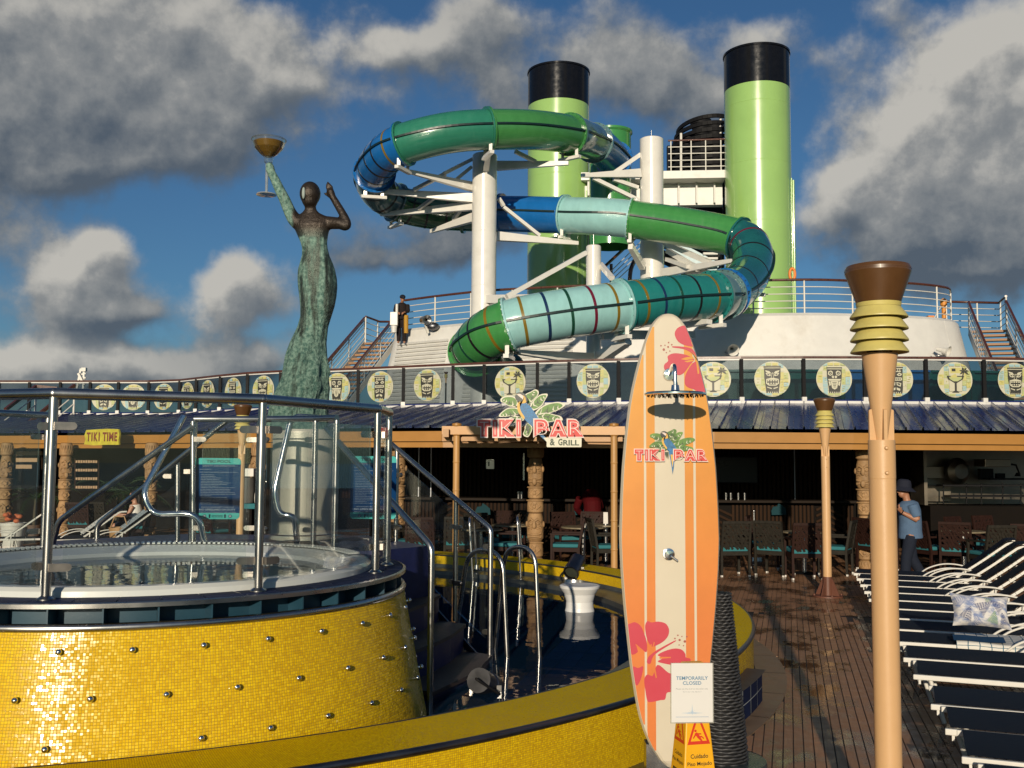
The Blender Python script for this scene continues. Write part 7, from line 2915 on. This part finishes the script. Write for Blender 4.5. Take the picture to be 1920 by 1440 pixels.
# --- server walking left past the near torch
SD2 = 16.2
g = floor_at(1697, SD2)
pr = thing('person', 'person in navy bucket hat and blue shirt walking left behind the torch', 'person', g)
Xl, Zu, Yf = V((-1, 0, 0)), V((0, 0, 1)), V((0, 1, 0))
pt = lambda x, y, z: g + V((x, y, z))       # x to the right, walking toward -x
bd = MB()
head(bd, pt(-.045, 0, 1.545), V((-1, -.25, -.12)))
bd.tube([pt(-.02, 0, 1.50), pt(.0, 0, 1.40), pt(.02, 0, 1.33)], [.055, .056, .08], 12)
# torso, slightly stooped
bd.tube([pt(.02, 0, 1.36), pt(.04, 0, 1.22), pt(.045, 0, 1.05), pt(.03, 0, .92), pt(.03, 0, .84)], [.12, .155, .145, .14, .13], 16)
# near arm: upper arm down, forearm raised forward, hand at the chest
for yy, dz in ((-.17, 0), (.17, .03)):
    sh, el, wr = pt(.03, yy, 1.315), pt(.09, yy - .03 * (1 if yy < 0 else -1), 1.085 + dz), pt(-.13, yy * .75, 1.205 + dz)
    bd.tube([sh, sh + (el - sh) * .5, el], [.058, .050, .043], 12)
    bd.tube([el, el + (wr - el) * .35, wr], [.043, .044, .029], 12)
    hand(bd, wr, (-.55, .0, .75), (.5, 0, .3), 1.0, .9)
# legs mid-stride
for hip, knee, ank, toe in (((.02, -.09, .86), (-.06, -.09, .48), (-.10, -.09, .08), (-.25, -.09, .03)), ((.04, .09, .86), (.10, .09, .47), (.30, .09, .12), (.19, .09, .03))):
    bd.tube([pt(*hip), pt(*knee)], [.095, .065], 12)
    bd.tube([pt(*knee), pt(*[(a + b_) / 2 + (.02 if i == 0 else 0) for i, (a, b_) in enumerate(zip(knee, ank))]), pt(*ank)], [.065, .058, .040], 12)
    bd.tube([pt(*ank), pt(*toe)], [.042, .032], 10)
fuse(bd, 'body', M['skin_a'], pr)
sh_ = MB()
sh_.tube([pt(.015, 0, 1.385), pt(.02, 0, 1.34), pt(.04, 0, 1.22), pt(.05, 0, 1.05), pt(.045, 0, .90), pt(.05, 0, .79)], [.085, .155, .175, .172, .178, .188], 20)
for yy in (-.17, .17):
    s0, e0_ = pt(.03, yy * .9, 1.32), pt(.085, yy * 1.15, 1.10)
    sh_.tube([s0, s0 + (e0_ - s0) * .5, s0 + (e0_ - s0) * .86], [.085, .080, .078], 14)
fuse(sh_, 'shirt', M['shirt_blue'], pr, .014)
tr2 = MB()
tr2.tube([pt(.04, 0, .90), pt(.035, 0, .80)], [.155, .15], 16)
for hip, knee, ank in (((.02, -.085, .84), (-.06, -.09, .48), (-.10, -.09, .10)), ((.04, .085, .84), (.10, .09, .47), (.29, .09, .14))):
    tr2.tube([pt(*hip), pt(*knee)], [.108, .085], 14)
    tr2.tube([pt(*knee), pt(*ank)], [.085, .072], 14)
fuse(tr2, 'trousers', M['trousers_navy'], pr, .014)
for toe, ank in (((-.25, -.09, .035), (-.08, -.09, .05)), ((.19, .09, .035), (.32, .09, .09))):
    MB().tube([pt(*ank), pt(*toe)], [.052, .045], 12).build('shoe', M['shoe'], pr)
hat = MB()
hc_ = pt(-.04, 0, 1.60)
hat.lathe([(0, .125), (.06, .122), (.098, .10), (.112, .045), (.116, .0), (.15, -.028), (.195, -.062), (.193, -.068), (.145, -.036), (.11, -.006)], hc_, 28, axis=V((.10, .0, 1)))
hat.build('bucket_hat', M['hat_navy'], pr)
MB().tube([pt(-.13, -.128, 1.205) + V((.03 * cos(a) * .6, .036 * sin(a), .03 * cos(a))) for a in [2 * pi * k / 12 for k in range(12)]], .009, 6, closed=True).build('wristband', M['black_matte'], pr)
put = MB()
put.bar(pt(-.105, -.14, 1.27), pt(-.105, -.14, 1.31), .05, .01)

# --- crew member at the upper deck rail
UD = 35.2
g = at(753, 616, UD)
g = V((g.x, UD, ZD - .58))
po = thing('person', 'person in dark uniform and cap standing at the upper deck railing', 'person', g)
pt = lambda x, y, z: g + V((x, y, z))
bd = MB()
head(bd, pt(.02, -.02, 1.58), V((.35, -1, -.35)))
bd.tube([pt(.01, 0, 1.50), pt(0, .01, 1.42)], [.055, .065], 10)
bd.tube([pt(0, .01, 1.40), pt(0, 0, 1.22), pt(0, 0, 1.05), pt(0, 0, .88)], [.13, .165, .145, .15], 14)
for s in (-1, 1):
    sh, el, wr = pt(.19 * s, .01, 1.36), pt(.24 * s, -.08, 1.12), pt(.10 * s, -.24, 1.06)
    bd.tube([sh, el], [.058, .045], 10).tube([el, wr], [.043, .03], 10)
    hand(bd, wr, (-.3 * s, -.5, -.3), (0, .2, -.5), 1, .8)
    bd.tube([pt(.09 * s, 0, .88), pt(.10 * s, -.01, .47), pt(.10 * s, .02, .06)], [.092, .062, .042], 10)
    bd.tube([pt(.10 * s, .02, .05), pt(.11 * s, -.14, .03)], [.045, .035], 8)
fuse(bd, 'body', M['skin_a'], po, .016)
cl = MB()
cl.tube([pt(0, .01, 1.44), pt(0, .01, 1.38), pt(0, 0, 1.2), pt(0, 0, 1.0), pt(0, 0, .84)], [.08, .175, .19, .175, .18], 16)
for s in (-1, 1):
    sh, el, wr = pt(.19 * s, .01, 1.36), pt(.24 * s, -.08, 1.12), pt(.12 * s, -.21, 1.07)
    cl.tube([sh, el], [.078, .062], 10).tube([el, wr], [.06, .045], 10)
fuse(cl, 'uniform_jacket', M['black_cloth'], po, .018)
cl = MB()
for s in (-1, 1):
    cl.tube([pt(.09 * s, 0, .90), pt(.10 * s, -.01, .47), pt(.10 * s, .02, .08)], [.115, .085, .07], 10)
fuse(cl, 'trousers', M['black_cloth'], po, .018)
MB().ball(pt(.02, -.01, 1.64), (.105, .115, .085), 14, 9).tube([pt(.03, -.09, 1.63), pt(.06, -.19, 1.61)], [.075, .05], 10).build('cap', M['hat_navy'], po)
MB().tube([pt(.16, -.10, .98), pt(.17, -.10, .35)], [.085, .075], 10).build('amber_apron', M['amber_bag'], po)
jb = thing('control_box', 'white control box on a short post at the left end of the upper rail', 'control box', at(739, 622, 34.9))
c = at(739, 598, 34.9)
MB().box(c, (.26, .22, .46)).build('cabinet', M['white'], jb, bevel=.012)
MB().lathe([(.09, -.48), (.11, -.24)], c, 14).build('post', M['white'], jb)
MB().tube([c + V((.09, 0, .23)), c + V((.09, 0, .52))], .05, 8).build('mast', M['frame_white'], jb)
fl_ = thing('floodlight', 'grey floodlight on a bracket on the upper deck edge', 'floodlight', at(797, 612, 34.5))
c = at(797, 600, 34.5)
MB().lathe([(0, -.22), (.13, -.2), (.15, .1), (.17, .2), (.15, .2), (.05, .12)], c, 16, axis=V((.5, -1, -.1))).build('housing', M['steel'], fl_)
MB().bar(c + V((.1, .1, -.45)), c + V((0, .05, -.1)), .06, .08).build('bracket', M['frame_white'], fl_)
MB().ball(c + V((.28, 0, -.22)), (.22, .15, .14), 12, 8).build('motor', M['steel_dark'], fl_)

# --- seated woman on the left, seen through the tub glass
WD = 22.6
g = floor_at(258, WD)
pw = thing('person', 'person in white sleeveless top seated at the far left bar table', 'person', g)
pt = lambda x, y, z: g + V((x, y, z))
bd = MB()
head(bd, pt(-.02, -.02, 1.16), V((-1, -.3, -.2)))
bd.tube([pt(0, 0, 1.08), pt(.01, 0, .99)], [.048, .06], 10)
bd.tube([pt(.01, 0, .98), pt(.03, 0, .80), pt(.04, 0, .62), pt(.03, 0, .48)], [.11, .14, .135, .15], 14)
for yy in (-.17, .17):
    sh, el, wr = pt(.02, yy, .94), pt(-.08, yy * 1.2, .70), pt(-.34, yy * .9, .74)
    bd.tube([sh, el], [.050, .040], 10).tube([el, wr], [.040, .026], 10)
    hand(bd, wr, (-1, 0, .1), (0, 0, -1), 1, .5)
    bd.tube([pt(.02, yy * .6, .48), pt(-.42, yy * .6, .50)], [.09, .065], 10).tube([pt(-.42, yy * .6, .50), pt(-.40, yy * .6, .06)], [.06, .04], 10).tube([pt(-.40, yy * .6, .05), pt(-.56, yy * .6, .03)], [.04, .03], 8)
fuse(bd, 'body', M['skin_b'], pw, .014)
cl = MB()
cl.tube([pt(.015, 0, .97), pt(.03, 0, .80), pt(.04, 0, .62), pt(.03, 0, .50)], [.115, .155, .152, .168], 14)
fuse(cl, 'top', M['foot_white'], pw, .016)
cl = MB()
for yy in (-.1, .1):
    cl.tube([pt(.04, yy, .50), pt(-.36, yy, .51)], [.11, .085], 10)
fuse(cl, 'shorts', M['trousers_navy'], pw, .016)
MB().ball(pt(.01, -.01, 1.20), (.10, .095, .10), 12, 9).tube([pt(.06, 0, 1.22), pt(.11, 0, 1.12), pt(.09, 0, .98)], [.06, .05, .02], 8).build('hair', M['hair_dark'], pw)
dch = dup(ch_b, (g.x + .06, g.y, .008), 1.57 + pi, 'brown woven bar chair the white topped woman sits on')

# --- worker in dark red bending over a table inside the bar
g = floor_at(1106, 21.6)
pb = thing('person', 'person in dark red shirt bending over behind the bar chairs', 'person', g)
pt = lambda x, y, z: g + V((x, -y, z))
bd = MB()
head(bd, pt(-.02, -.42, 1.12), V((-.2, .7, -.7)))
bd.tube([pt(-.01, -.32, 1.20), pt(0, -.25, 1.22)], [.055, .065], 10)
bd.tube([pt(0, -.26, 1.22), pt(.03, -.12, 1.22), pt(.06, .0, 1.08), pt(.06, .02, .86)], [.12, .16, .15, .15], 14)
for s in (-1, 1):
    sh, el, wr = pt(.20 * s, -.24, 1.20), pt(.26 * s, -.34, .98), pt(.10 * s, -.48, .80)
    bd.tube([sh, el], [.055, .043], 10).tube([el, wr], [.042, .028], 10)
    hand(bd, wr, (-.2 * s, 1, -.2), (0, 0, -1), 1, .4)
    bd.tube([pt(.09 * s, .02, .88), pt(.10 * s, .0, .47), pt(.10 * s, .03, .06)], [.09, .06, .042], 10).tube([pt(.10 * s, .03, .05), pt(.11 * s, -.12, .03)], [.045, .035], 8)
fuse(bd, 'body', M['skin_a'], pb, .014)
cl = MB()
cl.tube([pt(0, -.28, 1.22), pt(.03, -.12, 1.23), pt(.06, .02, 1.08), pt(.06, .04, .82)], [.15, .20, .19, .19], 14)
for s in (-1, 1):
    sh, el, wr = pt(.19 * s, -.22, 1.20), pt(.26 * s, -.34, .98), pt(.16 * s, -.44, .86)
    cl.tube([sh, el], [.09, .078], 10).tube([el, wr], [.075, .058], 10)
fuse(cl, 'shirt', M['red_cloth'], pb, .016)
cl = MB()
for s in (-1, 1):
    cl.tube([pt(.09 * s, .03, .88), pt(.10 * s, .0, .47), pt(.10 * s, .03, .08)], [.115, .085, .07], 10)
fuse(cl, 'trousers', M['black_cloth'], pb, .016)
MB().ball(pt(-.02, -.40, 1.17), (.098, .11, .085), 12, 9).build('hair', M['hair_dark'], pb)

# ------------------------------------------------------------------ inside the bar
M['screen'] = pm('dark_tv_screen', (.006, .007, .007), .3, var=.3, vscale=2, spec=.2)
tv = thing('television', 'dark flat television on the slatted wall right of the surfboard', 'television', at(1383, 881, 23.4))
c = at(1381, 881, 23.35)
MB().box(c, (.95, .05, .58)).build('screen', M['screen'], tv, bevel=.008)
MB().bar(c + V((-.48, -.03, -.295)), c + V((.48, -.03, -.295)), .02, .02).bar(c + V((-.48, -.03, .295)), c + V((.48, -.03, .295)), .02, .02).build('frame', M['black_matte'], tv)
pn_ = thing('wall_panel', 'small framed steel control panel on the bar wall left of the pillar', 'control panel', at(919, 870, 23.6))
c = at(919, 870, 23.55)
MB().box(c, (.19, .04, .23)).build('box', M['steel'], pn_, bevel=.006)
MB().box(c + V((-.03, -.022, 0)), (.03, .01, .10)).build('latch', M['black_matte'], pn_)
wl = thing('wall_strip', 'narrow pale door edge on the dark bar wall beside the pillar', 'door edge', at(982, 880, 23.5))
MB().box(at(982, 875, 23.4), (.035, .04, .62)).build('strip', M['steel'], wl)
for px in (742, 785, 808, 1490, 1612):
    t = thing('wall_trim', {742: 'thin steel trim line on the dark bar wall above the stair rail', 785: 'thin steel trim line on the dark bar wall, left of the double pair', 808: 'thin steel trim line on the dark bar wall nearest the left bamboo post',
                            1490: 'thin steel trim line on the bar wall between television and far torch', 1612: 'thin steel trim line on the bar wall beside the kitchen opening'}[px], 'trim', at(px, 880, 23.3))
    MB().box(at(px, 895, 23.3), (.022, .02, 1.6)).build('trim', M['steel_dark'], t)
# bottles and glasses on the counter
for i, px in enumerate((1361, 1370, 1384, 1396, 972, 978)):
    c = at(px, 921, 22.45)
    c.z = 1.157
    t = thing('drinking_glass', ['first drinking glass from the surfboard edge on the counter under the television', 'second drinking glass from the surfboard edge on the counter under the television', 'third drinking glass from the surfboard edge on the counter under the television', 'fourth drinking glass from the surfboard edge, nearest the far torch', 'left drinking glass of the pair on the counter beside the carved pillar', 'right drinking glass of the pair, closest to the carved pillar'][i], 'glass', c, group='glasses under the television' if i < 4 else 'glasses by the carved pillar')
    MB().lathe([(.028, 0), (.034, .15), (.031, .15), (.026, .01), (0, .008)], c, 14).build('tumbler', M['steel'], t)
# kitchen pass with stainless equipment
kt = thing('kitchen_pass', 'stainless steel kitchen seen through the opening at far right', 'kitchen', at(1820, 940, 21.5))
M['st_sheet'] = pm('kitchen_steel', (.20, .17, .13), .42, .9, var=.25, vscale=2, rvar=.12)
KD = 22.3
a, b_ = at(1712, 857, KD), at(1960, 857, KD + .3)
z0, z1 = at(1800, 945, KD).z, 2.34
MB().add([V((a.x, a.y, z0)), V((b_.x, b_.y, z0)), V((b_.x, b_.y, z1)), V((a.x, a.y, z1))], [(0, 1, 2, 3)]).build('back_sheet', M['st_sheet'], kt)
MB().box(V((a.x - .03, a.y - .35, (z0 + z1) / 2)), (.07, .75, z1 - z0)).build('door_frame', M['st_sheet'], kt)
for px, py, w, h, d in ((1752, 886, .72, .26, .06), (1752, 925, .70, .36, .05), (1860, 868, .55, .16, .5)):
    p = at(px, py, KD - d)
    MB().box(p, (w, .04 + d, h)).build('sheet_panel', M['st_sheet'], kt, bevel=.01)
p = at(1798, 884, KD - .25)
MB().lathe([(0, .10), (.16, .09), (.27, .0), (.30, -.06)], p, 24, axis=(.2, -1, 0)).build('round_hood', M['st_sheet'], kt)
for px, py, w, h in ((1848, 889, .30, .24), (1875, 893, .18, .13), (1788, 888, .12, .40)):
    MB().box(at(px, py, KD - .14), (w, .12, h)).build('appliance', M['black_matte'], kt, bevel=.01)
for py, px0, px1 in ((910, 1762, 1935), (930, 1775, 1935), (898, 1850, 1935)):
    MB().bar(at(px0, py, KD - .45), at(px1, py, KD - .45), .35, .035).build('shelf', M['black_matte'], kt)
for px in (1769, 1812, 1840, 1880, 1914):
    MB().tube([at(px, 906, KD - .5), at(px, 945, KD - .5)], .016, 8).build('shelf_post', M['black_matte'], kt)
MB().box(V(((a.x + b_.x) / 2, KD - .45, z0 / 2)), (b_.x - a.x, .8, z0 - .02)).build('worktop_front', M['dark_wall'], kt)
MB().tube([at(1862, 865, KD - .5), at(1905, 872, KD - .5), at(1912, 890, KD - .5)], .022, 8).build('lamp_arm', M['black_matte'], kt)
MB().lathe([(.02, .08), (.07, 0), (0, .01)], at(1908, 893, KD - .5), 14).build('heat_lamp', M['black_matte'], kt)

# ------------------------------------------------------------------ left wing, through the tub glass
M['amber_slat'] = pm('amber_slat', (.34, .20, .09), .5, var=.1)
sh = thing('slatted_screen', 'screen of four rows of small tan slats on the dark left wall', 'screen', at(160, 880, 26))
for r in range(4):
    for k in range(9):
        MB().box(at(144 + 4.6 * k, 865.5 + 16 * r, 25.5), (.045, .03, .068 if k % 3 else .06)).build('slat', M['amber_slat'], sh)
for x in (141, 185):
    MB().bar(at(x, 860, 25.52), at(x, 920, 25.52), .03, .03).build('frame', M['dark_slat'], sh)
sh = thing('slatted_shutter', 'tan slatted shutter beside the far left carved pillar', 'shutter', at(50, 860, 26))
for r in range(3):
    MB().bar(at(30, 850 + 12.5 * r, 25.8), at(80 - 10 * r, 850 + 12.5 * r, 25.8), .02, .10).build('slat', M['amber_slat'], sh)
for x in (31, 79):
    MB().bar(at(x, 846, 25.85), at(x, 880, 25.85), .03, .03).build('frame', M['dark_slat'], sh)
M['frond'] = pm('palm_frond', (.030, .065, .020), .5, var=.4, vscale=3, rand=.2)
M['stem_'] = pm('plant_stem', (.07, .055, .03), .7)


def potted_palm(px, d, h, label, n=11, seed=1):
    rr = random.Random(seed)
    p = floor_at(px, d)
    t = thing('potted_palm', label, 'plant', p)
    MB().lathe([(.15, 0), (.20, .36), (.17, .36), (.16, .3), (0, .3)], p, 20).build('pot', pm('pot_clay', (.12, .07, .045), .6), t)
    MB().tube([p + V((0, 0, .3)), p + V((.03, 0, h * .55))], [.05, .03], 8).build('trunk', M['stem_'], t)
    top = p + V((.02, 0, h * .5))
    for k in range(n):
        a = 2 * pi * k / n + rr.uniform(-.2, .2)
        L, up = rr.uniform(.7, 1.0) * h * .55, rr.uniform(.5, 1.3)
        pts = []
        for j in range(9):
            s = j / 8
            pts.append(top + V((cos(a) * L * s, sin(a) * L * s, L * (up * s - 1.0 * s * s))))
        fr = MB()
        fr.tube(pts, [.010 * (1 - j / 10) for j in range(9)], 4)
        for j in range(1, 9):
            d_ = (pts[j] - pts[j - 1]).normalized()
            sd = d_.cross(V((0, 0, 1))).normalized()
            for f in (0, .5):
                q = pts[j - 1] + (pts[j] - pts[j - 1]) * f
                for sg in (-1, 1):
                    l = .30 * sin(pi * (.15 + .8 * (j - 1 + f) / 8)) * h * .45
                    e = q + sd * sg * l * .8 + d_ * l * .55 - V((0, 0, l * .25))
                    fr.add([q - d_ * .012, q + d_ * .012 + V((0, 0, .004)), e], [(0, 1, 2)])
        fr.build('frond', M['frond'], t)


potted_palm(72, 25.0, 2.0, 'potted palm between the two carved pillars at far left', 12, 2)
potted_palm(225, 26.2, 2.2, 'potted palm in the dark behind the sloping left stair rail', 11, 5)
potted_palm(255, 25.5, 2.1, 'potted palm in the dark left of the bent grab rail pillar', 11, 8)
pb_ = thing('planter_box', 'cream planter box with orange flowers at the far left', 'planter', floor_at(34, 22.5))
p = floor_at(34, 22.5)
MB().lathe([(.20, 0), (.26, .50), (.28, .50), (.28, .56), (.24, .56), (.2, .5), (0, .5)], p, 24).build('pot', M['foot_white'], pb_)
rr = random.Random(3)
for k in range(9):
    q = p + V((rr.uniform(-.2, .2), rr.uniform(-.2, .2), .58 + rr.uniform(0, .18)))
    MB().ball(q, (.07, .07, .05), 8, 6).build('blossom', pm('orange_blossom', (.55, .14, .05), .7) if k == 0 else bpy.data.materials['orange_blossom'], pb_)
# left loungers with grid towels
for i, (px, d, lab) in enumerate(((195, 20.8, 'navy sun lounger under the grid towels behind the hot tub, the right one'), (135, 21.0, 'navy sun lounger under the grid towels behind the hot tub, the left one'))):
    o = dup(proto, floor_at(px, d) + V((-.9, -.6, 0)), radians(28), lab)
    q0 = floor_at(px, d)
    c = V((cos(radians(28)), sin(radians(28)), 0))
    w = V((-c.y, c.x, 0))
    base = V((o.location.x, o.location.y, 0))
    t = thing('beach_towel', ('white and grey checked towel over the left lounger behind the tub' if i else 'white and grey checked towel over the right lounger behind the tub'), 'towel', base)
    MB().surf(lambda u, v: base + c * (1.36 + .62 * u) + w * (-.02 + .64 * v) + V((0, 0, .42 + .48 * u + .01 * sin(9 * v))), 12, 10, uv=(.8, .64)).build('cloth', M['grid_towel'] if i else cloth_grid_mat('grid_towel_pale', (.40, .44, .46), (.10, .14, .17), pitch=.07), t)
o = dup(proto, floor_at(12, 20.5) + V((-1.2, -.5, 0)), radians(20), 'navy sun lounger with white arms at the far left edge')
# tray stand with glasses behind the left sign
ps = thing('service_stand', 'white and aqua service stand with grey bin behind the safety sign', 'service stand', floor_at(462, 20.2))
p = floor_at(466, 20.2)
MB().box(p + V((0, 0, 1.72)), (.34, .3, .16)).build('top_tray', M['foot_white'], ps, bevel=.01)
MB().lathe([(.17, 0), (.19, .50), (0, .5)], p + V((-.02, 0, 1.12)), 20).build('grey_bin', pm('grey_bin_plastic', (.10, .095, .085), .5), ps)
MB().box(p + V((0, 0, 1.06)), (.44, .34, .10)).build('shelf', M['cushion_teal'], ps)
MB().box(p + V((0, 0, .5)), (.30, .28, 1.0)).build('cabinet', M['dark_wall'], ps)
MB().ball(p + V((.24, -.05, 1.22)), (.07, .08, .20), 12, 8).build('folded_towel', M['foot_white'], ps)
bsk = thing('wicker_basket', 'tan wicker basket on the deck beside the seated woman', 'basket', floor_at(229, 21.2))
p = floor_at(231, 21.2)
MB().lathe([(.16, 0), (.20, .36), (.185, .36), (.15, .02), (0, .02)], p + V((0, 0, .20)), 20).build('basket', M['amber_slat'], bsk)
MB().tube([p + V((-.18, 0, .55)), p + V((-.10, 0, .78)), p + V((.10, 0, .78)), p + V((.18, 0, .55))], .015, 6).build('handle', M['amber_slat'], bsk)
MB().box(p + V((0, 0, .10)), (.34, .34, .19)).build('plinth', M['amber_slat'], bsk)
